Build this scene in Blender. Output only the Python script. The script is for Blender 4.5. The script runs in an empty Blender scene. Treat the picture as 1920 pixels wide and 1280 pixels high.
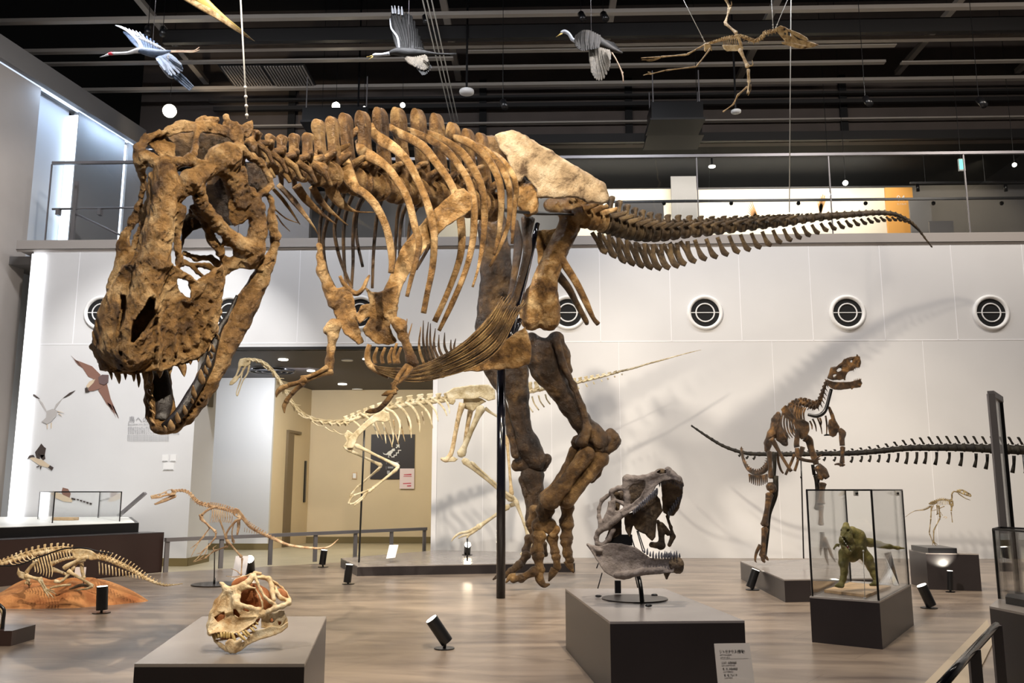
import bpy, bmesh, math, random
import numpy as np
from mathutils import Vector, Matrix
random.seed(7)
RNG = np.random.RandomState(3)
SC = bpy.context.scene
COL = SC.collection
# ------------------------------------------------------------------ camera
F = 1650.0                      # focal length in pixels of the 1920x1280 frame
EYE = Vector((0, 0, 1.1))
PITCH, YAW = math.radians(9.56), math.radians(1.7)
cd = bpy.data.cameras.new('camera'); cam = bpy.data.objects.new('camera', cd); COL.objects.link(cam)
cd.sensor_width = 36.0; cd.lens = 36.0*F/1920.0; cd.clip_start = .05; cd.clip_end = 200
cam.location = EYE; cam.rotation_euler = (math.pi/2+PITCH, 0, YAW)
SC.camera = cam
ROT = np.array(cam.rotation_euler.to_matrix())
# ------------------------------------------------------------------ view and world
SC.view_settings.view_transform = 'Standard'; SC.view_settings.look = 'None'
SC.cycles.transparent_max_bounces = 40
SC.view_settings.exposure = 0.15; SC.view_settings.gamma = 1.0; SC.view_settings.use_curve_mapping = False
w = bpy.data.worlds.new('world'); SC.world = w; w.use_nodes = True
w.node_tree.nodes['Background'].inputs[0].default_value = (1.0, .95, .9, 1)
w.node_tree.nodes['Background'].inputs[1].default_value = 0.035
WY = 14.85                      # plane of the back wall

def spot(name, loc, to, watts, size=50, col=(1, .86, .68), rad=.06, blend=.5):
    l = bpy.data.lights.new(name, 'SPOT'); l.energy = watts; l.spot_size = math.radians(size); l.spot_blend = blend
    l.color = col; l.shadow_soft_size = rad
    o = bpy.data.objects.new(name, l); COL.objects.link(o); o.location = loc
    o.rotation_euler = (Vector(to)-Vector(loc)).to_track_quat('-Z', 'Y').to_euler()
    return o
def area(name, loc, to, watts, sx, sy, col=(1, 1, 1)):
    l = bpy.data.lights.new(name, 'AREA'); l.energy = watts; l.shape = 'RECTANGLE'; l.size = sx; l.size_y = sy; l.color = col
    o = bpy.data.objects.new(name, l); COL.objects.link(o); o.location = loc
    o.rotation_euler = (Vector(to)-Vector(loc)).to_track_quat('-Z', 'Y').to_euler()
    return o
WARM = (1, .87, .70); NEUT = (.93, .95, 1.0)
# gallery spotlights on the ceiling tracks (above and in front of the exhibits)
spot('key_spot', (1.4, -.2, 8.2), (-1.4, 5.0, 2.7), 4200, 36, WARM, .05)
spot('body_spot', (-4.2, 1.5, 8.6), (-.3, 8.5, 3.4), 4600, 44, WARM, .22)
spot('hip_spot', (3.5, 3.0, 8.6), (.5, 9.6, 3.4), 1700, 44, WARM, .15)
spot('tail_spot', (-3.0, 3.0, 8.4), (4.0, 12.5, 3.6), 1700, 40, WARM, .16)
spot('front_spot', (-4.8, .5, 7.4), (-1.3, 5.4, 2.6), 480, 40, (.76, .8, 1), .08)
# wall washers
for i, x in enumerate((-6.2, -2.2, 1.8, 5.6, 9.2)):
    area('wall_washer_light', (x, 11.6, 8.8), (x, WY, 3.2), (170, 134, 116, 136, 146)[i], 1.6, .25, (NEUT, NEUT, NEUT, (1, .93, .87), (1, .9, .8))[i])
spot('floor_spot', (.5, 4.0, 8.8), (0, 7.5, 0), 1900, 80, WARM, .2)
spot('floor_spot', (5.5, 4.5, 8.8), (5.2, 9.5, 0), 950, 74, WARM, .2)
spot('bird_wall_spot', (-5.5, 9.0, 8.3), (-6.4, WY, 1.6), 1900, 46, (1, .97, .93), .1)
spot('left_wall_fill', (-3.5, 8.5, 8.6), (-8.2, 14.4, 4.2), 900, 50, (1, .93, .86), .1)  # added fill to lift the left wall, no fitting of its own
spot('skull_spot', (-2.4, .9, 5.2), (-1.3, 3.9, .6), 620, 26, (1, .86, .68), .04)
spot('skull_spot', (2.6, 2.6, 6.2), (.85, 5.3, .8), 200, 26, (.9, .9, 1.0), .04)
spot('skull_spot', (-1.8, 1.5, 5.0), (.85, 5.3, .8), 160, 26, (.92, .9, 1.0), .04)
spot('mount_spot', (-4.6, 5.0, 7.5), (-3.8, 9.8, .6), 900, 44, WARM, .04)
spot('mount_spot', (4.8, 6.0, 8.0), (4.6, 12.4, 1.8), 850, 34, WARM, .03)
spot('case_spot', (5.0, 5.5, 7.0), (3.6, 8.9, .8), 300, 22, (1, .93, .82), .03)
spot('pale_spot', (-1.5, 7.0, 8.0), (-1.6, 12.2, 2.0), 900, 44, (1, .95, .84), .04)
spot('crane_spot', (-5, 6, 3.6), (-4.4, 12.8, 8.0), 60, 34, (.85, .9, 1), .1)
# ------------------------------------------------------------------ pixel <-> place
def ray(px, py):
    v = np.stack([(np.asarray(px, float)-960)/F, (640-np.asarray(py, float))/F, -np.ones_like(np.asarray(px, float))], -1)
    return v @ ROT.T
def atv(px, py, Y):
    d = ray(px, py); t = np.asarray(Y, float)/d[..., 1]
    return d*t[..., None] + np.array(EYE)
def at(px, py, Y): return Vector(atv(px, py, Y))
def gnd(px, py, z=0.0):
    d = ray(px, py); return Vector(d*((z-EYE.z)/d[2])) + EYE
def atX(px, py, X):
    d = ray(px, py); return Vector(d*((X)/d[0])) + EYE
# ------------------------------------------------------------------ naming
def tag(o, label=None, cat=None, group=None, kind=None):
    if label: o['label'] = label
    if cat: o['category'] = cat
    if group: o['group'] = group
    if kind: o['kind'] = kind
    return o
def thing(name, label, cat, loc=(0, 0, 0), group=None):
    o = bpy.data.objects.new(name, None); COL.objects.link(o); o.location = loc; o.empty_display_size = .1
    return tag(o, label, cat, group)
def link(name, me, mat, parent=None):
    o = bpy.data.objects.new(name, me); COL.objects.link(o)
    if mat and not me.materials: me.materials.append(mat)
    if parent is not None:
        o.parent = parent
        p = parent; M = Matrix()
        if parent.type == 'EMPTY': M = Matrix.Translation(-Vector(parent.location))
        o.matrix_parent_inverse = M
    return o
def nm(name, V, Fc, mat, parent=None, smooth=True):
    me = bpy.data.meshes.new(name); me.from_pydata([tuple(v) for v in V], [], [tuple(f) for f in Fc])
    if smooth: me.polygons.foreach_set('use_smooth', [True]*len(me.polygons))
    me.update(); return link(name, me, mat, parent)
class MB:
    def __init__(s): s.V = []; s.F = []
    def add(s, V, Fc):
        n = len(s.V); s.V += [tuple(v) for v in V]; s.F += [tuple(i+n for i in f) for f in Fc]; return s
    def box(s, a, b):
        x0, y0, z0 = a; x1, y1, z1 = b
        V = [(x0,y0,z0),(x1,y0,z0),(x1,y1,z0),(x0,y1,z0),(x0,y0,z1),(x1,y0,z1),(x1,y1,z1),(x0,y1,z1)]
        return s.add(V, [(0,3,2,1),(4,5,6,7),(0,1,5,4),(1,2,6,5),(2,3,7,6),(3,0,4,7)])
    def prism(s, poly, z0, z1):      # polygon in plan, counter-clockwise
        n = len(poly); V = [(p[0], p[1], z0) for p in poly]+[(p[0], p[1], z1) for p in poly]
        Fc = [tuple(range(n))[::-1], tuple(range(n, 2*n))]+[(i, (i+1) % n, n+(i+1) % n, n+i) for i in range(n)]
        return s.add(V, Fc)
    def frus(s, lo, hi):             # 4+4 points
        return s.add(list(lo)+list(hi), [(3,2,1,0),(4,5,6,7)]+[(i, (i+1) % 4, 4+(i+1) % 4, 4+i) for i in range(4)])
    def beam(s, p, q, w, h, up=(0, 0, 1)):
        p = Vector(p); q = Vector(q); t = (q-p).normalized(); l = t.cross(Vector(up))
        if l.length < 1e-4: l = t.cross(Vector((0, 1, 0)))
        l.normalize(); u = l.cross(t)
        c = [(-1,-1),(1,-1),(1,1),(-1,1)]
        return s.add([p+l*a*w/2+u*b*h/2 for a, b in c]+[q+l*a*w/2+u*b*h/2 for a, b in c],
                     [(0,1,2,3),(7,6,5,4)]+[(i, 4+i, 4+(i+1) % 4, (i+1) % 4) for i in range(4)])
    def cyl(s, p, q, r, r2=None, n=20):
        p = Vector(p); q = Vector(q); r2 = r if r2 is None else r2; t = (q-p).normalized()
        a = t.orthogonal().normalized(); b = t.cross(a)
        R = lambda c, rr: [c+(a*math.cos(6.28318*i/n)+b*math.sin(6.28318*i/n))*rr for i in range(n)]
        return s.add(R(p, r)+R(q, r2), [tuple(range(n))[::-1], tuple(range(n, 2*n))]+[(i, (i+1) % n, n+(i+1) % n, n+i) for i in range(n)])
    def tube(s, P, R, k=1.0, n=8, vdir=None, sub=4, cap=True):
        P = [np.array(p, float) for p in P]; R = list(R)
        if sub > 1 and len(P) > 2:   # Catmull-Rom
            Q = []; RR = []
            for i in range(len(P)-1):
                a = P[i-1] if i else 2*P[0]-P[1]; b = P[i]; c = P[i+1]; d = P[i+2] if i+2 < len(P) else 2*P[-1]-P[-2]
                for j in range(sub):
                    t = j/sub
                    Q.append(.5*((2*b)+(-a+c)*t+(2*a-5*b+4*c-d)*t*t+(-a+3*b-3*c+d)*t**3)); RR.append(R[i]*(1-t)+R[i+1]*t)
            Q.append(P[-1]); RR.append(R[-1]); P, R = Q, RR
        m = len(P); V = []; prev = None
        for i in range(m):
            t = P[min(i+1, m-1)]-P[max(i-1, 0)]; t = t/(np.linalg.norm(t)+1e-9)
            if vdir is not None: w = np.array(vdir, float)
            else:
                w = P[i]-np.array(EYE)
            w = w-t*np.dot(w, t)
            if np.linalg.norm(w) < 1e-3: w = np.array([.3, .2, 1.])-t*t[2]
            w /= np.linalg.norm(w)
            if prev is not None and np.dot(prev, w) < 0: w = -w
            prev = w
            sd = np.cross(t, w)
            for j in range(n):
                a = 2*math.pi*j/n; V.append(P[i]+sd*math.cos(a)*R[i]+w*math.sin(a)*R[i]*k)
        Fc = [(i*n+j, i*n+(j+1) % n, (i+1)*n+(j+1) % n, (i+1)*n+j) for i in range(m-1) for j in range(n)]
        if cap: Fc += [tuple(range(n))[::-1], tuple(range((m-1)*n, m*n))]
        return s.add(V, Fc)
    def ball(s, c, r, n=10, m=7, sc=(1, 1, 1)):
        V = [(c[0], c[1], c[2]-r*sc[2])]
        for i in range(1, m):
            a = -math.pi/2+math.pi*i/m
            V += [(c[0]+r*sc[0]*math.cos(a)*math.cos(6.28318*j/n), c[1]+r*sc[1]*math.cos(a)*math.sin(6.28318*j/n), c[2]+r*sc[2]*math.sin(a)) for j in range(n)]
        V.append((c[0], c[1], c[2]+r*sc[2])); e = len(V)-1
        Fc = [(0, 1+(j+1) % n, 1+j) for j in range(n)]
        for i in range(m-2): Fc += [(1+i*n+j, 1+i*n+(j+1) % n, 1+(i+1)*n+(j+1) % n, 1+(i+1)*n+j) for j in range(n)]
        Fc += [(e, 1+(m-2)*n+j, 1+(m-2)*n+(j+1) % n) for j in range(n)]
        return s.add(V, Fc)
    def out(s, name, mat, parent=None, smooth=False): return nm(name, s.V, s.F, mat, parent, smooth)
# ------------------------------------------------------------------ view-frame helper: zoomed pixel coordinates of the photograph
class Vw:
    def __init__(s, ox, oy, k, Y): s.o = (ox, oy, k); s.Y = Y
    def px(s, x, y): return s.o[0]+x/s.o[2], s.o[1]+y/s.o[2]
    def p(s, x, y, Y=None): return at(*s.px(x, y), s.Y if Y is None else Y)
    def sz(s, r, Y=None): return r/s.o[2]*(s.Y if Y is None else Y)/F
    def tube(s, mb, pts, Ya=None, Yb=None, bow=0., **kw):   # pts (x, y, r)
        Ya = s.Y if Ya is None else Ya; Yb = Ya if Yb is None else Yb; n = len(pts)-1
        P = []; R = []
        for i, q in enumerate(pts):
            t = i/max(n, 1); Y = q[3] if len(q) > 3 else Ya+(Yb-Ya)*t+bow*math.sin(math.pi*t)
            P.append(s.p(q[0], q[1], Y)); R.append(s.sz(q[2], Y))
        return mb.tube(P, R, **kw)
# ------------------------------------------------------------------ signed-distance modelling (numpy) and surface nets
def snets(Fd, org, vox):
    nx, ny, nz = Fd.shape; ins = Fd < 0
    cnt = np.zeros((nx-1, ny-1, nz-1), np.int8)
    for a in (0, 1):
        for b in (0, 1):
            for c in (0, 1): cnt += ins[a:nx-1+a, b:ny-1+b, c:nz-1+c]
    mix = (cnt > 0) & (cnt < 8); I, J, K = np.nonzero(mix); n = len(I)
    idx = -np.ones(mix.shape, np.int64); idx[I, J, K] = np.arange(n)
    acc = np.zeros((n, 3)); num = np.zeros(n)
    cs = [(a, b, c) for a in (0, 1) for b in (0, 1) for c in (0, 1)]
    for A in cs:
        for ax in range(3):
            if A[ax]: continue
            B = list(A); B[ax] = 1
            fa = Fd[I+A[0], J+A[1], K+A[2]]; fb = Fd[I+B[0], J+B[1], K+B[2]]
            m = (fa < 0) != (fb < 0); t = np.where(m, fa/np.where(fa == fb, 1, fa-fb), 0)
            p = np.array(A, float)[None, :]+np.zeros((n, 3)); p[:, ax] += t
            acc[m] += p[m]; num[m] += 1
    V = (acc/num[:, None]+np.stack([I, J, K], 1))*vox+np.array(org)
    Q = []
    for ax in range(3):
        o1, o2 = [(1, 2), (2, 0), (0, 1)][ax]
        sl = [slice(1, -1)]*3; sl[ax] = slice(0, -1); a = ins[tuple(sl)]
        sl2 = [slice(1, -1)]*3; sl2[ax] = slice(1, None); b = ins[tuple(sl2)]
        P = np.stack(np.nonzero(a != b), 1); fl = a[tuple(P.T)]
        off = np.array([1, 1, 1]); off[ax] = 0; P = P+off
        e1 = np.zeros(3, int); e1[o1] = 1; e2 = np.zeros(3, int); e2[o2] = 1
        q = np.stack([idx[tuple((P-e1-e2).T)], idx[tuple((P-e2).T)], idx[tuple(P.T)], idx[tuple((P-e1).T)]], 1)
        q[~fl] = q[~fl][:, ::-1]
        Q.append(q)
    return V, np.concatenate(Q)
class SDF:
    def __init__(s, k=3.): s.ops = []; s.k = k
    def cap(s, a, b, sub=False, k=None):           # (x, y, d, r)
        a = np.array(a, float); b = np.array(b, float)
        lo = np.minimum(a[:3]-a[3], b[:3]-b[3]); hi = np.maximum(a[:3]+a[3], b[:3]+b[3])
        def f(X, Y, Z):
            ab = b[:3]-a[:3]; L = max((ab**2).sum(), 1e-9)
            h = np.clip(((X-a[0])*ab[0]+(Y-a[1])*ab[1]+(Z-a[2])*ab[2])/L, 0, 1)
            return np.sqrt((X-a[0]-h*ab[0])**2+(Y-a[1]-h*ab[1])**2+(Z-a[2]-h*ab[2])**2)-(a[3]+(b[3]-a[3])*h)
        s.ops.append((lo, hi, f, sub, k)); return s
    def chain(s, P, sub=False, k=None):
        for a, b in zip(P[:-1], P[1:]): s.cap(a, b, sub, k)
        return s
    def ell(s, c, r, rz=0., sub=False, k=None):
        c = np.array(c, float); r = np.array(r, float); m = r.max(); ca, sa = math.cos(rz), math.sin(rz)
        def f(X, Y, Z):
            x = (X-c[0])*ca+(Y-c[1])*sa; y = -(X-c[0])*sa+(Y-c[1])*ca; z = Z-c[2]
            q = np.sqrt((x/r[0])**2+(y/r[1])**2+(z/r[2])**2); g = np.sqrt((x/r[0]**2)**2+(y/r[1]**2)**2+(z/r[2]**2)**2)+1e-6
            return np.where(q < .05, -r.min(), q*(q-1)/g)
        mm = np.array([m, m, r[2]]); s.ops.append((c-mm, c+mm, f, sub, k)); return s
    def plate(s, poly, dep, th, sub=False, k=None, bulge=0., taper=0.):
        P = np.array([p[:2] for p in poly], float); n = len(P)
        if isinstance(dep, str):
            D = np.array([p[2] for p in poly], float)
            A = np.stack([P[:, 0], P[:, 1], np.ones(n)], 1); co = np.linalg.lstsq(A, D, rcond=None)[0]
        else: co = np.array([0, 0, dep], float)
        cen = P.mean(0); rr = np.abs(P-cen).max()
        dd = P@co[:2]+co[2]
        lo = np.array([*P.min(0), dd.min()-th-abs(bulge)]); hi = np.array([*P.max(0), dd.max()+th+abs(bulge)])
        nz = math.sqrt(1+co[0]**2+co[1]**2)
        def f(X, Y, Z):
            x = X[:, :, 0]; y = Y[:, :, 0]; d2 = np.full(x.shape, 1e9); sg = np.ones(x.shape)
            for i in range(n):
                a = P[i]; b = P[i-1]; e = b-a; wx = x-a[0]; wy = y-a[1]
                h = np.clip((wx*e[0]+wy*e[1])/max(e@e, 1e-9), 0, 1)
                d2 = np.minimum(d2, (wx-e[0]*h)**2+(wy-e[1]*h)**2)
                c1 = y >= a[1]; c2 = y < b[1]; c3 = e[0]*wy > e[1]*wx
                fl = (c1 & c2 & c3) | (~c1 & ~c2 & ~c3); sg = np.where(fl, -sg, sg)
            q1 = (sg*np.sqrt(d2))
            dz = co[0]*x+co[1]*y+co[2]
            if bulge: dz = dz-bulge*np.clip(-q1/rr*2.2, 0, 1)**.5
            q1 = q1[:, :, None]+min(th, 3)*.8
            q2 = np.abs(Z-dz[:, :, None])/nz-th+min(th, 3)*.8
            return np.sqrt(np.maximum(q1, 0)**2+np.maximum(q2, 0)**2)+np.minimum(np.maximum(q1, q2), 0)-min(th, 3)*.8
        s.ops.append((lo, hi, f, sub, k)); return s
    def mesh(s, vox, noise=0., nsc=1., mapf=None):
        k0 = s.k; mg = k0+2*vox+noise
        lo = np.min([o[0] for o in s.ops if not o[3]], 0)-mg; hi = np.max([o[1] for o in s.ops if not o[3]], 0)+mg
        N = np.ceil((hi-lo)/vox).astype(int)+1
        ax = [(lo[i]+np.arange(N[i])*vox) for i in range(3)]
        Fd = np.full(tuple(N), 10*vox+k0, float)
        for pas in (False, True):
            for l, h, f, sub, k in s.ops:
                if sub != pas: continue
                k = k0 if k is None else k
                m = k+2*vox
                i0 = np.clip(np.floor((l-m-lo)/vox).astype(int), 0, N-1); i1 = np.clip(np.ceil((h+m-lo)/vox).astype(int)+1, 1, N)
                if (i1 <= i0).any(): continue
                X = ax[0][i0[0]:i1[0]][:, None, None]; Y = ax[1][i0[1]:i1[1]][None, :, None]; Z = ax[2][i0[2]:i1[2]][None, None, :]
                X, Y, Z = np.broadcast_arrays(X, Y, Z)
                d = f(X, Y, Z); sl = tuple(slice(a, b) for a, b in zip(i0, i1)); g = Fd[sl]
                if not sub:
                    hh = np.clip(.5+.5*(g-d)/k, 0, 1); Fd[sl] = g*(1-hh)+d*hh-k*hh*(1-hh)
                else:
                    kk = k*.5; hh = np.clip(.5-.5*(g+d)/kk, 0, 1); Fd[sl] = g*(1-hh)-d*hh+kk*hh*(1-hh)
        if noise:
            X = ax[0][:, None, None]/nsc; Y = ax[1][None, :, None]/nsc; Z = ax[2][None, None, :]/nsc
            rn = RNG.rand(6, 4)*6
            nn = 0
            for i, (fr, am) in enumerate(((.10, 1), (.17, .7), (.29, .5), (.45, .3), (.7, .22))):
                nn = nn+am*np.sin(X*fr+rn[i, 0]+1.3*np.sin(Y*fr*.8+rn[i, 1]))*np.cos(Y*fr*.9+rn[i, 2]+Z*fr*1.1+1.2*np.sin(X*fr*.7+rn[i, 3]))
            Fd = Fd+noise*nn
        Fd[0], Fd[-1], Fd[:, 0], Fd[:, -1], Fd[:, :, 0], Fd[:, :, -1] = [1.]*6
        V, Q = snets(Fd, lo, vox)
        return (V if mapf is None else mapf(V)), Q
    def out(s, name, mat, parent, Y0, vox=2., noise=0., nsc=1.):
        mapf = lambda V: atv(V[:, 0], V[:, 1], Y0+V[:, 2]*Y0/F)
        V, Q = s.mesh(vox, noise, nsc, mapf)
        return fastmesh(name, V, Q, mat, parent)
def fastmesh(name, V, Q, mat, parent):
    me = bpy.data.meshes.new(name); Q = np.asarray(Q)
    me.vertices.add(len(V)); me.vertices.foreach_set('co', np.asarray(V, np.float32).ravel())
    me.loops.add(Q.size); me.loops.foreach_set('vertex_index', Q.astype(np.int32).ravel())
    me.polygons.add(len(Q)); me.polygons.foreach_set('loop_start', np.arange(0, Q.size, Q.shape[1], dtype=np.int32))
    me.update(calc_edges=True); me.validate()
    me.polygons.foreach_set('use_smooth', [True]*len(me.polygons)); me.update()
    return link(name, me, mat, parent)
def cz(v, pts):      # zoomed (x, y, d, r) -> frame pixels; d stays in pixels
    ox, oy, k = v
    return [(ox+p[0]/k, oy+p[1]/k)+((p[2],) if len(p) > 2 else ())+((p[3]/k,) if len(p) > 3 else ()) for p in pts]
# ------------------------------------------------------------------ materials
def mat(name, col, rough=.6, metal=0., spec=.5, emit=None, estr=1., noise=0., nscale=8., bump=0., bscale=40., col2=None):
    m = bpy.data.materials.new(name); m.use_nodes = True; nt = m.node_tree; b = nt.nodes['Principled BSDF']
    b.inputs['Base Color'].default_value = (*col, 1); b.inputs['Roughness'].default_value = rough; b.inputs['Metallic'].default_value = metal
    b.inputs['Specular IOR Level'].default_value = spec
    if emit: b.inputs['Emission Color'].default_value = (*emit, 1); b.inputs['Emission Strength'].default_value = estr
    L = nt.links.new; tc = nt.nodes.new('ShaderNodeTexCoord')
    if noise or col2:
        n = nt.nodes.new('ShaderNodeTexNoise'); n.inputs['Scale'].default_value = nscale; n.inputs['Detail'].default_value = 5
        L(tc.outputs['Object'], n.inputs['Vector'])
        r = nt.nodes.new('ShaderNodeValToRGB'); r.color_ramp.elements[0].position = .35; r.color_ramp.elements[1].position = .65
        c2 = col2 if col2 else tuple(min(1, c*(1+noise)) for c in col); c1 = col if col2 else tuple(c*(1-noise) for c in col)
        r.color_ramp.elements[0].color = (*c1, 1); r.color_ramp.elements[1].color = (*c2, 1)
        L(n.outputs['Fac'], r.inputs['Fac']); L(r.outputs['Color'], b.inputs['Base Color'])
    if bump:
        n2 = nt.nodes.new('ShaderNodeTexNoise'); n2.inputs['Scale'].default_value = bscale; n2.inputs['Detail'].default_value = 6; n2.inputs['Roughness'].default_value = .65
        L(tc.outputs['Object'], n2.inputs['Vector'])
        bp = nt.nodes.new('ShaderNodeBump'); bp.inputs['Strength'].default_value = bump; bp.inputs['Distance'].default_value = .02
        L(n2.outputs['Fac'], bp.inputs['Height']); L(bp.outputs['Normal'], b.inputs['Normal'])
    return m
def bone(name, c1, c2, c3, scale=4., bump=.5, bscale=30., rough=.5, crack=.0, spec=.4):
    """mottled cast bone: three stains mixed by noise, pitted and cracked"""
    m = bpy.data.materials.new(name); m.use_nodes = True; nt = m.node_tree; b = nt.nodes['Principled BSDF']; L = nt.links.new
    b.inputs['Roughness'].default_value = rough; b.inputs['Specular IOR Level'].default_value = spec
    g = nt.nodes.new('ShaderNodeNewGeometry')
    n = nt.nodes.new('ShaderNodeTexNoise'); n.inputs['Scale'].default_value = scale; n.inputs['Detail'].default_value = 8; n.inputs['Roughness'].default_value = .62; n.inputs['Distortion'].default_value = .4
    L(g.outputs['Position'], n.inputs['Vector'])
    r = nt.nodes.new('ShaderNodeValToRGB'); e = r.color_ramp.elements; e[0].position = .34; e[1].position = .68; e[0].color = (*c1, 1); e[1].color = (*c3, 1)
    k = e.new(.5); k.color = (*c2, 1)
    L(n.outputs['Fac'], r.inputs['Fac']); L(r.outputs['Color'], b.inputs['Base Color'])
    n2 = nt.nodes.new('ShaderNodeTexNoise'); n2.inputs['Scale'].default_value = bscale; n2.inputs['Detail'].default_value = 8; n2.inputs['Roughness'].default_value = .7
    L(g.outputs['Position'], n2.inputs['Vector'])
    h = n2.outputs['Fac']
    if crack:
        v = nt.nodes.new('ShaderNodeTexVoronoi'); v.feature = 'DISTANCE_TO_EDGE'; v.inputs['Scale'].default_value = bscale*.35
        mx = nt.nodes.new('ShaderNodeMix'); mx.data_type = 'VECTOR'; mx.inputs['Factor'].default_value = .12
        L(g.outputs['Position'], mx.inputs[4]); L(n2.outputs['Color'], mx.inputs[5]); L(mx.outputs[1], v.inputs['Vector'])
        mr = nt.nodes.new('ShaderNodeMapRange'); mr.inputs['From Max'].default_value = .05; mr.inputs['To Min'].default_value = -crack*.3; mr.inputs['To Max'].default_value = 0
        L(v.outputs['Distance'], mr.inputs['Value'])
        ad = nt.nodes.new('ShaderNodeMath'); ad.operation = 'ADD'; L(h, ad.inputs[0]); L(mr.outputs['Result'], ad.inputs[1]); h = ad.outputs[0]
    bp = nt.nodes.new('ShaderNodeBump'); bp.inputs['Strength'].default_value = min(1, bump*1.6); bp.inputs['Distance'].default_value = .035
    L(h, bp.inputs['Height']); L(bp.outputs['Normal'], b.inputs['Normal'])
    return m
def glassy(name, tint=(.93, .98, .96), rough=0., refl=.5):
    m = bpy.data.materials.new(name); m.use_nodes = True; nt = m.node_tree; nt.nodes.clear(); L = nt.links.new
    o = nt.nodes.new('ShaderNodeOutputMaterial'); t = nt.nodes.new('ShaderNodeBsdfTransparent'); t.inputs[0].default_value = (*tint, 1)
    g = nt.nodes.new('ShaderNodeBsdfGlossy'); g.inputs['Roughness'].default_value = rough; g.inputs[0].default_value = (1, 1, 1, 1)
    f = nt.nodes.new('ShaderNodeFresnel'); f.inputs[0].default_value = 1.5
    mu = nt.nodes.new('ShaderNodeMath'); mu.operation = 'MULTIPLY'; mu.inputs[1].default_value = refl; L(f.outputs[0], mu.inputs[0])
    mx = nt.nodes.new('ShaderNodeMixShader'); L(mu.outputs[0], mx.inputs[0]); L(t.outputs[0], mx.inputs[1]); L(g.outputs[0], mx.inputs[2]); L(mx.outputs[0], o.inputs[0])
    return m
M = {}
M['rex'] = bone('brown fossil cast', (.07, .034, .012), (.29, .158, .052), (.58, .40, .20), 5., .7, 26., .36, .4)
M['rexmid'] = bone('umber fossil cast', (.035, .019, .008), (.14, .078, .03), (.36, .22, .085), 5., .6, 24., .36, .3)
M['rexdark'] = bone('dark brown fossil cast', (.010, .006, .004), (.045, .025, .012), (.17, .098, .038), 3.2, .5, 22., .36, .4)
M['rextail'] = bone('dark olive brown fossil cast', (.025, .016, .008), (.075, .048, .024), (.17, .115, .055), 5., .5, 26., .42, .3)
M['rextan'] = bone('tan fossil cast', (.10, .06, .03), (.44, .32, .19), (.66, .54, .38), 4., .6, 40., .5, .1)
M['rexvert_shaded'] = bone('shaded amber fossil cast', (.05, .024, .008), (.19, .10, .035), (.46, .29, .12), 6., .7, 28., .36, .3)  # darker copy of the brown cast, shade on the spine put into its colour
M['gastralia'] = bone('streaked golden brown cast', (.045, .024, .009), (.17, .095, .033), (.38, .25, .10), 7., .6, 40., .45, .0)
M['tooth'] = mat('glossy brown tooth', (.16, .09, .04), .18, col2=(.42, .28, .14), nscale=30.)
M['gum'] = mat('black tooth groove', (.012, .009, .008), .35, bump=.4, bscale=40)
M['cream'] = bone('cream cast', (.42, .33, .18), (.68, .58, .38), (.85, .79, .62), 8., .35, 60., .5)
M['raptor'] = bone('light brown cast', (.3, .16, .08), (.55, .37, .22), (.75, .6, .42), 18., .3, 90., .5)
M['pale'] = bone('pale yellow cast', (.42, .27, .12), (.68, .52, .3), (.85, .74, .53), 14., .3, 80., .5)
M['darkdino'] = bone('dark bronze brown cast', (.012, .007, .004), (.05, .027, .012), (.22, .115, .04), 9., .5, 50., .3)
M['sauro'] = mat('near black cast', (.005, .004, .004), .6, spec=.2, col2=(.018, .015, .01), nscale=14., bump=.4, bscale=40)
M['grey'] = bone('grey beige cast', (.13, .105, .09), (.25, .21, .185), (.36, .31, .28), 14., .35, 60., .5, .2)
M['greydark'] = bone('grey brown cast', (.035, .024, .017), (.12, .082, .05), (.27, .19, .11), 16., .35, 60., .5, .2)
M['greytooth'] = mat('dark grey tooth', (.05, .05, .06), .2, col2=(.2, .2, .23), nscale=40.)
M['ivory'] = bone('ivory cast', (.5, .30, .13), (.78, .60, .36), (.9, .80, .60), 16., .3, 90., .45)
M['terra'] = bone('terracotta inner bone', (.22, .07, .02), (.36, .13, .045), (.5, .22, .1), 14., .2, 60., .6)
M['toothtan'] = mat('tan tooth', (.4, .27, .09), .35, col2=(.6, .45, .2), nscale=40.)
M['tiny'] = bone('dark yellow brown cast', (.07, .05, .025), (.26, .19, .09), (.55, .45, .26), 22., .3, 90., .45)
M['ptero'] = bone('golden brown cast', (.25, .15, .06), (.5, .34, .16), (.72, .56, .33), 18., .3, 80., .5)
M['black'] = mat('black metal', (.006, .006, .007), .3, spec=.5)
M['steel'] = mat('brown steel disc', (.05, .04, .035), .35, .6)
M['pole'] = mat('black lacquered pole', (.004, .004, .007), .12)
M['wire'] = mat('steel wire', (.6, .6, .58), .4, .3)
M['plinth'] = mat('dark plinth laminate', (.021, .017, .018), .33, noise=.08, nscale=3.)
M['plinthtop'] = mat('grey plinth top', (.26, .235, .22), .25, noise=.06, nscale=3.)
M['wood'] = mat('pine board', (.55, .38, .22), .5, noise=.2, nscale=12.)
M['white'] = mat('white paint', (.8, .8, .8), .5)
M['paper'] = mat('white printed card', (.78, .75, .77), .5)
M['ink'] = mat('dark ink', (.06, .06, .06), .7)
M['grid'] = mat('grey ink', (.35, .35, .37), .7)
M['glass'] = glassy('clear glass', (.994, .998, .996), 0., .55)
M['railmetal'] = mat('grey metal rail', (.2, .19, .2), .4, .4)
M['lamp'] = mat('lit lens', (1, 1, 1), .5, emit=(1, .93, .8), estr=14)
M['lampsoft'] = mat('lit downlight lens', (1, 1, 1), .5, emit=(1, .93, .8), estr=5)
# ================================================================== the room
def setting(name, mb, m): return tag(mb.out(name, m), kind='structure')
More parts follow.
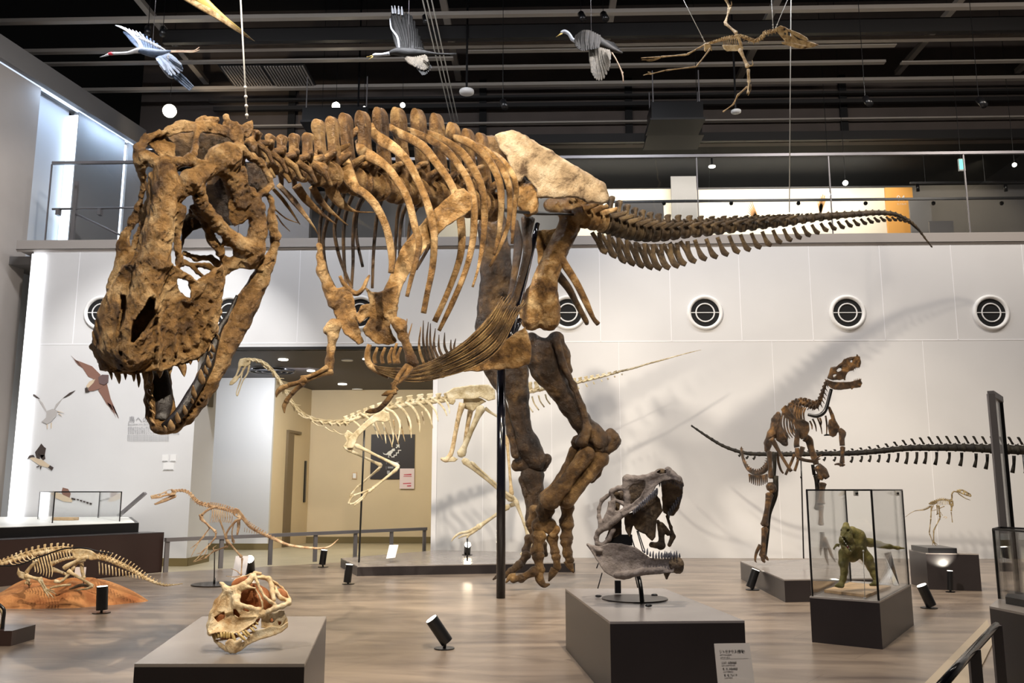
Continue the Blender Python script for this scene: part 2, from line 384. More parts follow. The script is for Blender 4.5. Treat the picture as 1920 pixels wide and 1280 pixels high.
# --- floor: dark slate tiles with broad veins, satin finish
def floor_mat():
    m = bpy.data.materials.new('slate floor'); m.use_nodes = True; nt = m.node_tree; b = nt.nodes['Principled BSDF']; L = nt.links.new
    tc = nt.nodes.new('ShaderNodeTexCoord'); mp = nt.nodes.new('ShaderNodeMapping'); mp.inputs['Rotation'].default_value = (0, 0, .62); mp.inputs['Scale'].default_value = (.8, 2.6, 1)
    L(tc.outputs['Object'], mp.inputs['Vector'])
    n = nt.nodes.new('ShaderNodeTexNoise'); n.inputs['Scale'].default_value = 1.1; n.inputs['Detail'].default_value = 7; n.inputs['Roughness'].default_value = .55; n.inputs['Distortion'].default_value = 1.0
    L(mp.outputs[0], n.inputs['Vector'])
    r = nt.nodes.new('ShaderNodeValToRGB'); e = r.color_ramp.elements; e[0].position = .3; e[1].position = .72; e[0].color = (.13, .10, .082, 1); e[1].color = (.36, .285, .22, 1)
    L(n.outputs['Fac'], r.inputs['Fac'])
    m2 = nt.nodes.new('ShaderNodeMapping'); m2.inputs['Rotation'].default_value = (0, 0, .62); L(tc.outputs['Object'], m2.inputs['Vector'])
    br = nt.nodes.new('ShaderNodeTexBrick'); br.inputs['Scale'].default_value = 1; br.inputs['Brick Width'].default_value = 1.25; br.inputs['Row Height'].default_value = .62; br.inputs['Mortar Size'].default_value = .003; br.offset = .5
    br.inputs['Color1'].default_value = (1, 1, 1, 1); br.inputs['Color2'].default_value = (.82, .82, .82, 1); br.inputs['Mortar'].default_value = (.5, .5, .5, 1)
    L(m2.outputs[0], br.inputs['Vector'])
    mx = nt.nodes.new('ShaderNodeMix'); mx.data_type = 'RGBA'; mx.blend_type = 'MULTIPLY'; mx.inputs['Factor'].default_value = .8
    L(r.outputs[0], mx.inputs[6]); L(br.outputs[0], mx.inputs[7]); L(mx.outputs[2], b.inputs['Base Color'])
    b.inputs['Roughness'].default_value = .3; b.inputs['Specular IOR Level'].default_value = .45
    return m
M['floor'] = floor_mat()
M['wall'] = mat('white wall panels', (.66, .66, .67), .6, noise=.03, nscale=.8)
M['seam'] = mat('pale panel joint', (.85, .85, .88), .5)
M['ledge'] = mat('grey gallery ledge', (.36, .33, .31), .5)
M['wallgrey'] = mat('grey gallery wall', (.2, .19, .185), .7, noise=.06, nscale=.7)
M['bulk'] = mat('dark brown service wall', (.07, .055, .048), .8, noise=.12, nscale=1.2)
M['ceil'] = mat('black ceiling void', (.004, .004, .0045), .9)
M['beam'] = mat('painted steel channel', (.3, .27, .24), .5)
M['darkbeam'] = mat('dark service pipe', (.005, .004, .004), .6)
M['lobby'] = mat('beige lobby wall', (.62, .5, .32), .65, noise=.04, nscale=.8)
M['lobbypil'] = mat('pale grey pillar', (.62, .61, .6), .6)
M['lobbyfloor'] = mat('beige lobby floor', (.34, .29, .19), .4, noise=.08, nscale=2)
M['lobbyceil'] = mat('dark lobby ceiling', (.035, .028, .03), .6)
M['skirt'] = mat('olive brown skirting', (.16, .12, .05), .5)
M['bluewall'] = mat('pale panel by the light slot', (.55, .57, .6), .6)
M['led'] = mat('blue white light slot', (1, 1, 1), .5, emit=(.72, .85, 1), estr=2.2)
M['ledw'] = mat('white light slot', (1, 1, 1), .5, emit=(.95, .97, 1), estr=2.2)
M['lit'] = mat('white display panel', (.74, .67, .53), .6)
M['orange'] = mat('orange display panel', (.75, .36, .08), .6)
M['decalbrown'] = mat('brown feather print', (.4, .19, .06), .6)
M['signblack'] = mat('black sign board', (.02, .014, .014), .5)
M['signwhite'] = mat('white sign print', (.75, .74, .7), .5)
M['pink'] = mat('pale pink notice paper', (.72, .6, .6), .5)
M['red'] = mat('red notice print', (.5, .05, .08), .6)
P1, P2, P3 = gnd(150, 1087), gnd(318, 1072), gnd(816, 1037)
mb = MB(); XR = 16.0
mb.prism([(-12, -4), (XR, -4), (XR, WY+.02), (P3.x, WY+.02), (P2.x, P2.y), (P1.x, P1.y), (-12, P1.y-.4)], -.2, 0)
setting('floor', mb, M['floor'])
mb = MB(); mb.box((-14, 7, -.3), (2, 30, -.151)); o = setting('floor', mb, M['lobbyfloor']); o.name = 'floor_lobby'
xl = at(22, 918, WY).x; xo = at(357, 918, WY).x; xp = at(815, 918, WY).x; zt = at(600, 652, WY).z; zl = at(600, 447, WY).z
mb = MB()
mb.box((xl, WY, -.15), (xo, WY+.95, zt)); mb.box((xp, WY, -.15), (XR, WY+.3, zt)); mb.box((xl, WY, zt), (XR, WY+.3, zl-.17))
setting('wall_back', mb, M['wall'])
mb = MB(); mb.box((xl-.3, WY-.04, zl-.17), (XR, WY+.6, zl)); mb.frus([(xl-.3, WY-.04, zl-.17), (XR, WY-.04, zl-.17), (XR, WY, zl-.2), (xl-.3, WY, zl-.2)], [(xl-.3, WY-.04, zl-.16), (XR, WY-.04, zl-.16), (XR, WY, zl-.16), (xl-.3, WY, zl-.16)])
setting('trim_ledge', mb, M['ledge'])
# joints between the wall panels
mb = MB(); zs = at(1400, 639, WY).z; z2 = at(1400, 461, WY).z
for z in (zs, z2): mb.box((xl, WY-.004, z-.008), (XR, WY+.01, z+.008))
for px in (143, 241, 338, 560, 690, 992, 1125, 1257, 1388, 1521, 1655, 1790, 1925):
    x = at(px, 560, WY).x; mb.box((x-.006, WY-.004, zs), (x+.006, WY+.01, zl-.2))
for px in (905, 1035, 1165, 1460, 1750): x = at(px, 900, WY).x; mb.box((x-.004, WY-.003, -.1), (x+.004, WY+.01, zs))
setting('trim_joints', mb, M['seam'])
mb = MB(); mb.box((xo-.001, WY-.012, -.15), (xo+.03, WY+.96, -.02)); mb.box((at(200, 900, WY).x, WY-.02, -.15), (xo+.03, WY, -.02))
setting('baseboard_back', mb, M['skirt'])
mb = MB(); mb.box((xp-.05, WY-.03, -.15), (xp+.03, WY+.3, zt)); setting('trim_opening', mb, M['seam'])
mb = MB(); mb.box((xo, WY-.02, zt-.03), (xp, WY+.05, zt+.02)); setting('trim_lintel', mb, M['darkbeam'])
# --- lobby behind the opening
LB = 21.3; yp = 18.9
mb = MB(); mb.box((xo-2.5, WY+.2, zt), (xp+2, LB+.4, zt+.15)); setting('ceiling_lobby', mb, M['lobbyceil'])
c1 = at(506, 918, yp); c2 = at(578, 918, LB)
mb = MB(); mb.box((c2.x-.2, LB, -.15), (xp+2.5, LB+.2, zt)); setting('wall_lobby_back', mb, M['lobby'])
mb = MB(); mb.beam((c1.x-.1, yp+.1, (zt-.15)/2), (c2.x-.1, LB, (zt-.15)/2), .2, zt+.15); setting('wall_lobby_side', mb, M['lobby'])
mb = MB(); mb.box((at(385, 918, yp).x-1.5, yp, -.15), (c1.x, yp+.5, zt)); setting('wall_lobby_pillar', mb, M['lobbypil'])
mb = MB(); mb.box((c2.x, LB-.03, -.15), (xp+2.4, LB, .0)); mb.box((at(385, 918, yp).x-1.5, yp-.02, -.15), (c1.x+.02, yp, -.02)); setting('baseboard_lobby', mb, M['skirt'])
# left return wall of the lobby, so that the opening has a side
def side(px): # a point of the lobby side wall seen at column px (row 918)
    d = ray(px, 918); a = np.array([c1.x, yp]); b = np.array([c2.x, LB]); e = b-a
    A = np.array([[d[0], -e[0]], [d[1], -e[1]]]); t = np.linalg.solve(A, a-np.array([0., 0.])); return a+e*t[1]
M['lift'] = mat('brushed brown steel', (.2, .15, .09), .4, .5)
q0, q1, q2 = side(533), side(544), side(557)
mb = MB(); zd = 1.1+(918-810)*19.9/F
mb.beam((*q0, (zd-.15)/2), (*q1, (zd-.15)/2), .1, zd+.15); mb.beam((*q0, zd), (*q2, zd), .12, .06)
setting('door_1', mb, M['lift'])
mb = MB(); mb.beam((*q1, (zd-.2)/2), (*q2, (zd-.2)/2), .03, zd+.1); o = setting('door_2', mb, M['lobby'])
s0, s1 = side(569), side(571.5)
tag(MB().beam((*s0, (1.1+(918-902)*20/F)), (*s1, (1.1+(918-902)*20/F)), .06, 78*20.5/F).out('lift_indicator', M['black']), 'narrow black vertical strip on the wall beside the lift door', 'indicator')
d_ = ray(394, 745); tag(MB().box((xo, xo/d_[0]*d_[1]-.12, at(394, 762, xo/d_[0]*d_[1]).z), (xo+.02, xo/d_[0]*d_[1]+.12, at(394, 730, xo/d_[0]*d_[1]).z)).out('wall_plate', M['black']), 'small black upright plate on the side of the wall with bird prints', 'plate')
# --- left wall with light slots
Pa, Pb = at(-92, 918, 14.4), at(237, 918, 19.0)
def LW(px):
    d = ray(px, 918); e = np.array([Pb.x-Pa.x, Pb.y-Pa.y]); A = np.array([[d[0], -e[0]], [d[1], -e[1]]])
    t = np.linalg.solve(A, np.array([Pa.x, Pa.y]))[1]; return np.array([Pa.x, Pa.y])+e*t
e = np.array([Pb.x-Pa.x, Pb.y-Pa.y]); e /= np.linalg.norm(e); nl = np.array([-e[1], e[0]])   # outward (left)
ZT = 8.7
def lwall(name, a, b, off, m, z0, z1, th=.12):
    a = np.array(a)+nl*(off+th/2); b = np.array(b)+nl*(off+th/2)
    return setting(name, MB().beam((*a, (z0+z1)/2), (*b, (z0+z1)/2), th, z1-z0), m)
A0 = LW(6)-e*10
M['wallleft'] = mat('warm grey panelled wall', (.42, .38, .35), .7, noise=.05, nscale=1.)
lwall('wall_left', A0, LW(6), 0, M['wallleft'], -.15, ZT)
lwall('wall_left_recess', LW(4), LW(86), .22, M['bluewall'], -.15, ZT)
lwall('wall_left_gallery', LW(88), LW(184), 0, M['wallgrey'], 4, ZT)
lwall('wall_left_far', LW(192), LW(225), 0, M['wallgrey'], 4, ZT)
lwall('wall_left_end', LW(229), LW(330), 0, M['wallgrey'], 4, ZT)
lwall('trim_light_slot_1', LW(86), LW(88), .02, M['led'], zl, ZT-.1, .2)
lwall('trim_light_slot_2', LW(184), LW(192), .05, M['led'], zl, ZT-.1, .08)
lwall('trim_light_slot_3', LW(225), LW(229), .05, M['led'], zl, ZT-1.2, .08)
M['led2'] = mat('dim blue light line', (1, 1, 1), .5, emit=(.6, .75, 1), estr=.9)
lwall('trim_light_slot_4', A0+e*6, LW(300), .0, M['led2'], ZT-.03, ZT+.0, .06)
setting('trim_light_slot_5', MB().box((at(22, 918, WY).x, WY-.05, -.1), (at(46, 918, WY).x, WY-.005, zl-.25)), M['ledw'])
lwall('wall_left_bulkhead', A0, LW(420), -.12, M['wallgrey'], ZT, ZT+.42, .4)
for px, E_ in ((45, 9), (140, 20), (205, 12)):
    q = LW(px); a = q-nl*.25
    area('slot_light', (a[0], a[1], ZT-.02), (q[0]+nl[0]*.1, q[1]+nl[1]*.1, ZT-1.6), E_, 1.2, .06, (.5, .7, 1))
q = LW(86); area('slot_light', (q[0]+nl[0]*.12, q[1]+nl[1]*.12, 7), (*LW(50), 7), 9, .1, 3, (.55, .75, 1))
# --- upper gallery
setting('floor_gallery', MB().box((xl-2, WY+.3, zl-.35), (XR, 24, zl-.2)), M['wallgrey'])
GY = 21.5
setting('wall_gallery_back', MB().box((-9, GY, zl-.2), (XR+4, GY+.2, at(1400, 319, GY).z)), M['wallgrey'])
setting('wall_gallery_left', MB().box((at(236, 918, 19.3).x, 19.3, zl-.2), (at(560, 918, 19.3).x, 19.5, 8.4)), M['wallgrey'])
zb0, zb1 = at(1400, 268, 18.6).z, 12.
setting('wall_service', MB().box((-9, 18.6, zb0), (XR+3, 18.8, zb1)), M['bulk'])
setting('ceiling', MB().box((-16, -2, 12), (XR+4, 30, 12.1)), M['ceil'])
setting('ceiling_gallery', MB().box((-9, 18.8, zb0), (XR+4, GY+.3, zb0+.1)), M['ceil'])
setting('wall_right', MB().box((XR, -2, -.2), (XR+.2, 24, 12)), M['wall'])
# ceiling channels running across, and main beams running away from the camera
def across(py0, py1, Y, h=.06, m='beam', x0=-9., x1=None, name='ceiling_channel', z=None):
    a = at(0, py0, Y); b = at(1920, py1, Y); x1 = XR if x1 is None else x1
    za = a.z+(x0-a.x)*(b.z-a.z)/(b.x-a.x); zb = a.z+(x1-a.x)*(b.z-a.z)/(b.x-a.x)
    zz = (za+zb)/2
    return MB().beam((x0, Y, zz), (x1, Y, zz), .12, h).out(name, M[m])
rows = [(26, 15.0, .075, 0, 1), (84, 16.0, .07, 0, 1), (126, 16.9, .05, 800, 1660), (159, 17.6, .07, 0, 1), (95, 16.2, .04, 875, 1680), (108, 16.45, .035, 0, 850), (128, 16.9, .03, 1690, 1990)]
names = ['nearest full length one', 'second full length one from the camera', 'short one over the middle, above the farthest full one', 'farthest full length one', 'thin short one over the middle', 'thin one on the left side behind the second full one', 'thin one at the far right']
for (py, Y, h, a, b), s in zip(rows, names):
    x0 = -11. if a == 0 else at(a, py, Y).x; x1 = XR if b == 1 else at(b, py, Y).x; z = at(960, py, Y).z
    tag(MB().beam((x0, Y, z), (x1, Y, z), .12, h).out('ceiling_channel', M['beam']), 'pale steel ceiling channel, '+s, 'beam', 'steel ceiling channels')
for (py, Y, h), s in zip([(60, 15.6, .28), (182, 18.0, .05), (198, 18.3, .09), (262, 18.4, .2), (231, 18.42, .035)], ['deep one above the second channel', 'thin one just below the farthest channel', 'thick one before the brown service wall', 'deepest one at the foot of the service wall', 'slim one on the face of the service wall']):
    z = at(960, py, Y).z
    tag(MB().beam((-7.2, Y, z), (XR, Y, z), .1, h).out('service_pipe', M['darkbeam' if h != .035 else 'beam']), 'dark ceiling service duct, '+s, 'pipe', 'ceiling service ducts')
for (xa, ya, yb, w_), s in zip([(261, 0, 160, .12), (831, 0, 228, .13), (1150, 0, 230, .12), (1452, 10, 175, .14), (1800, 0, 330, .12), (2060, 0, 240, .12)],
                         ['over the left crane', 'beside the conduits in the middle', 'over the brown crane', 'behind the hanging skeleton', 'long diagonal one on the right', 'at the far right edge']):
    z = at(960, ya, 15.1).z+.12; p = at(xa, ya, (z-1.1)*F/(918-ya)*1.0); q = gnd(xa, ya, z)
    tag(MB().beam((q.x, 12., z), (q.x, 18.5, z), w_, .1).out('ceiling_beam', M['beam']), 'long steel ceiling beam running away, '+s, 'beam', 'ceiling beams')
for i, px in enumerate((802, 810, 818)):
    q = gnd(px, 40, 9.1); tag(MB().cyl((q.x, 12, 9.1), (q.x, 18.3, 9.1), .012).out('conduit', M['wire']), 'thin bright conduit running beside the middle ceiling beam', 'conduit', 'three ceiling conduits')
# service wall ribs
for px, s in ((545, 'left of the middle'), (905, 'above the hip of the large skeleton'), (1180, 'in the middle right'), (1585, 'right, under the diagonal beam')):
    x = at(px, 230, 18.5).x
    tag(MB().box((x-.08, 18.53, zb0), (x+.08, 18.6, 10.2)).out('service_post', M['ceil']), 'black upright post on the brown service wall, '+s, 'post', 'service wall posts')
# --- balustrade
zr = at(1400, 294, WY+.25).z
G = thing('balustrade', 'long glass gallery balustrade with a grey metal top rail above the white wall', 'railing', (0, WY+.25, zl))
for a, b in ((-9999, 450), (450, 760), (760, 1056), (1056, 1308), (1308, 1557), (1557, 1812), (1812, 2100)):
    x0 = at(92, 380, WY+.25).x if a < 0 else at(a, 360, WY+.25).x+.01; x1 = at(b, 360, WY+.25).x-.01
    MB().box((x0, WY+.24, zl-.02), (x1, WY+.255, zr)).out('glass_pane', M['glass'], G)
    MB().box((x1, WY+.235, zl), (x1+.02, WY+.26, zr)).out('pane_joint', M['railmetal'], G)
x0 = at(92, 380, WY+.25).x
MB().box((x0, WY+.22, zr), (XR, WY+.28, zr+.05)).out('top_rail', M['railmetal'], G)
MB().box((x0-.02, WY+.235, zl), (x0, WY+.26, zr)).out('end_post', M['railmetal'], G)
H = thing('stair_handrail', 'grey metal handrail behind the glass at the left end of the gallery', 'handrail', (x0, WY+.8, zl))
mb = MB(); mb.cyl(at(98, 392, WY+.8), at(300, 388, WY+.8), .02); mb.cyl(at(140, 400, WY+.8), at(250, 452, WY+.8), .02); mb.out('rail_bar', M['railmetal'], H, True)
for px in (110, 188): MB().box((at(px, 392, WY+.8).x-.03, WY+.75, at(px, 392, WY+.8).z-.12), (at(px, 392, WY+.8).x+.03, WY+.85, at(px, 392, WY+.8).z)).out('bracket', M['railmetal'], H)
MB().box((at(139, 400, WY+.8).x-.03, WY+.78, zl-.2), (at(139, 400, WY+.8).x+.03, WY+.84, at(139, 340, WY+.8).z)).out('post', M['railmetal'], H)
# --- portholes
def porthole(px, lab, py=586):
    c = at(px, py, WY); R = .30
    T = thing('porthole_vent', lab, 'vent', (c.x, WY, c.z), 'round wall vents')
    mb = MB(); n = 40
    prof = [(R*.80, -.005), (R*.84, -.035), (R*.93, -.045), (R*1.0, -.03), (R*1.03, 0)]
    V = []; 
    for r, y in prof: V += [(c.x+r*math.cos(6.28318*i/n), WY+y, c.z+r*math.sin(6.28318*i/n)) for i in range(n)]
    mb.add(V, [(k*n+i, k*n+(i+1) % n, (k+1)*n+(i+1) % n, (k+1)*n+i) for k in range(len(prof)-1) for i in range(n)])
    mb.out('rim', M['white'], T, True)
    MB().cyl((c.x, WY-.004, c.z), (c.x, WY+.01, c.z), R*.81, n=n).out('duct', M['ceil'], T)  # flat black disc on the wall, darkness of an opening put into its colour
    g = MB(); 
    for rr in (.52,): g.tube([(c.x+R*rr*math.cos(6.28318*i/24), WY-.012, c.z+R*rr*math.sin(6.28318*i/24)) for i in range(25)], [.012]*25, n=6, sub=1, vdir=(0, 1, 0))
    g.box((c.x-R*.8, WY-.016, c.z-.006), (c.x+R*.8, WY-.008, c.z+.006)); g.out('grille', M['white'], T)
for px, s in ((190, 'behind the snout of the large skull'), (430, 'behind the large lower jaw'), (675, 'behind the far shoulder blade'), (1065, 'beside the thigh bones'), (1322, 'first one right of the legs'), (1589, 'above the upright dark skeleton'), (1858, 'nearest the right edge')):
    porthole(px, 'round white rimmed wall vent with a black disc as its opening, '+s)
# --- gallery display panels beyond the balustrade
PY = 20.6
def gpan(name, x0, x1, y0, y1, m, Y, label, cat, group=None, th=.05, parent=None):
    a = at(x0, y1, Y); b = at(x1, y0, Y); c = at(x0, y0, Y)
    o = MB().box((min(a.x, c.x), Y, zl-.2), (b.x-.01, Y+th, b.z)).out(name, M[m], parent)
    return tag(o, label, cat, group) if parent is None else o
gpan('picture_board', 1060, 1262, 354, 470, 'lit', PY, 'white lit gallery panel left of the grey column', 'panel')
gpan('gallery_column', 1262, 1306, 330, 470, 'wallgrey', PY-.3, 'grey square column between two lit gallery panels', 'column')
gpan('picture_board', 1310, 1668, 352, 470, 'lit', PY, 'wide white lit gallery panel with brown feather prints', 'panel')
o = gpan('section_board', 1668, 1711, 351, 470, 'orange', PY-.08, 'orange gallery panel numbered 04', 'panel')
gpan('picture_board', 820, 905, 395, 470, 'lit', PY, 'white lit gallery panel seen through the ribs', 'panel')
gpan('partition_board', 1155, 1245, 380, 470, 'wallgrey', PY-1.2, 'greenish grey board in front of the left lit panel', 'board')
gpan('gallery_box', 1744, 1788, 414, 436, 'wallgrey', 19.5, 'grey box shaped counter at the right end of the gallery', 'counter')
gpan('ceiling_void_panel', 1712, 1745, 370, 470, 'wallgrey', PY-.4, 'narrow grey wall strip beside the orange panel', 'wall strip')
def feather(cx, cy, Y, fl, label):
    T = tag(MB().add([], []).out('feather_print', M['decalbrown']), label, 'print')
    V = []; Fc = []
    for i in range(7):
        a = math.radians(60+fl*i*11); L_ = 32+4*math.sin(i); w_ = 2.6
        b0 = (cx+fl*-6+i*1.2*fl, cy+12); tip = (cx+math.cos(a)*L_*.5*fl, cy-math.sin(a)*L_)
        for q in ((b0[0]-w_, b0[1]), (b0[0]+w_, b0[1]), (tip[0]+w_*.6, tip[1]+3), tip): V.append(tuple(at(q[0], q[1], Y)))
        Fc.append((i*4, i*4+1, i*4+2, i*4+3))
    T.data.from_pydata(V, [], Fc); return T
feather(1415, 398, PY-.003, -1, 'brown wing feather print on the wide gallery panel, left one')
feather(1540, 398, PY-.003, 1, 'brown wing feather print on the wide gallery panel, right one')
for px, E_ in ((1160, 30), (1400, 50), (1560, 50), (1690, 25), (860, 25)):
    c = at(px, 300, PY-1.2); spot('gallery_spot', c, (c.x+.1, PY, c.z-1.3), E_*1.25, 90, (1, .93, .78), .05)
c = at(1850, 300, PY-1); spot('gallery_spot', c, (c.x, GY, c.z-1.6), 60, 110, (1, .85, .6), .05)
c = at(420, 300, 17.5); spot('gallery_spot', (c.x, 17.2, 8.2), (c.x-.3, 19.3, 6.8), 130, 110, (.8, .85, 1), .05)
c = at(1300, 310, 19.); area('gallery_fill_light', (c.x, 19.3, 8.25), (c.x, GY, 7.6), 170, 9, .3, (1, .95, .85))
# track with small spotlights just inside the gallery
T = thing('spotlight_track', 'long black lighting track with small spotlights across the gallery', 'track light', tuple(at(1500, 375, 16.2)))
z = at(1500, 375, 16.2).z
MB().beam((at(1120, 375, 16.2).x, 16.2, z), (XR, 16.2, z), .04, .045).out('track_bar', M['black'], T)
for px in (1245, 1371, 1497, 1623, 1750, 1878): c = at(px, 381, 16.2); MB().ball(c, .04).out('spotlight_head', M['black'], T, True)
T = thing('spotlight_track', 'short black lighting track hung high at the right of the gallery', 'track light', tuple(at(1800, 343, 18)))
a = at(1706, 343, 18); b = at(1940, 343, 18); MB().beam((a.x, 18, a.z), (b.x, 18, a.z), .04, .04).out('track_bar', M['black'], T)
for px in (1720, 1885): c = at(px, 345, 18); MB().cyl(c, (c.x, 18, c.z-.16), .035).out('spotlight_head', M['black'], T, True)
for px in (1735, 1847): c = at(px, 343, 18); MB().cyl(c, (c.x, 18, c.z+.7), .006, n=6).out('hanger', M['black'], T)
T = thing('exit_sign', 'small lit green and white exit sign hanging in the gallery', 'sign', tuple(at(1803, 308, 17)))
c = at(1803, 308, 17); MB().box((c.x-.05, 17, c.z-.13), (c.x+.07, 17.05, c.z+.12)).out('sign_box', M['white'], T)
M['green'] = mat('lit green sign', (.1, .6, .4), .5, emit=(.25, 1, .75), estr=1.2)
MB().cyl((c.x, 17.02, c.z+.1), (c.x, 17.02, 11.99), .006, n=6).out('hanger', M['black'], T)
MB().box((c.x-.045, 16.995, c.z-.1), (c.x+.03, 17, c.z+.1)).out('sign_face', M['green'], T)
# --- ceiling fittings
def dome(px, py, Y, r, lab):
    c = at(px, py, Y); T = thing('ceiling_fixture', lab, 'ceiling light', tuple(c), 'round white ceiling fixtures')
    R = r*Y/F; mb = MB(); n = 24; V = []
    for rr, zz in ((.75, .3), (.95, .2), (1, 0), (.95, -.22), (.6, -.38), (.05, -.42)): V += [(c.x+R*rr*math.cos(6.28318*i/n), c.y+R*rr*math.sin(6.28318*i/n), c.z+R*zz) for i in range(n)]
    mb.add(V, [(k*n+i, k*n+(i+1) % n, (k+1)*n+(i+1) % n, (k+1)*n+i) for k in range(5) for i in range(n)]+[tuple(range(n))]).out('housing', M['white'], T, True)
    MB().cyl(c, (c.x, c.y, 11.99 if c.y < 18.7 else zb0), .02, n=8).out('stem', M['black'], T)
dome(875, 172, 15.5, 15, 'round white ceiling fixture beside the middle beam')
dome(1380, 209, 16, 10, 'round white ceiling fixture below the hanging skeleton')
dome(1335, 312, 19.5, 7, 'round white ceiling fixture behind the gallery glass')
dome(671, 219, 17.5, 7, 'small round white ceiling fixture behind the back spines')
def gallerylamp(px, py, Y, r, lab, on='lamp', aim=None):
    c = at(px, py, Y); R = r*Y/F; T = thing('track_spotlight', lab, 'spotlight', tuple(c), 'lit ceiling spotlights')
    d = (Vector(aim or EYE)-c).normalized()
    MB().cyl(c-d*R*3.2, c, R*1.15, n=18).out('housing', M['black'], T, True)
    MB().cyl(c, c+d*.01, R, n=18).out('lens', M[on], T)
    MB().cyl(c-d*R*1.6, (c.x-d.x*R*1.6, c.y-d.y*R*1.6, 11.99 if c.y < 18.7 else zb0), .006, n=6).out('stem', M['black'], T)
M['lamphot'] = mat('bright lens', (1, 1, 1), .5, emit=(1, .86, .62), estr=60)
gallerylamp(318, 208, 16.5, 13, 'largest glowing spotlight above the big skull', 'lamphot')
gallerylamp(630, 199, 17, 8, 'bright spotlight above the neck bones', 'lamphot')
gallerylamp(604, 211, 17.2, 4, 'small lit spotlight left of the one above the neck')
gallerylamp(683, 202, 17.4, 3, 'small lit spotlight between two back spines')
gallerylamp(755, 197, 17, 5, 'lit spotlight behind the tallest back spines')
gallerylamp(1307, 195, 16.5, 5, 'lit spotlight on the black projector box')
gallerylamp(1585, 343, 17.8, 5, 'lit spotlight seen through the gallery glass')
gallerylamp(1556, 364, 17.8, 3, 'tiny lit spotlight left below the one behind the glass')
gallerylamp(1902, 309, 17.5, 4, 'lit spotlight at the right edge of the gallery')
c0 = at(318, 208, 16.3); spot('lamp_glow', (c0.x, 16.2, c0.z), (c0.x+.3, 18.6, c0.z+.2), 90, 120, (1, .8, .55), .05)
def projector(x0, x1, y0, y1, Y, lab):
    T = thing('ceiling_projector', lab, 'projector', tuple(at((x0+x1)/2, y1, Y)), 'black ceiling boxes')
    a = at(x0, y1, Y); b = at(x1, y0, Y)
    MB().box((a.x, Y, a.z), (b.x, Y+.7, b.z)).out('case', M['black'], T)
    MB().box((a.x-.03, Y-.03, a.z-.04), (b.x+.03, Y+.75, a.z)).out('tray', M['darkbeam'], T)
    for x in (a.x+.05, b.x-.05): MB().cyl((x, Y+.1, b.z), (x+.0, Y+.1, b.z+.7), .012, n=6).out('hanger', M['railmetal'], T)
projector(566, 690, 200, 226, 16.6, 'black box with a tray hanging above the neck bones')
projector(1222, 1318, 190, 222, 16.2, 'black box with a tray hanging below the pterosaur skeleton')
projector(1216, 1316, 228, 252, 17.2, 'lower black box under the hanging pterosaur')
def lamp_head(px, py, Y, lab):
    c = at(px, py, Y); T = thing('track_spotlight', lab, 'spotlight', tuple(c), 'unlit ceiling spotlights')
    d = Vector((.2, -.5, -.8)).normalized(); MB().cyl(c, c+d*.2, .06, n=14).out('housing', M['black'], T, True)
    MB().cyl(c, (c.x, c.y, 11.99), .006, n=6).out('stem', M['black'], T)
for i, (px, py, s) in enumerate([(278, 52, 'left one of the pair above the left crane'), (306, 54, 'right one of the pair above the left crane'), (797, 32, 'beside the middle crane'), (1089, 26, 'left one above the brown crane'), (1131, 26, 'right one above the brown crane'), (943, 190, 'above the hip bone'), (1622, 184, 'left of the diagonal beam'), (1835, 186, 'right of the diagonal beam')]):
    lamp_head(px, py, 14.8, 'small black unlit ceiling spotlight, '+s)
def grille(px, py, s):
    c = at(px, py, 16.8); T = thing('ceiling_grille', 'dark slatted ceiling grille, '+s, 'grille', tuple(c), 'ceiling grilles')
    mb = MB(); mb.box((c.x-.45, 16.6, c.z), (c.x+.45, 17.6, c.z+.03)); mb.out('frame', M['darkbeam'], T)
    mb = MB(); [mb.box((c.x-.4+i*.06, 16.65, c.z-.02), (c.x-.37+i*.06, 17.55, c.z)) for i in range(14)]; mb.out('slats', M['beam'], T)
grille(455, 130, 'left of the hanging cable'); grille(535, 130, 'right of the hanging cable')
# --- lobby fittings
def disc(name, px, py, lab, m, r, cat, grp=None):
    c = gnd(px, py, zt-.01)
    return tag(MB().cyl((c.x, c.y, zt-.02), (c.x, c.y, zt), r).out(name, M[m]), lab, cat, grp)
disc('downlight', 531, 674, 'lit recessed lobby downlight above the pale neck', 'lampsoft', .09, 'downlight', 'lobby downlights')
disc('downlight', 583, 695, 'lit recessed lobby downlight behind the far forearm', 'lampsoft', .08, 'downlight', 'lobby downlights')
disc('downlight', 642, 720, 'lit recessed lobby downlight nearest the lobby back wall', 'lampsoft', .1, 'downlight', 'lobby downlights')
disc('downlight', 686, 673, 'lit recessed lobby downlight beside the chest bones', 'lampsoft', .06, 'downlight', 'lobby downlights')
disc('smoke_detector', 651, 675, 'small white smoke detector on the dark lobby ceiling', 'white', .11, 'detector')
disc('smoke_detector', 670, 730, 'white detector where the lobby ceiling meets the back wall', 'white', .13, 'detector')
T = thing('air_diffuser', 'round black air diffuser on the lobby ceiling', 'diffuser', tuple(gnd(510, 693, zt)))
c = gnd(510, 693, zt)
for rr in (.45, .32, .2): MB().tube([(c.x+rr*math.cos(6.28318*i/24), c.y+rr*math.sin(6.28318*i/24), zt-.03) for i in range(25)], [.02]*25, sub=1, n=6, vdir=(0, 0, 1)).out('ring', M['black'], T)
area('lobby_light', (-2.6, 18.6, zt-.1), (-2.6, 19.5, 0), 120, 3.5, 1.5, (1, .86, .6))
area('lobby_light', (-5.2, 17.2, zt-.1), (-5.4, 19.2, 1.2), 130, 1.4, .8, (.9, .94, 1))
SY = LB-.03
T = thing('guide_sign', 'black square lobby sign with a white dinosaur climbing stairs', 'sign', tuple(at(738, 900, SY)))
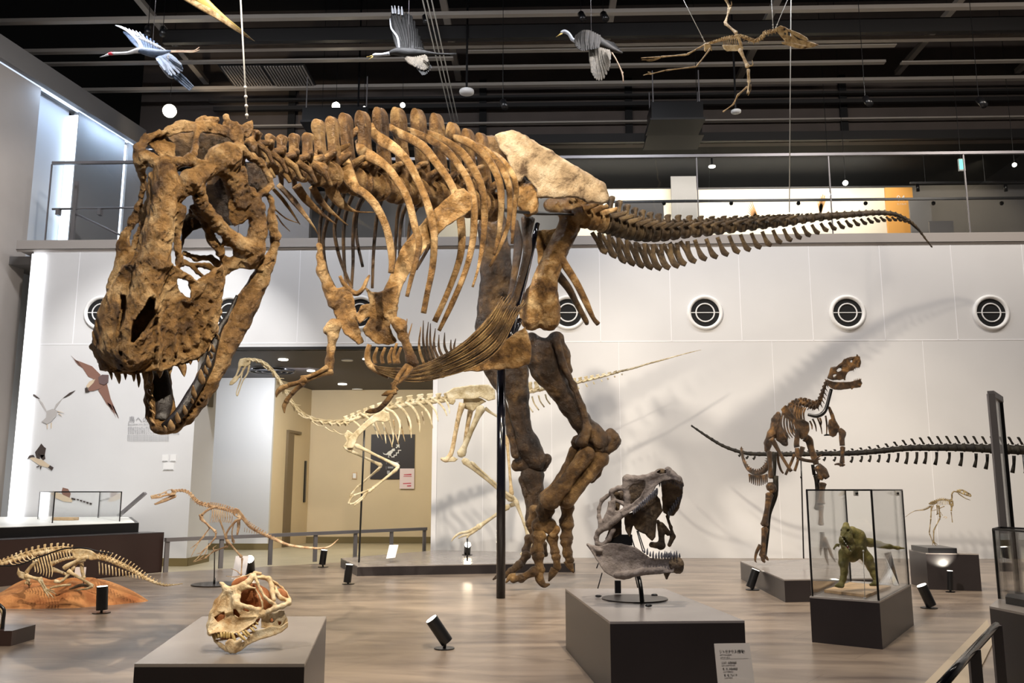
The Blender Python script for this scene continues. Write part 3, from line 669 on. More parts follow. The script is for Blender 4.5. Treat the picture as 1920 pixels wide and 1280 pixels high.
a = at(694, 898, SY); b = at(778, 814, SY); MB().box((a.x, SY, a.z), (b.x, SY+.03, b.z)).out('board', M['signblack'], T)
def flat(name, polys, v, Y, m, parent, th=.004):
    mb = MB()
    for P in polys:
        Q = [v.p(x, y, Y) for x, y in P]; n = len(Q)
        mb.add([tuple(q) for q in Q]+[(q.x, q.y+th, q.z) for q in Q], [tuple(range(n)), tuple(range(2*n-1, n-1, -1))]+[(i, n+i, n+(i+1) % n, (i+1) % n) for i in range(n)])
    return mb.out(name, M[m], parent)
v = Vw(680, 790, 9.14, SY)
flat('dinosaur_symbol', [[(345, 530), (360, 560), (400, 572), (440, 570), (470, 590), (495, 550), (520, 520), (500, 515), (555, 500), (558, 490), (530, 490), (555, 480), (550, 462), (510, 465), (490, 490), (440, 515), (410, 550), (380, 555)], [(440, 570), (455, 570), (445, 600), (465, 615), (430, 612), (438, 600)], [(470, 575), (485, 570), (498, 600), (480, 590)]], v, SY-.006, 'signwhite', T)
flat('stairs_symbol', [[(490, 598), (530, 598), (530, 570), (570, 570), (570, 530), (605, 530), (605, 485), (660, 485), (660, 500), (620, 500), (620, 545), (585, 545), (585, 585), (545, 585), (545, 614), (490, 614)]], v, SY-.006, 'signwhite', T)
flat('arrow_symbol', [[(565, 445), (600, 410), (575, 410), (575, 395), (630, 392), (632, 450), (618, 450), (616, 425), (578, 460)]], v, SY-.006, 'signwhite', T)
flat('lettering', [[(430, 770), (525, 770), (525, 776), (430, 776)], [(430, 782), (525, 782), (525, 800), (430, 800)], [(570, 690), (625, 690), (625, 700), (570, 700)], [(405, 690), (410, 690), (410, 730), (405, 730)], [(400, 765), (405, 765), (405, 820), (400, 820)], [(418, 842), (465, 842), (465, 900), (418, 900)]], v, SY-.006, 'grid', T)
T = thing('paper_notice', 'pink printed notice taped over the corner of the black lobby sign', 'notice', tuple(at(762, 915, SY)))
a = at(749, 916, SY-.02); b = at(777, 878, SY-.02); MB().box((a.x, SY-.02, a.z), (b.x, SY-.012, b.z)).out('sheet', M['pink'], T)
flat('lettering', [[(705, 905), (835, 895), (835, 918), (705, 918)], [(700, 935), (840, 935), (840, 945), (700, 945)], [(690, 1055), (830, 1048), (830, 1065), (690, 1070)], [(760, 1095), (830, 1090), (830, 1112), (760, 1112)]], v, SY-.024, 'red', T)
T = thing('switch_plate', 'small beige switch plate on the lobby wall left of the black sign', 'switch', tuple(at(664, 890, SY)))
a = at(660, 898, SY); b = at(669, 885, SY); MB().box((a.x, SY, a.z), (b.x, SY+.02, b.z)).out('plate', M['wood'], T)
a = at(661.5, 896, SY); b = at(667.5, 887, SY); MB().box((a.x, SY-.006, a.z), (b.x, SY, b.z)).out('rocker', M['white'], T)
# low barrier rail along the floor edge
T = thing('barrier_rail', 'low grey metal barrier rail on seven posts along the floor edge', 'railing', tuple(P2))
dirv = (P3-P2).normalized(); hR = .43
def edge(px):
    d = ray(px, 918); A = np.array([[d[0], -dirv.x], [d[1], -dirv.y]]); t = np.linalg.solve(A, np.array([P2.x, P2.y]))[1]; return P2+dirv*t
pa, pb = edge(316), edge(800)
MB().beam((pa.x, pa.y, hR), (pb.x, pb.y, hR), .07, .05).out('top_bar', M['railmetal'], T)
for px in (320, 421, 512, 595, 669, 736, 797):
    q = edge(px); MB().beam((q.x-dirv.x*.03, q.y-dirv.y*.03, hR/2), (q.x+dirv.x*.03, q.y+dirv.y*.03, hR/2), .03, hR).out('post', M['railmetal'], T)
# --- plinths and platforms
def slab(name, pts, h, lab, cat, z0=0., top='plinthtop', side='plinth', lip=.012):
    T = thing(name, lab, cat, (pts[0].x, pts[0].y, z0)); P = [(p.x, p.y) for p in pts]
    MB().prism(P, z0, h-lip).out('body', M[side], T); MB().prism(P, h-lip, h).out('top', M[top], T)
    return T
def quad(h, *px): return [gnd(x, y, h) for x, y in px]
p = quad(.45, (252, 1244), (571, 1244), (612, 1155), (379, 1155)); PL1 = p
slab('plinth', p, .45, 'long dark plinth with a grey top under the small ivory skull', 'plinth')
p = quad(.41, (1143.7, 1165), (1396, 1163), (1245, 1102.5), (1060, 1103)); PL2 = p
slab('plinth', p, .41, 'long dark plinth under the grey open jawed skull', 'plinth')
p = quad(.126, (639, 1046), (670, 1061), (1078, 1054), (1050, 1036), (822, 1031)); PF1 = p
slab('platform', p, .126, 'low wide dark platform under the pale long necked skeleton', 'platform')
p = quad(.22, (1388, 1051.5), (1470.5, 1086), (1650, 1083), (1600, 1046)); PF2 = p
slab('platform', p, .22, 'low dark corner platform under the upright dark skeleton', 'platform')
f = quad(.325, (1518, 1117.5), (1649, 1127), (1708, 1095)); f.append(f[0]+f[2]-f[1]); PC = f
slab('case_plinth', f, .325, 'square dark plinth carrying the glass case with the green model', 'plinth')
q = quad(.40, (1736, 1036), (1835, 1038), (1795, 1031), (1704, 1029.5)); PS = q
slab('plinth', q, .40, 'black plinth under the small dark two legged skeleton', 'plinth')
def glasscase(name, c, z0, z1, lab, m=.012):
    T = thing(name, lab, 'glass case', (c[0].x, c[0].y, z0)); n = 4
    for i in range(n):
        a = c[i]; b = c[(i+1) % n]
        MB().beam((a.x, a.y, (z0+z1)/2), (b.x, b.y, (z0+z1)/2), .008, z1-z0).out('glass_pane', M['glass'], T)
    mb = MB()
    for i in range(n):
        a = c[i]; b = c[(i+1) % n]
        mb.beam((a.x, a.y, (z0+z1)/2), (a.x, a.y+.0001, (z0+z1)/2), m, z1-z0) if False else mb.box((a.x-m/2, a.y-m/2, z0), (a.x+m/2, a.y+m/2, z1))
        mb.beam((a.x, a.y, z1), (b.x, b.y, z1), m, m)
    mb.out('edge_frame', M['black'], T)
    MB().prism([(p.x, p.y) for p in c], z1-.006, z1).out('glass_top', M['glass'], T)
    return T
def inset(c, k): m = sum(c, Vector())/len(c); return [m+(p-m)*k for p in c]
glasscase('glass_case', inset(PC, .95), .325, 1.098, 'tall glass case around the green dinosaur model')
# right edge case
f = quad(.45, (1855, 1136), (1960, 1157), (1985, 1128), (1880, 1115))
slab('case_plinth', f, .45, 'black plinth of the glass case cut by the right edge', 'plinth')
g = quad(.45, (1874, 1122), (1960, 1139), (1978, 1126), (1886, 1113)); glasscase('glass_case', g, .45, .862, 'small glass case cut by the right edge of the view')
tag(MB().prism([(p.x, p.y) for p in quad(.452, (1886, 1131), (1945, 1142), (1955, 1128), (1893, 1119))], .451, .49).out('display_block', M['black']), 'low black block inside the glass case at the right edge', 'block')
T = thing('glass_screen', 'tall narrow framed glass screen standing near the right edge', 'screen', tuple(at(1874, 1100, 5.6)))
a = at(1874, 918, 5.9); b = at(1891, 918, 6.3); zt_ = at(1858, 738, 5.9).z
for q in (a, b): MB().box((q.x-(.022 if q is a else .012), q.y-.012, 0), (q.x+(.022 if q is a else .012), q.y+.012, zt_)).out('post', M['railmetal' if q is a else 'black'], T)
MB().beam((a.x, a.y, zt_), (b.x, b.y, zt_), .04, .04).out('top_bar', M['railmetal'], T)
MB().beam((a.x, a.y, zt_/2), (b.x, b.y, zt_/2), .01, zt_-.05).out('glass_pane', M['glass'], T)
# lower right handrail and pale kerb
T = thing('handrail', 'black handrail in the lower right corner', 'handrail', tuple(gnd(1800, 1270)))
mb = MB(); mb.tube([gnd(1752, 1300, .6), gnd(1800, 1245, .6), gnd(1868, 1172, .6)], [.013]*3, sub=1); mb.out('rail', M['pole'], T, True)
for px, py in ((1826, 1217), (1868, 1172)):
    c = gnd(px, py, .6); MB().box((c.x-.018, c.y-.008, 0), (c.x+.018, c.y+.008, .6)).out('post', M['railmetal'], T)
M['kerb'] = mat('pale tan kerb', (.42, .34, .24), .4)
setting('trim_kerb', MB().prism([(p.x, p.y) for p in quad(.0, (1728, 1290), (1822, 1290), (1866, 1200), (1851, 1164))], 0, .012), M['kerb'])
# left display counters
T = thing('display_counter', 'long black display counter against the wall with bird prints', 'counter', tuple(gnd(200, 1080)))
hz = .65
a = gnd(303, 1072.5); b = gnd(-60, 1104.6); n_ = Vector((b.y-a.y, -(b.x-a.x), 0)).normalized(); n_ = n_ if n_.y > 0 else -n_
e_ = (b-a).normalized(); f = [b+n_*.42, a+e_*.12+n_*.42, at(249, 918, WY-.06), at(-20, 918, WY-.06)]
MB().prism([(p.x, p.y) for p in f], 0, hz-.14).out('base', M['plinth'], T)
g = inset(f, 1.01); MB().prism([(p.x, p.y) for p in g], hz-.13, hz).out('top_box', M['black'], T)
M['lighttop'] = mat('white counter top', (.8, .8, .76), .4)
MB().prism([(p.x, p.y) for p in inset(f, .96)], hz, hz+.004).out('white_panel', M['lighttop'], T)
T = thing('low_wall_panel', 'dark brown low reading rail in front of the black counter', 'panel', tuple(gnd(303, 1072)))
a = gnd(303, 1072.5); b = gnd(-40, 1103); n_ = Vector((b.y-a.y, -(b.x-a.x), 0)).normalized(); n_ = n_ if n_.y > 0 else -n_
M['brownpanel'] = mat('dark brown panel', (.03, .017, .015), .3)
MB().prism([(q.x, q.y) for q in (b, a, a+n_*.35, b+n_*.35)], 0, .52).out('board', M['brownpanel'], T)
MB().prism([(q.x, q.y) for q in (b, a, a+n_*.36, b+n_*.36)], .52, .53).out('cap', M['plinth'], T)
g = quad(hz, (98, 981), (224, 978), (228, 970), (71, 973.5)); g[2] = g[1]+g[3]-g[0]; glasscase('glass_case', g, hz+.005, 1.07, 'long low glass case on the left display counter')
m_ = sum(g, Vector())/4
tag(MB().box((m_.x-.35, m_.y-.1, hz+.006), (m_.x-.0, m_.y+.05, hz+.05)).out('fossil_slab', M['wood']), 'small tan fossil slab inside the left glass case', 'fossil')
c = gnd(222, 973, hz); tag(MB().beam((c.x, c.y, hz+.05), (c.x+.35, c.y+.1, hz+.4), .25, .04).out('tilted_card', M['railmetal']), 'grey tilted display card right of the left glass case', 'card')
# --- floor uplights
def uplight(base, c0, c1, r, lab, z0=0., lens='lampsoft', tow=0., Yf=None):
    b = gnd(*base, z0); Y = b.y; T = thing('floor_uplight', lab, 'uplight', tuple(b), 'black floor uplights')
    p = at(c0[0], c0[1], Y); q = at(c1[0], c1[1], Y+tow); R = r*Y/F
    n = 24
    MB().cyl((b.x, b.y, z0), (b.x, b.y, z0+.008), R*1.6, n=n).out('base_disc', M['black'], T)
    MB().cyl((b.x, b.y, z0), p+(q-p).normalized()*.02, .012, n=8).out('stem', M['black'], T)
    MB().cyl(p, q, R, n=n).out('housing', M['black'], T, False)
    d = (q-p).normalized(); MB().cyl(q, q+d*.004, R*.9, n=n).out('lens', M[lens], T)
    return q, d
uplight((833, 1216), (838, 1203), (809, 1160), 11.5, 'black floor uplight leaning left in the middle foreground', tow=-.03)
uplight((653, 1095), (651, 1091), (655, 1058), 7, 'black floor uplight at the corner of the low wide platform')
uplight((606, 1063), (604, 1058), (608, 1031), 6, 'black floor uplight under the small raptor tail tip')
uplight((190, 1149), (191, 1143), (192, 1099), 10, 'black floor uplight in front of the orange mound')
uplight((1411, 1106), (1406, 1101), (1417, 1068), 7.5, 'black floor uplight beside the dark corner platform')
uplight((1742, 1140), (1746, 1135), (1728, 1097), 9, 'black floor uplight leaning left right of the tall glass case')
q, d = uplight((1782, 1110), (1782, 1106), (1781, 1070), 5, 'slim black floor uplight in front of the black plinth')
spot('uplight_beam', q+Vector((0, 0, .03)), (q.x, q.y+.6, q.z+.5), 12, 80, (1, .9, .75), .02)
uplight((470, 1076), (470, 1071), (468, 1048), 8, 'black floor uplight with its lamp facing the camera behind the ivory skull', lens='lamphot', tow=-.25)
uplight((876, 1040), (876, 1036), (877, 1021), 6, 'black uplight glaring on the low wide platform', z0=.126, lens='lamphot', tow=-.2)
# ================================================================== vertebra building blocks (object-space templates)
def templ(build, vox=.09, k=.12):
    s = SDF(k); build(s); return s.mesh(vox, .015, .12)
def t_body(s):        # lateral x, along y, up z; centrum radius 1, length 2
    for y in (-.85, .85): s.cap((0, y*.9, 0, .72), (0, y*1.0, 0, .70)); s.ell((0, y, 0), (1., .26, 1.))
    s.cap((0, -.8, 0, .62), (0, .8, 0, .62)); s.cap((0, -.5, .9, .42), (0, .5, .95, .42))
    for x in (-1, 1):
        s.cap((.3*x, 0, 1.0, .3), (1.15*x, .1, 1.45, .2)); s.cap((.3*x, -.5, 1.2, .24), (.45*x, -1.05, 1.45, .2)); s.cap((.3*x, .5, 1.2, .24), (.4*x, 1.0, 1.3, .2))
def t_neck(s):
    for y in (-.85, .85): s.ell((0, y, 0), (1., .3, .95))
    s.cap((0, -.8, 0, .65), (0, .8, 0, .65)); s.cap((0, -.4, .8, .5), (0, .5, .8, .5))
    for x in (-1, 1):
        s.cap((.4*x, -.3, .9, .35), (1.1*x, -.95, 1.35, .3)); s.cap((.4*x, .3, .9, .35), (1.1*x, .9, 1.15, .3))
        s.cap((.7*x, -.3, .5, .35), (1.7*x, .1, -.2, .3)); s.cap((1.7*x, .1, -.2, .3), (2.0*x, .5, -1.1, .22))
def t_tail(s):
    for y in (-.85, .85): s.ell((0, y, 0), (1., .24, 1.))
    s.cap((0, -.8, 0, .7), (0, .8, 0, .7)); s.cap((0, -.5, .85, .34), (0, .5, .85, .34))
    for x in (-1, 1):
        s.cap((.5*x, .1, .5, .3), (2.0*x, .5, .6, .17)); s.cap((.2*x, -.5, 1.1, .2), (.35*x, -1.3, 1.35, .18)); s.cap((.2*x, .5, 1.1, .2), (.25*x, 1.1, 1.2, .17))
def t_tailend(s):
    for y in (-.9, .9): s.ell((0, y, 0), (1., .22, .95))
    s.cap((0, -.9, 0, .62), (0, .9, 0, .62)); s.cap((0, -.9, .8, .25), (0, .9, .7, .25)); s.cap((0, -.9, .8, .22), (0, -1.5, 1.0, .2)); s.cap((0, .7, .8, .25), (0, 1.1, 1.15, .2))
def t_spine(s):       # unit height 1 (z 0..1), half length 1 along y, thickness in x
    s.k = .08; s.plate([(-.5, 0), (.6, 0), (.45, .5), (.55, .8), (.5, .97), (.2, 1.03), (-.35, 1.0), (-.55, .85), (-.42, .5)], 0, .16); s.ops[-1] = sw_yz(s.ops[-1]); s.cap((0, -.35, .86, .2), (0, .35, .86, .2)); s.cap((0, .1, .3, .2), (0, -.1, .7, .2))
def t_spike(s):
    s.k = .06; s.cap((0, .2, 0, .16), (0, 0, .9, .11)); s.cap((0, -.2, 0, .16), (0, -.1, .5, .12))
def sw_yz(op):
    lo, hi, f, a, b = op; g = lambda X, Y, Z: np.transpose(f(np.transpose(Y, (1, 2, 0)), np.transpose(Z, (1, 2, 0)), np.transpose(X, (1, 2, 0))), (2, 0, 1))
    return (np.array([lo[2], lo[0], lo[1]]), np.array([hi[2], hi[0], hi[1]]), g, a, b)
TB = {k: templ(f, *a) for k, f, a in (('body', t_body, ()), ('neck', t_neck, ()), ('tail', t_tail, ()), ('tailend', t_tailend, (.14,)), ('spine', t_spine, (.05, .05)), ('spike', t_spike, (.06, .05)))}
TBs = {k: templ(f, *a) for k, f, a in (('body', t_body, (.26,)), ('neck', t_neck, (.26,)), ('tail', t_tail, (.26,)), ('tailend', t_tailend, (.26,)), ('spine', t_spine, (.1, .05)), ('spike', t_spike, (.1, .05)))}
def vertebra(name, P, T, r, ln, m, parent, body='body', spine='spine', sh=2., sw=1., lean=0., up=(0, 0, 1), small=False, wide=1.):
    """P centre, T axis toward the tail, r centrum radius, ln centrum length, sh neural spine height, sw its half length"""
    D = TBs if small else TB
    t = Vector(T).normalized(); u = Vector(up); u = (u-t*u.dot(t)).normalized(); l = t.cross(u); P = Vector(P)
    A = np.array([l, t, u]); V, Q = D[body]; V = V*np.array([r*wide, ln/2, r])
    W = V@A+np.array(P); QQ = Q
    if sh > 0:
        V2, Q2 = D[spine]; V2 = V2*np.array([max(r*(1.9 if not small else 1.2), sw*.7), sw, sh])
        V2 = V2+np.array([0, 0, r*1.0]); V2[:, 1] += (V2[:, 2]-r)*lean
        W = np.concatenate([W, V2@A+np.array(P)]); QQ = np.concatenate([Q, Q2+len(V)])
    return fastmesh(name, W, QQ, m, parent)
def path(pts, n):   # resample list of tuples by Catmull-Rom, return n samples of all channels
    P = [np.array(p, float) for p in pts]; out = []; K = len(P)-1
    for q in range(n):
        s = q/(n-1)*K; i = min(int(s), K-1); t = s-i
        a = P[i-1] if i else 2*P[0]-P[1]; b = P[i]; c = P[i+1]; d = P[i+2] if i+2 < len(P) else 2*P[-1]-P[-2]
        out.append(.5*((2*b)+(-a+c)*t+(2*a-5*b+4*c-d)*t*t+(-a+3*b-3*c+d)*t**3))
    return out
def tooth(parent, b, tip, r, m, name='tooth', n=8):
    b = Vector(b); tip = Vector(tip); mid = (b+tip)/2+(b-tip).orthogonal().normalized()*(b-tip).length*.05
    return MB().tube([b, b+(mid-b)*.6, mid, mid+(tip-mid)*.6, tip], [r*.85, r, r*.85, r*.5, r*.08], n=n, sub=2).out(name, m, parent, True)
# ================================================================== the large tyrannosaur
RX = thing('tyrannosaur_skeleton', 'huge brown mounted theropod skeleton towering over the whole hall', 'dinosaur skeleton', tuple(gnd(1010, 1100)))
Z1, Z2 = (160, 200, 4.2675), (160, 480, 3.6575)
YS = 4.75
s = SDF(5)
# nasal column and snout
s.chain(cz(Z1, [(640, 500, -25, 95), (650, 640, -42, 105), (630, 820, -55, 100), (590, 1020, -70, 110), (550, 1240, -80, 130)]), k=10)
s.chain(cz(Z1, [(540, 560, -20, 40), (545, 800, -40, 40), (500, 1020, -50, 50), (430, 1260, -55, 60)]), k=8)
s.chain(cz(Z2, [(430, 150, -82, 110), (400, 330, -95, 105), (330, 520, -100, 110), (300, 680, -100, 115)]), k=12)
s.ell((Z2[0]+310/Z2[2], Z2[1]+620/Z2[2], -75), (62, 47, 42), k=8)
s.ell((Z2[0]+230/Z2[2], Z2[1]+470/Z2[2], -55), (42, 88, 40), .25, k=8)
s.plate(cz(Z2, [(500, 30, -70), (600, 60, -60), (690, 115, -48), (780, 180, -34), (880, 130, -10), (940, 60, 0), (955, 160, 4), (940, 290, 6), (915, 400, 6), (900, 490, 6), (860, 590, 0), (810, 680, -8), (700, 730, -25), (600, 755, -40), (490, 800, -62), (470, 500, -75)]), 'fit', 9, k=10, bulge=-10)
s.plate(cz(Z2, [(260, 60, -78), (500, 30, -80), (500, 770, -72), (400, 795, -80), (300, 800, -82), (200, 790, -72), (130, 775, -58), (60, 640, -38), (62, 540, -30), (110, 350, -36), (170, 240, -48)]), 'fit', 14, k=12, bulge=-26)
for x, y, r in ((60, 620, 30), (130, 755, 28), (220, 775, 28), (320, 782, 28), (420, 775, 28), (540, 740, 32), (650, 700, 30), (740, 670, 26), (820, 610, 24), (880, 500, 22)):
    d = -78+abs(x-300)*.12; s.ell((Z2[0]+x/Z2[2], Z2[1]+y/Z2[2], d+6), (r/3, r/3, 9), k=5)
for (x0, y0), (x1, y1) in (((620, 330), (690, 620)), ((690, 330), (760, 590)), ((760, 330), (830, 560)), ((820, 290), (880, 460)), ((560, 330), (610, 650)), ((880, 200), (915, 380))):
    s.cap((Z2[0]+x0/Z2[2], Z2[1]+y0/Z2[2], -51+(x0-560)*.15, 3), (Z2[0]+x1/Z2[2], Z2[1]+y1/Z2[2], -54+(x1-560)*.15, 6), k=7)
# brow and lacrimal
s.chain(cz(Z1, [(740, 700, -45, 60), (850, 590, -38, 88), (960, 520, -22, 70), (1030, 450, -5, 60)]), k=7)
s.chain(cz(Z1, [(900, 660, -32, 60), (940, 800, -15, 58), (1050, 930, 5, 55), (1150, 1030, 20, 55), (1280, 1120, 30, 70)]), k=6)
s.chain(cz(Z1, [(860, 800, -15, 28), (950, 920, 10, 32), (1010, 1060, 22, 40), (1090, 1170, 28, 40)]), k=4)
s.chain(cz(Z1, [(840, 820, 5, 12), (850, 900, 25, 10), (860, 960, 40, 8)]))
s.chain(cz(Z1, [(770, 830, -50, 45), (730, 980, -45, 30), (735, 1130, -45, 28), (760, 1250, -40, 40)]), k=5)
# postorbital boss and bars
s.ell((Z1[0]+1105/Z1[2], Z1[1]+425/Z1[2], 2), (38, 31, 30), -.5, k=8); s.chain(cz(Z1, [(1150, 520, 4, 70), (1190, 620, 16, 74), (1230, 760, 26, 66), (1240, 860, 30, 50)]), k=8)
s.ell((Z1[0]+1190/Z1[2], Z1[1]+350/Z1[2], 25), (18, 12, 18), k=8)
s.plate(cz(Z1, [(1180, 480, 10), (1280, 470, 20), (1300, 600, 22), (1350, 720, 28), (1330, 860, 30), (1260, 930, 30), (1190, 960, 28), (1150, 900, 22), (1140, 780, 18), (1170, 680, 14), (1150, 580, 8)]), 'fit', 8, k=6, bulge=-6)
s.chain(cz(Z1, [(1210, 330, 22, 50), (1330, 400, 38, 30), (1410, 450, 50, 26), (1470, 560, 58, 22), (1490, 630, 60, 24), (1430, 690, 50, 24), (1370, 720, 42, 28)]), k=4)
s.chain(cz(Z1, [(1330, 690, 32, 40), (1370, 820, 42, 66), (1380, 980, 45, 72), (1350, 1130, 42, 82), (1320, 1230, 40, 66)]), k=6)
s.chain(cz(Z1, [(1450, 690, 60, 20), (1490, 760, 68, 22), (1490, 900, 66, 40), (1515, 1030, 70, 42), (1520, 1090, 74, 30), (1480, 1200, 66, 34), (1400, 1290, 58, 40)]), k=4)
s.plate(cz(Z1, [(1050, 1170, 26), (1110, 1070, 28), (1240, 1050, 34), (1400, 1090, 44), (1440, 1200, 50), (1350, 1290, 46), (1180, 1290, 36), (1100, 1260, 30)]), 'fit', 8, k=6)
s.chain(cz(Z2, [(690, 300, -35, 38), (800, 200, -15, 46), (900, 120, 8, 36), (1010, 60, 30, 36), (1080, 20, 40, 40), (1170, 30, 60, 36)]), k=5)
# crest, supratemporal pits, occiput
s.chain(cz(Z1, [(660, 190, 45, 34), (790, 145, 55, 40), (900, 160, 55, 36), (1000, 160, 58, 40), (1120, 190, 60, 36), (1200, 250, 55, 34)]), k=6)
s.chain(cz(Z1, [(895, 170, 48, 22), (885, 290, 25, 20), (860, 380, -5, 30), (830, 440, -22, 40)]), k=5)
s.plate(cz(Z1, [(650, 190, 50), (720, 130, 58), (800, 120, 60), (890, 150, 60), (1000, 135, 62), (1090, 160, 64), (1180, 215, 60), (1120, 235, 52), (1000, 205, 48), (900, 190, 46), (790, 200, 46), (700, 215, 46)]), 'fit', 5, k=6, bulge=-6)
s.chain(cz(Z1, [(650, 430, -20, 40), (740, 450, -25, 42), (830, 420, -25, 40), (930, 470, -20, 40), (1010, 470, -6, 40)]), k=6)
s.chain(cz(Z1, [(450, 440, 0, 66), (430, 340, 8, 42), (490, 250, 20, 30), (600, 215, 34, 22), (660, 210, 42, 26)]), k=6)
s.chain(cz(Z1, [(480, 400, -5, 60), (560, 440, -14, 44), (640, 440, -20, 36)]), k=6)
s.plate(cz(Z1, [(480, 250, 34), (640, 215, 50), (720, 300, 60), (720, 430, 40), (600, 410, 20), (530, 330, 22)]), 'fit', 4, k=4)
s.chain(cz(Z1, [(900, 110, 66, 20), (960, 100, 68, 32), (1060, 105, 70, 22)]), k=4)
s.chain(cz(Z1, [(1120, 80, 74, 26), (1140, 140, 72, 34), (1200, 200, 66, 30)]), k=4)
s.plate(cz(Z1, [(1220, 160, 70), (1345, 95, 78), (1340, 190, 80), (1310, 240, 76), (1240, 240, 68)]), 'fit', 4, k=4)
s.chain(cz(Z1, [(1200, 150, 68, 34), (1230, 230, 60, 40), (1240, 290, 50, 34)]), k=5)
# far side of the skull
s.chain(cz(Z1, [(450, 500, 4, 40), (465, 640, 15, 20), (430, 780, 25, 22), (370, 920, 34, 28), (320, 1020, 36, 30), (330, 1160, 32, 26), (340, 1290, 20, 30)]), k=6)
s.chain(cz(Z1, [(500, 620, 0, 16), (500, 780, 8, 18), (470, 920, 14, 26), (420, 1040, 16, 30), (370, 1150, 14, 26), (360, 1290, -5, 40)]), k=6)
s.plate(cz(Z1, [(420, 800, 36), (490, 780, 24), (480, 900, 22), (380, 960, 36)]), 'fit', 5, k=5)
s.chain(cz(Z2, [(180, 220, -15, 40), (240, 60, 5, 40), (250, -60, 15, 36), (265, -150, 20, 30)]), k=8)
# palate seen through the openings
s.chain(cz(Z2, [(640, 30, 10, 18), (740, 60, 20, 18), (850, 70, 26, 20), (930, 120, 22, 24)]), k=4)
s.chain(cz(Z2, [(720, 60, 20, 12), (770, 110, 20, 14), (830, 150, 16, 14)]), k=4)
s.chain(cz(Z1, [(790, 1170, 40, 22), (880, 1210, 46, 20), (1000, 1210, 50, 24), (1060, 1260, 45, 30)]), k=4)
# openings
def hole(v, pts, r0, r1=None): s.chain([(*q[:3], q[3]) for q in cz(v, pts)], sub=True, k=5)
s.plate(cz(Z2, [(440, 285), (482, 292), (478, 400), (430, 480), (380, 550), (330, 600), (305, 590), (320, 480), (370, 380)]), -110, 45, sub=True, k=5)
s.plate(cz(Z2, [(245, 270), (285, 262), (280, 360), (250, 480), (225, 540), (215, 480), (235, 380)]), -108, 40, sub=True, k=5)
s.plate(cz(Z2, [(622, 140), (700, 170), (722, 230), (722, 290), (680, 280), (640, 230)]), -45, 60, sub=True, k=4)
s.plate(cz(Z1, [(1105, 1110), (1175, 1120), (1190, 1190), (1160, 1215), (1115, 1180)]), 30, 30, sub=True, k=4)
s.plate(cz(Z1, [(880, 690), (895, 710), (890, 740), (875, 720)]), -50, 25, sub=True, k=3)
for pts in ([(245, 250, -118, 7), (240, 550, -125, 7), (250, 700, -120, 7), (265, 830, -105, 7)], [(545, 180, -98, 8), (540, 300, -92, 7)], [(475, 420, -100, 8), (482, 560, -98, 8), (468, 700, -96, 8), (482, 850, -90, 8)]):
    s.chain(cz(Z2, pts), sub=True, k=3)
for x, y in ((145, 785), (190, 795), (232, 775), (295, 768), (340, 790), (408, 770), (540, 722), (620, 690), (680, 655), (100, 590), (455, 150), (360, 180), (790, 540), (860, 320)):
    s.ell((Z2[0]+x/Z2[2], Z2[1]+y/Z2[2], -84+abs(x-300)*.13-9), (4.2, 4.2, 14), sub=True, k=3)
SK = s.out('skull', M['rex'], RX, YS, 2.0, 1.5, .72)
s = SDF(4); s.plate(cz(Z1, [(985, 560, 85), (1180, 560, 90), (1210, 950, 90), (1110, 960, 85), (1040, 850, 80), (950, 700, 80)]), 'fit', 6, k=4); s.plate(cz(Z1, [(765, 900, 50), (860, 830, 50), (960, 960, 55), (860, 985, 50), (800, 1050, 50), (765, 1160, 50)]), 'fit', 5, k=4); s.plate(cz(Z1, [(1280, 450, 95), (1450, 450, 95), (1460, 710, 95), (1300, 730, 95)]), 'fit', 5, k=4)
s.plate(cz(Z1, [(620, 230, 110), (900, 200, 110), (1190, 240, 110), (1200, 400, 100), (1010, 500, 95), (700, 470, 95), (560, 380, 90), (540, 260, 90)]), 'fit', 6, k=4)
s.out('shaded_skull_backing', M['rexdark'], RX, YS, 2.4, 1.4, .8)  # backing plates added behind the openings, cavity shade put into their dark colour
#, M['rex'], RX, YS, 2.0, 1.5, .72)
v2 = Vw(*Z2, YS)
for x, y, tx, ty, r in ((165, 790, 178, 838, 8), (212, 800, 230, 865, 13), (268, 800, 272, 838, 8), (325, 800, 330, 850, 10), (360, 820, 362, 890, 9), (405, 790, 410, 875, 15), (445, 800, 450, 866, 11), (505, 750, 508, 824, 17), (572, 720, 578, 800, 14), (650, 730, 676, 815, 20), (712, 680, 718, 734, 14), (765, 660, 772, 716, 14), (835, 590, 848, 660, 17), (870, 510, 878, 548, 8), (895, 470, 905, 520, 8)):
    Yt = YS+(-78+abs(x-300)*.14)*YS/F; tooth(SK, v2.p(x, y-15, Yt+.0), v2.p(tx+3, ty+12, Yt-.02), v2.sz(r*1.45), M['tooth'])
# lower jaw
s = SDF(5)
s.chain(cz(Z2, [(1290, -20, 78, 30), (1240, 60, 72, 52), (1190, 180, 66, 62), (1115, 320, 56, 78), (1055, 430, 46, 84), (985, 560, 34, 84), (905, 720, 18, 82), (835, 860, 4, 78), (765, 980, -10, 72), (690, 1080, -24, 64), (610, 1150, -34, 54), (540, 1180, -40, 42)]), k=8)
s.plate(cz(Z2, [(1180, 50, 76), (1280, -10, 82), (1295, 20, 82), (1240, 150, 74), (1150, 200, 70)]), 'fit', 6, k=6)
s.chain(cz(Z2, [(540, 1180, -40, 40), (490, 1170, -40, 40), (455, 1100, -30, 40), (440, 1000, -20, 36), (435, 900, -12, 30), (430, 800, 0, 26), (420, 700, 10, 24)]), k=6)
s.plate(cz(Z2, [(430, 720, 30), (590, 740, 34), (590, 880, 26), (600, 960, 18), (625, 1050, 8), (560, 1130, -14), (500, 1170, -22), (450, 1080, -8), (430, 900, 16)]), 'fit', 6, k=8)
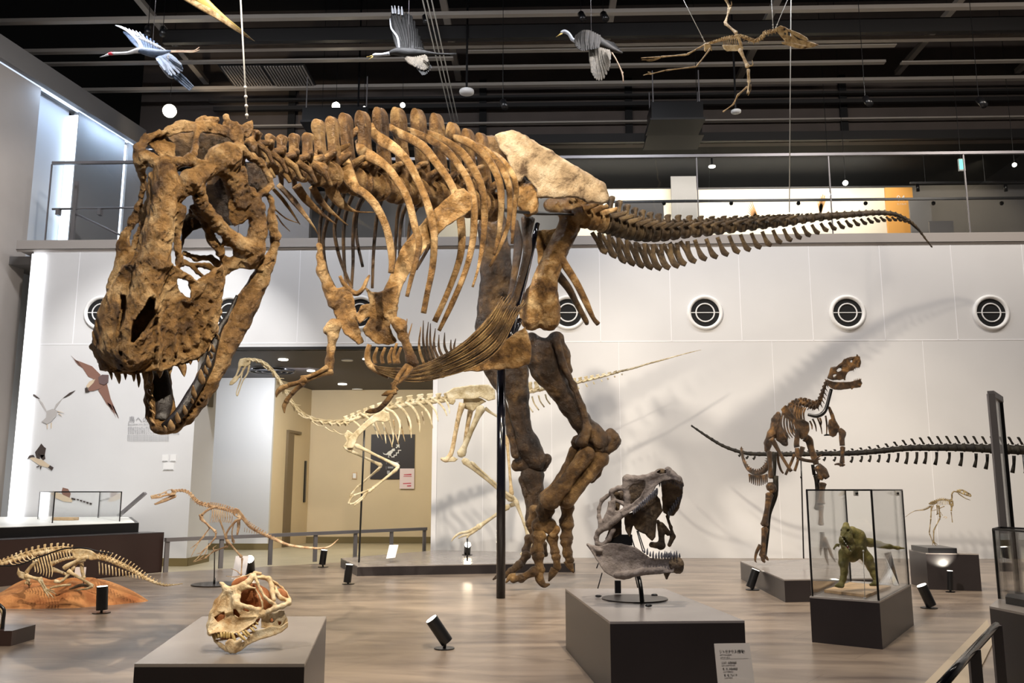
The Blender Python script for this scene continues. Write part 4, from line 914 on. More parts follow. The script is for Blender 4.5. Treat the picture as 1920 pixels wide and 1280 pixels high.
for i in range(9): x = 600+i*24; y = 1180-i*26; s.ell((Z2[0]+(x+30)/Z2[2], Z2[1]+(y-10)/Z2[2], -52+i*3), (2.6, 3.6, 9), sub=True, k=2)
JW = s.out('lower_jaw', M['rex'], RX, YS, 2.0, 1.2, .72)
mb = MB(); v2.tube(mb, [(1040, 270, 10, YS+.12), (985, 400, 20, YS+.09), (920, 500, 24, YS+.05), (880, 620, 30, YS+.0), (850, 740, 34, YS-.04), (790, 850, 38, YS-.09), (730, 950, 40, YS-.13), (660, 1060, 40, YS-.17), (590, 1130, 34, YS-.19), (535, 1170, 24, YS-.19)], k=.8, n=10)
mb.out('tooth_groove', M['gum'], JW, True)
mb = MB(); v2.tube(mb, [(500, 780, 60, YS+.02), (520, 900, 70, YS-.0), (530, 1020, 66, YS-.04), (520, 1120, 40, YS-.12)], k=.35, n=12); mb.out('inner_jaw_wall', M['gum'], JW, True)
for x, y, r, l_ in ((905, 550, 9, 20), (878, 632, 11, 26), (862, 680, 8, 20), (845, 722, 15, 40), (826, 780, 12, 30), (798, 826, 20, 46), (745, 928, 15, 40), (730, 990, 9, 16), (683, 1050, 14, 28), (634, 1104, 15, 32), (590, 1155, 20, 32), (545, 1183, 11, 20)):
    Yt = YS+float(np.interp(x, [535, 590, 660, 730, 790, 850, 880, 920, 985, 1040], [-.19, -.19, -.17, -.13, -.09, -.04, 0, .05, .09, .12]))-v2.sz(30)*.8-.012; tooth(JW, v2.p(x+6, y+l_, Yt+.015), v2.p(x-6, y-l_*1.1, Yt-.02), v2.sz(r*1.2), M['tooth'])
for x, y in ((428, 870), (440, 940), (442, 1010), (452, 1060), (455, 1130), (410, 850)):
    tooth(JW, v2.p(x-8, y-24, YS-.12), v2.p(x+26, y+24, YS-.16), v2.sz(12), M['tooth'])
# ------------------------------------------------------------------ neck, back and tail bones
def Yx(px):  # distance of the spine at an image column
    return float(np.interp(px, [440, 480, 560, 640, 760, 860, 940, 1010, 1100, 1250, 1400, 1560, 1760], [4.95, 5.15, 5.7, 6.35, 7.3, 8.1, 8.8, 9.4, 10.0, 10.9, 11.7, 12.3, 12.75]))
SP = [(478, 282, 17, 18), (503, 300, 18, 28), (527, 312, 19, 36), (552, 318, 20, 42), (578, 322, 21, 46), (604, 326, 22, 62), (630, 332, 23, 72), (656, 338, 23, 84), (690, 346, 23, 96), (725, 352, 23, 108), (760, 358, 23, 114), (797, 364, 23, 118), (831, 370, 23, 116), (860, 376, 24, 104), (888, 382, 24, 98), (914, 386, 24, 94)]
for i, (x, y, r, sh) in enumerate(SP):
    a = SP[max(i-1, 0)]; b = SP[min(i+1, len(SP)-1)]; Y = Yx(x); m_ = Y/F
    T = at(b[0], b[1], Yx(b[0]))-at(a[0], a[1], Yx(a[0])); ln = T.length/(2 if 0 < i < len(SP)-1 else 1)*.86
    P = at(x, y, Y)
    if i < 5: vertebra('neck_vertebra', P, T, r*1.15*m_, ln, M['rexvert_shaded'], RX, 'neck', 'spine', (sh+4)*m_, ln*.5, .25, wide=.8)
    else: vertebra('back_vertebra', P, T, r*1.25*m_, ln, M['rexvert_shaded'], RX, 'body', 'spine', (sh+12)*m_, ln*.56, .0, wide=.95)
# neck ribs
zA = Vw(480, 190, 5.334, 5.5)
for pts in ([(20, 460, 26), (60, 560, 24), (130, 660, 20), (190, 760, 14)], [(170, 560, 24), (230, 660, 30), (300, 740, 26), (340, 810, 20)], [(320, 640, 18), (400, 720, 30), (470, 790, 30)], [(430, 640, 16), (480, 700, 30), (550, 780, 34)], [(490, 590, 20), (600, 630, 40), (680, 670, 46), (640, 720, 30)]):
    mb = MB(); zA.tube(mb, pts, 5.3+pts[0][0]*.0011, k=.7); mb.out('neck_process', M['rex'], RX, True)
for pts in ([(170, 870, 20), (290, 1010, 20), (440, 1230, 6)], [(220, 830, 26), (380, 1000, 34), (560, 1230, 12), (620, 1330, 4)], [(400, 840, 50), (500, 980, 44), (640, 1110, 24), (800, 1230, 6)], [(560, 850, 40), (640, 990, 40), (760, 1110, 20), (920, 1240, 5)], [(700, 760, 40), (760, 900, 70), (850, 1020, 50), (1000, 1100, 10), (1180, 1108, 4)], [(180, 1070, 8), (300, 1170, 8), (420, 1215, 4)], [(200, 1130, 8), (260, 1220, 8), (340, 1300, 4)]):
    mb = MB(); zA.tube(mb, pts, 5.5+pts[0][0]*.0009, 5.7+pts[0][0]*.0011, k=.35); mb.out('neck_rib', M['rex'], RX, True)
# shoulder vertebra wing
mb = MB(); zA.tube(mb, [(640, 560, 40), (760, 520, 44), (860, 470, 30), (945, 430, 16)], 6.3, k=.5); mb.out('back_process', M['rex'], RX, True)
mb = MB(); zA.tube(mb, [(870, 420, 20), (960, 330, 36), (1060, 250, 34), (1100, 240, 20)], 6.6, k=.5); mb.out('back_process', M['rex'], RX, True)
# near ribs (frame pixels: x, y, half width)
NR = [[(637, 287, 7), (645, 305, 15), (655, 335, 16), (668, 353, 10), (685, 364, 9), (704, 385, 9), (722, 420, 8), (731, 455, 8), (735, 490, 7), (733, 512, 6)],
 [(671, 263, 7), (680, 284, 13), (696, 294, 13), (724, 312, 9), (746, 340, 8), (765, 374, 8), (778, 425, 8), (786, 455, 7), (780, 489, 6), (771, 522, 5), (763, 556, 4)],
 [(694, 233, 8), (700, 250, 11), (720, 266, 14), (742, 280, 11), (765, 304, 9), (784, 340, 8), (799, 375, 8), (810, 415, 9), (814, 450, 8), (811, 500, 7), (801, 550, 6), (794, 587, 6)],
 [(729, 236, 6), (748, 250, 10), (770, 260, 10), (795, 277, 10), (820, 308, 9), (844, 342, 8), (857, 375, 9), (864, 415, 9), (866, 455, 8), (860, 492, 7), (840, 547, 6), (815, 603, 6)],
 [(752, 239, 5), (775, 248, 8), (799, 258, 8), (834, 280, 9), (860, 310, 8), (879, 342, 8), (888, 378, 8), (889, 415, 8), (885, 460, 7), (872, 510, 6), (847, 570, 6), (823, 620, 4)],
 [(787, 244, 5), (808, 252, 8), (830, 262, 8), (862, 283, 9), (886, 314, 9), (902, 347, 8), (908, 384, 8), (908, 424, 7), (903, 470, 5), (896, 505, 3), (886, 538, 2.5)],
 [(837, 256, 5), (860, 260, 8), (883, 270, 9), (911, 294, 9), (930, 324, 8), (939, 356, 8), (939, 401, 6), (934, 448, 5), (926, 478, 3)],
 [(880, 270, 5), (900, 276, 8), (920, 290, 8), (941, 314, 8), (954, 349, 7), (956, 389, 6), (952, 424, 5), (938, 462, 4), (918, 500, 3)],
 [(914, 284, 5), (930, 292, 7), (946, 306, 7), (961, 328, 7), (968, 356, 6), (964, 401, 5), (960, 457, 3)]]
for R in NR:
    mb = MB(); n = len(R); P = []; Rr = []
    for i, (x, y, r) in enumerate(R):
        Y = Yx(R[0][0]+8)+.02-.35*math.sin(min(1, i/(n-1)*1.3)*math.pi*.6); P.append(at(x, y, Y)); Rr.append(r*.92*Y/F)
    mb.tube(P, Rr, k=.45, n=10, sub=4); mb.out('rib', M['rex'], RX, True)
# second rib heads that reach the centra
for x0, y0, x1, y1 in ((712, 300, 672, 315), (760, 305, 724, 322), (800, 306, 775, 318), (838, 320, 808, 330), (878, 320, 850, 332), (905, 312, 880, 330)):
    mb = MB(); mb.tube([at(x0, y0, Yx(x0)-.1), at((x0+x1)/2, (y0+y1)/2-3, Yx(x1)-.05), at(x1, y1, Yx(x1))], [5*Yx(x0)/F]*3); mb.out('rib_head', M['rex'], RX, True)
# far ribs
FRb = [[(622, 345), (606, 390), (599, 440), (604, 500), (624, 556)], [(640, 345), (618, 400), (606, 450), (612, 505), (628, 540)], [(650, 345), (636, 395), (627, 430), (636, 480), (655, 530), (660, 540)], [(668, 350), (650, 395), (644, 440), (646, 500), (650, 540)],
       [(690, 352), (668, 395), (662, 440), (662, 490), (659, 540)], [(720, 360), (708, 400), (703, 440), (700, 480), (698, 540)], [(758, 365), (746, 400), (742, 450), (740, 494)], [(775, 366), (756, 400), (750, 440), (749, 480)],
       [(800, 370), (775, 400), (766, 440), (764, 503)], [(838, 380), (826, 420), (800, 470), (780, 505)], [(700, 350), (672, 390), (668, 440), (680, 500)]]
for R in FRb:
    mb = MB(); Y0 = Yx(R[0][0]); n = len(R)
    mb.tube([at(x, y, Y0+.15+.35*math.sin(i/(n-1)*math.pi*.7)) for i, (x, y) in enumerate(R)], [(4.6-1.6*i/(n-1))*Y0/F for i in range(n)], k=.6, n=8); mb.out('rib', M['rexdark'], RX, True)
# ilium
VZ = (750, 190, 4.2675)
s = SDF(5)
s.plate(cz(VZ, [(760, 270, 0), (830, 250, 0), (900, 250, 0), (1000, 285, 6), (1180, 395, 16), (1400, 535, 30), (1580, 645, 44), (1660, 715, 50), (1655, 790, 52), (1610, 825, 50), (1500, 790, 44), (1400, 750, 38), (1290, 755, 30), (1200, 745, 22), (1130, 775, 14), (1090, 700, 8), (1050, 655, 6), (1000, 595, 4), (970, 655, 0), (930, 640, 0), (900, 560, -4), (860, 450, -4), (800, 380, -4)]), 'fit', 6, k=8, bulge=9)
s.chain(cz(VZ, [(1130, 740, 12, 36), (1250, 735, 20, 34), (1380, 730, 30, 34), (1520, 760, 42, 44), (1620, 770, 48, 48)]), k=8)
s.chain(cz(VZ, [(790, 290, -2, 30), (900, 262, 0, 26), (1000, 310, 6, 26), (1200, 430, 18, 30), (1400, 560, 30, 36), (1600, 690, 46, 50)]), k=8)
s.out('ilium', M['rextan'], RX, 9.2, 2.4, 1.1, 1.)
s = SDF(5); s.plate(cz(VZ, [(950, 690, 2), (1060, 660, 6), (1110, 740, 8), (1095, 880, 8), (1010, 905, 4), (940, 840, 0)]), 'fit', 14, k=8); s.chain(cz(VZ, [(1000, 700, 4, 60), (1030, 850, 6, 66)]), k=8)
s.out('hip_joint', M['rex'], RX, 9.3, 2.4, 1.6, 1.)
s = SDF(4)
for x, y in ((985, 300), (1010, 318), (960, 282)): s.ell((x-40, y+20, 20), (16, 14, 14), k=6)
s.plate([(900, 255), (955, 255), (960, 300), (985, 360), (960, 370), (925, 300)], 24, 9, k=6)
s.out('sacrum', M['rexdark'], RX, 9.2, 2.6, 1.6, 1.)
# pubis, ischium
Vf = Vw(880, 340, 4.267, 9.5)
mb = MB(); Vf.tube(mb, [(470, 300, 60), (460, 420, 40), (465, 560, 36), (420, 760, 30), (370, 920, 34), (350, 1100, 34), (330, 1250, 24)], 9.5, 9.2, k=.8, n=12); mb.out('pubis', M['rexdark'], RX, True)
mb = MB(); Vf.tube(mb, [(350, 330, 46), (390, 480, 40), (380, 620, 34), (350, 800, 26), (320, 960, 22), (300, 1080, 18)], 9.9, 9.4, k=.8, n=12); mb.out('pubis', M['rexdark'], RX, True)
s = SDF(5); s.plate([(955, 632, 0), (985, 612, 0), (998, 650, 4), (992, 684, 4), (962, 692, 0), (920, 694, -4), (868, 697, -8), (900, 676, -6)], 'fit', 6, k=6)
s.out('pubic_boot', M['rex'], RX, 9.0, 2.2, 1.2)
mb = MB(); Vf.tube(mb, [(690, 540, 40), (760, 660, 34), (850, 800, 30), (930, 960, 28), (990, 1090, 18), (1030, 1140, 20)], 9.9, 10.2, k=.8, n=12); mb.out('ischium', M['rex'], RX, True)
mb = MB(); Vf.tube(mb, [(700, 740, 40), (790, 850, 32), (860, 980, 24), (930, 1110, 22), (940, 1140, 16)], 10.2, 10.4, k=.8, n=12); mb.out('ischium', M['rexdark'], RX, True)
s = SDF(6); s.plate([(1003, 432, 0), (1045, 428, 0), (1060, 470, 0), (1040, 520, 0), (1010, 500, 0)], 'fit', 6); s.out('ischium_plate', M['rex'], RX, 10.1, 2.6, 1.2)
# legs
def leg(name, m, Y0, chains, plates=(), vox=2.4, k=8, noise=1.0):
    Y0 += dict(femur=.3, tibia=.4, fibula=.4, ankle=.45, metatarsal=.55, spur_bone=.55, toe_bone=.8).get(name, 0)
    s = SDF(k)
    for v, c in chains: s.chain(cz(v, c), k=k)
    for v, p, th in plates: s.plate(cz(v, p), 'fit', th, k=k)
    return s.out(name, m, RX, Y0, vox, noise, 1.)
ZF, ZL = (880, 340, 4.267), (880, 600, 2.4615)
leg('femur', M['rex'], 9.7, [(ZF, [(800, 190, 0, 70), (820, 260, 0, 88), (800, 360, 0, 80), (740, 470, 0, 82), (690, 580, 0, 84), (640, 700, -4, 84), (590, 800, -6, 80), (520, 900, -8, 62), (490, 1040, -8, 62)]), (ZF, [(790, 250, 0, 60), (700, 200, 6, 60), (650, 190, 10, 58)]), (ZF, [(640, 760, -6, 66), (640, 900, -8, 66), (640, 1010, -6, 80), (640, 1110, -4, 88)]), (ZF, [(490, 1000, -10, 60), (490, 1110, -8, 82)]), (ZF, [(500, 900, -8, 50), (430, 1030, -6, 38)])], noise=1.2)
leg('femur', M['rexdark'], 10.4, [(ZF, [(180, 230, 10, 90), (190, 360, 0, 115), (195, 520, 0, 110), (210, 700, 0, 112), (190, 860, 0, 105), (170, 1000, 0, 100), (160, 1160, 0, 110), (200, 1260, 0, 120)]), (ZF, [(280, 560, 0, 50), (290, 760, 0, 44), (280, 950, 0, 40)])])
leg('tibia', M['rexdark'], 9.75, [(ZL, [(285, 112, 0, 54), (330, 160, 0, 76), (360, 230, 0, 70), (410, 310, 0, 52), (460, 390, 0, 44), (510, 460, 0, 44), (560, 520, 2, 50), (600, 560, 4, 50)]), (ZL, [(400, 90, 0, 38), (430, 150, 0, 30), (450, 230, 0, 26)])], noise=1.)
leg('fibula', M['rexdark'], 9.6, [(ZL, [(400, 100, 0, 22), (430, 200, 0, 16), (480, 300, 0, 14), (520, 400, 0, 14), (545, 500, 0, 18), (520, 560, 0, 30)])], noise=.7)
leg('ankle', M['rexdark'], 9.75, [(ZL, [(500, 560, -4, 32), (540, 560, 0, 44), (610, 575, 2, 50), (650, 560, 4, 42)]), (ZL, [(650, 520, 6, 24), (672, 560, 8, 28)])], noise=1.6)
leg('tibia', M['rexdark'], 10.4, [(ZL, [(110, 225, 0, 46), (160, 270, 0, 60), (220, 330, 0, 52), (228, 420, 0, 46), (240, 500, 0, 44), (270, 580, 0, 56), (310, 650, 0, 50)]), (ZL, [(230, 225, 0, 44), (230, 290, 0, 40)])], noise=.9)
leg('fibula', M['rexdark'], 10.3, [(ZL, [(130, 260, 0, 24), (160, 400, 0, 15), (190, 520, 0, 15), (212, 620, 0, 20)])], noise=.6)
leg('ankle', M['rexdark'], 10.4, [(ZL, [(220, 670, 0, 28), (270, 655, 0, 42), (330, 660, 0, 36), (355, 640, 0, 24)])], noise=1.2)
MT = [([(600, 640, 6, 46), (550, 710, 0, 32), (500, 770, -4, 32), (450, 830, -8, 42)], 9.6), ([(540, 620, 0, 40), (480, 700, -4, 32), (430, 770, -6, 34), (375, 825, -10, 50)], 9.5), ([(490, 600, 4, 28), (450, 690, 0, 24), (400, 770, -2, 26), (345, 820, -6, 30)], 9.65)]
for c, Y in MT: leg('metatarsal', M['rexmid'], Y, [(ZL, c)], noise=.9, k=5)
leg('spur_bone', M['rexmid'], 9.8, [(ZL, [(610, 670, 0, 12), (590, 710, 0, 16), (565, 735, 0, 18)])], noise=.5, k=4)
for c in ([(290, 720, 0, 56), (300, 780, 0, 40), (300, 850, 0, 36), (290, 920, 0, 34)], [(250, 735, 0, 24), (270, 800, 0, 20), (285, 900, 0, 18)]): leg('metatarsal', M['rexdark'], 10.3, [(ZL, c)], noise=.8, k=5)
def phal(a, b, r0, r1, Y, m='rexmid', name='toe_bone', waist=.68):
    x0, y0 = a; x1, y1 = b; mx, my = (x0+x1)/2, (y0+y1)/2
    leg(name, M[m], Y, [(ZL, [(x0, y0, 0, r0), (mx, my, 0, min(r0, r1)*waist), (x1, y1, 0, r1)])], noise=.5, k=4, vox=2.0)
def claw(pts, Y, m='rexmid'):
    Y += .8; mb = MB(); Vw(*ZL, Y).tube(mb, pts, Y, k=.7, n=12, sub=4); mb.out('claw', M[m], RX, True)
for a, b, r0, r1, Y in [((350, 882), (345, 935), 46, 44, 9.4), ((365, 950), (325, 950), 40, 40, 9.38), ((322, 1000), (312, 1062), 36, 34, 9.35), ((318, 1092), (325, 1150), 30, 26, 9.32),
                        ((452, 868), (448, 925), 34, 36, 9.5), ((450, 948), (448, 1000), 36, 32, 9.48), ((448, 1028), (452, 1070), 30, 26, 9.45), ((455, 1085), (462, 1108), 24, 22, 9.43),
                        ((385, 1010), (395, 1070), 30, 24, 9.42), ((400, 1095), (405, 1140), 24, 20, 9.4), ((300, 880), (285, 940), 28, 26, 9.7), ((290, 960), (300, 1010), 24, 22, 9.7),
                        ((295, 1160), (240, 1190), 26, 22, 9.25), ((235, 1190), (205, 1195), 20, 18, 9.2)]: phal(a, b, r0, r1, Y)
for a, b, r0, r1, Y in [((275, 1010), (262, 1060), 24, 22, 10.1), ((262, 1085), (240, 1120), 24, 20, 10.0), ((228, 1130), (195, 1158), 22, 20, 9.95), ((190, 1160), (165, 1178), 18, 16, 9.9), ((345, 1035), (350, 1080), 16, 14, 10.1)]: phal(a, b, r0, r1, Y, 'rexdark')
claw([(320, 1162, 20), (325, 1195, 20), (345, 1222, 13), (372, 1218, 3)], 9.3); claw([(455, 1108, 22), (466, 1135, 16), (482, 1166, 3)], 9.42); claw([(395, 1148, 20), (380, 1175, 16), (366, 1205, 3)], 9.38)
claw([(212, 1185, 18), (190, 1185, 14), (168, 1212, 3)], 9.2); claw([(165, 1165, 16), (140, 1175, 12), (108, 1198, 3)], 9.9, 'rexdark')
leg('toe_bone', M['rex'], 9.35, [(ZL, [(385, 985, 0, 20), (400, 965, 0, 18), (392, 990, 0, 14)])], noise=.3, k=4)
# shoulder blades and arms
Z5 = (560, 420, 3.7636)
s = SDF(5)
s.plate([(852, 357, -2), (870, 353, -2), (884, 366, 0), (886, 382, 0), (882, 396, 0), (838, 424, -8), (803, 458, -16), (774, 502, -22), (756, 533, -28), (745, 560, -32), (742, 600, -34), (724, 596, -34), (712, 560, -34), (735, 510, -28), (758, 455, -20), (800, 408, -10), (836, 374, -4)], 'fit', 5, k=6, bulge=-5)
s.plate(cz(Z5, [(470, 445, -40), (520, 480, -38), (600, 480, -36), (690, 430, -34), (690, 590, -34), (650, 640, -34), (640, 720, -34), (690, 830, -34), (630, 855, -36), (560, 850, -38), (470, 790, -40), (455, 745, -40), (505, 650, -40), (430, 705, -44), (395, 650, -46), (440, 575, -44), (500, 560, -42)]), 'fit', 7, k=8, bulge=-10)
s.ell((Z5[0]+650/Z5[2], Z5[1]+640/Z5[2], -48), (8, 9, 12), sub=True, k=4)
s.out('shoulder_blade', M['rex'], RX, 6.6, 2.2, 1.2, 1.)
s = SDF(5)
s.chain(cz(Z5, [(145, 150, 0, 22), (165, 330, 0, 34), (210, 450, 0, 40), (250, 560, 0, 40)]), k=6)
s.plate(cz(Z5, [(255, 470, -4), (320, 440, -4), (380, 490, 0), (400, 590, 0), (410, 680, 4), (458, 830, 4), (420, 848, 2), (330, 780, 0), (280, 700, -2), (245, 620, -4)]), 'fit', 6, k=6, bulge=-8)
s.out('shoulder_blade', M['rex'], RX, 6.5, 2.2, 1.2, 1.)
V5 = Vw(*Z5, 6.7)
mb = MB(); V5.tube(mb, [(290, 365, 12), (325, 430, 18), (400, 490, 20), (450, 460, 16), (478, 400, 14), (500, 362, 8)], 6.6, 6.7, n=10); mb.out('wishbone', M['rex'], RX, True)
s = SDF(5); s.chain(cz(Z5, [(690, 690, 0, 40), (720, 720, 0, 46), (735, 790, 0, 32), (765, 870, 0, 28), (795, 950, 0, 38), (815, 975, 0, 34)]), k=6); s.out('upper_arm_bone', M['rex'], RX, 6.4, 2., .9)
s = SDF(5); s.chain(cz(Z5, [(205, 745, 0, 36), (250, 720, 0, 46), (245, 790, 0, 36), (228, 880, 0, 26), (220, 960, 0, 28), (215, 1015, 0, 34)]), k=6); s.out('upper_arm_bone', M['rex'], RX, 6.35, 2., .9)
V5.Y = 6.7
for pts, Ya, Yb in (([(790, 1010, 26), (750, 1075, 18), (700, 1120, 16), (660, 1135, 20)], 6.38, 6.2), ([(765, 1000, 22), (735, 1030, 16), (700, 1080, 16), (690, 1110, 18)], 6.38, 6.2), ([(235, 1045, 24), (180, 1055, 18), (110, 1080, 16), (40, 1105, 18)], 6.3, 6.15), ([(200, 1010, 20), (140, 1045, 14), (70, 1075, 14), (20, 1085, 18)], 6.25, 6.1)):
    mb = MB(); V5.tube(mb, pts, Ya, Yb, k=.8, n=10); mb.out('forearm_bone', M['rex'], RX, True)
for pts, Ya in (([(690, 1110, 22), (670, 1150, 20), (690, 1180, 22)], 6.2), ([(690, 1180, 20), (660, 1190, 20), (625, 1195, 22), (585, 1208, 4)], 6.15), ([(660, 1200, 18), (630, 1240, 20), (600, 1275, 20)], 6.15), ([(600, 1275, 18), (560, 1310, 18), (505, 1320, 18), (470, 1325, 4)], 6.1)):
    mb = MB(); V5.tube(mb, pts, Ya, k=.8, n=10); mb.out('finger_bone', M['rex'], RX, True)
Vc = Vw(400, 640, 3.2, 6.1)
for pts in ([(560, 225, 24), (530, 245, 22), (545, 265, 18)], [(545, 235, 15), (500, 250, 14), (450, 262, 16)], [(450, 265, 14), (410, 280, 18), (385, 305, 14), (377, 335, 3)], [(535, 255, 15), (500, 285, 14), (470, 315, 15)], [(470, 315, 13), (450, 340, 14), (435, 365, 16)], [(435, 365, 14), (425, 390, 14), (427, 430, 3)]):
    mb = MB(); Vc.tube(mb, pts, 6.05, k=.8, n=10); mb.out('finger_bone', M['rex'], RX, True)
# belly ribs: near fan, far upright row
up_ = [(530, 1000), (700, 1012), (830, 1005), (1000, 935), (1150, 840), (1260, 740), (1350, 640), (1400, 560)]
lo_ = [(560, 1045), (700, 1100), (860, 1110), (1020, 1080), (1180, 1035), (1330, 960), (1440, 850), (1540, 650)]
s = SDF(6)
for a, b, c, d in zip(up_[:-1], lo_[:-1], up_[1:], lo_[1:]):
    s.plate(cz(Z5, [(*a, 0), (*c, 0), (*d, 0), (*b, 0)]), 'fit', 2.4, k=5)
GS = s.out('belly_rib_sheet', M['rexdark'], RX, 8.06, 2.2, .6)
upe = [(480, 960)]+[(x, y) for x, y in up_]; 
for j in range(24):
    f = (j+.3)/23.6; P = []; R = []; i1 = len(up_)
    ext = RNG.rand()*.8
    for i in range(i1):
        x = up_[i][0]*(1-f)+lo_[i][0]*f; y = up_[i][1]*(1-f)+lo_[i][1]*f; Y = 7.5+.065*i; wd = math.hypot(up_[i][0]-lo_[i][0], up_[i][1]-lo_[i][1]); P.append(Vw(*Z5, Y).p(x, y+3*math.sin(i*1.7+j), Y-.05*(j % 2)-.02*(j % 3))); R.append(max(2.6, wd/24*(.42+.1*(j % 2)))/3.7636*Y/F)
    x, y = up_[-1][0]*(1-f)+lo_[-1][0]*f, up_[-1][1]*(1-f)+lo_[-1][1]*f; P.append(Vw(*Z5, 8.2).p(x+50*(.3+1.3*ext), y-75*(.3+1.3*ext), 8.0)); R.append(.004)
    mb = MB(); mb.tube(P, R, k=1.1, n=8, sub=3); mb.out('belly_rib', M['gastralia'], RX, True)
for x0, y0, x1, y1 in ((500, 850, 500, 980), (552, 870, 556, 980), (605, 870, 610, 978), (655, 870, 660, 985), (690, 840, 692, 985), (715, 870, 722, 985), (760, 780, 800, 700), (752, 740, 765, 668), (850, 900, 862, 725), (880, 860, 880, 680), (905, 870, 915, 690), (930, 860, 930, 700), (955, 850, 965, 735), (990, 880, 975, 780), (1030, 870, 1030, 765), (1075, 880, 1070, 815), (1098, 860, 1108, 808)):
    w_ = 16 if x0 < 720 else 11; yb = 985 if x0 < 760 else 985-(x0-820)*.30
    pts = [(x0-10, yb, w_), (x0-18 if x0 < 720 else x0+25, (yb+min(y0, y1))/2+10, w_*.9), (x1, min(y0, y1), w_*.3 if x0 > 720 else w_*.6)]
    if x0 > 720: pts = [(x0+35, yb+15, w_), (x0, (yb+min(y0, y1))/2+20, w_*.9), (max(x0, x1), min(y0, y1), w_*.25)]
    mb = MB(); Vw(*Z5, 8.3).tube(mb, pts, 8.3, k=.8, n=8); mb.out('belly_rib', M['rex' if x0 < 860 else 'rexdark'], RX, True)
mb = MB(); Vw(*Z5, 7.7).tube(mb, [(500, 850, 18), (485, 910, 22), (490, 970, 24), (520, 1010, 24), (580, 1040, 30), (640, 1070, 26)], 7.6, n=10); mb.out('breast_bone', M['rex'], RX, True)
# tail
ZT_ = (1080, 320, 2.8235)
TC = [(20, 238), (70, 250), (120, 262), (170, 280), (215, 295), (262, 308), (308, 318), (352, 324), (397, 328), (445, 328), (495, 325), (550, 320), (608, 316), (668, 312), (728, 306), (790, 300), (850, 295), (908, 290), (965, 284), (1022, 278), (1078, 273), (1130, 268), (1180, 262), (1228, 256), (1275, 250), (1320, 246), (1365, 242), (1408, 238), (1448, 235), (1487, 232), (1523, 229), (1558, 226), (1591, 225), (1622, 225), (1652, 227), (1680, 231), (1706, 239), (1730, 249), (1752, 260), (1772, 273), (1790, 288), (1806, 305), (1822, 324), (1838, 345), (1855, 368), (1874, 392)]
nT = len(TC)
for i, (x, y) in enumerate(TC):
    px, py = ZT_[0]+x/ZT_[2], ZT_[1]+y/ZT_[2]; f = i/(nT-1)
    rr = float(np.interp(i, [0, 3, 8, 12, 18, 24, 32, 40, 45], [25, 24, 20, 16, 12, 9, 6.5, 4, 2]))*.95
    hs = float(np.interp(i, [0, 2, 6, 10, 14, 18, 22, 26, 34, 45], [58, 60, 46, 34, 24, 18, 13, 5, 2, 0]))
    a = TC[max(i-1, 0)]; b = TC[min(i+1, nT-1)]
    Pa_ = at(ZT_[0]+a[0]/ZT_[2], ZT_[1]+a[1]/ZT_[2], Yx(ZT_[0]+a[0]/ZT_[2])); Pb_ = at(ZT_[0]+b[0]/ZT_[2], ZT_[1]+b[1]/ZT_[2], Yx(ZT_[0]+b[0]/ZT_[2]))
    Y = Yx(px); m_ = Y/F; T = Pb_-Pa_; ln = T.length/(2 if 0 < i < nT-1 else 1)*.9
    body = 'tail' if i < 22 else 'tailend'
    vertebra('tail_vertebra', at(px, py, Y), T, rr*m_, ln, M['rextail' if i > 2 else 'rex'], RX, body, 'spine', max(hs-rr, 0)*m_ if i < 27 else 0, ln*.34, .22, small=i > 26, wide=.9)
    if i >= 1 and i < 38:
        L_ = float(np.interp(i, [1, 3, 7, 12, 16, 20, 24, 30, 38], [38, 46, 47, 37, 30, 22, 14, 8, 4])); sl = float(np.interp(i, [1, 10, 20, 38], [22, 24, 16, 8]))*.8
        w_ = float(np.interp(i, [1, 10, 20, 38], [6, 6, 4.8, 2.2])); x0 = px+12*(1 if i < 10 else .6); y0 = py+rr*1.15
        mb = MB()
        for dx in (-.5, .5) if i < 12 else (0,):
            mb.tube([at(x0+dx*14, y0, Y), at(x0+dx*5+sl*.35, y0+L_*.45, Y+.02), at(x0+sl*.75, y0+L_*.85, Y+.03), at(x0+sl*1.25, y0+L_, Y+.03)], [w_*.7*m_, w_*.7*m_, w_*1.1*m_, w_*.8*m_], k=.6, n=8, sub=3)
        mb.out('chevron_bone', M['rextail'], RX, True)
# supports
pb_ = gnd(939, 1121); zt2 = at(938, 676, pb_.y).z
MB().cyl((pb_.x, pb_.y, 0), (pb_.x, pb_.y, zt2), 8.2*pb_.y/F, n=24).out('support_pole', M['pole'], RX, True)
MB().cyl(at(938, 690, pb_.y), at(950, 640, 9.0), .03, n=12).out('support_arm', M['pole'], RX, True)
mb = MB(); mb.tube([at(1008, 420, 9.9), at(985, 520, 9.5), at(955, 640, 9.0), at(975, 600, 9.3)], [.03]*4); mb.out('support_arm', M['pole'], RX, True)
mb = MB(); mb.tube([at(SP[i][0], SP[i][1]+4, Yx(SP[i][0])) for i in range(0, len(SP), 3)]+[at(1010, 400, 9.4)]+[at(ZT_[0]+x/ZT_[2], ZT_[1]+y/ZT_[2], Yx(ZT_[0]+x/ZT_[2])) for x, y in TC[::6]], [.02]*6+[.02]+[.01]*8, n=6); mb.out('spine_rod', M['black'], RX, True)
mb = MB(); mb.tube([at(440, 285, 4.95), at(478, 282, 5.15)], [.03, .03], sub=1); mb.out('neck_rod', M['black'], RX, True)
def cable(p, q, r, label, knots=()):
    T = thing('suspension_cable', label, 'cable', tuple(q))
    MB().cyl(p, q, r, n=8).out('wire', M['wire'], T, True)
    for k in knots:
        c = Vector(q)+(Vector(p)-Vector(q))*k; MB().ball(c, r*2.1, 8, 5).out('clamp', M['wire'], T, True)
    return T
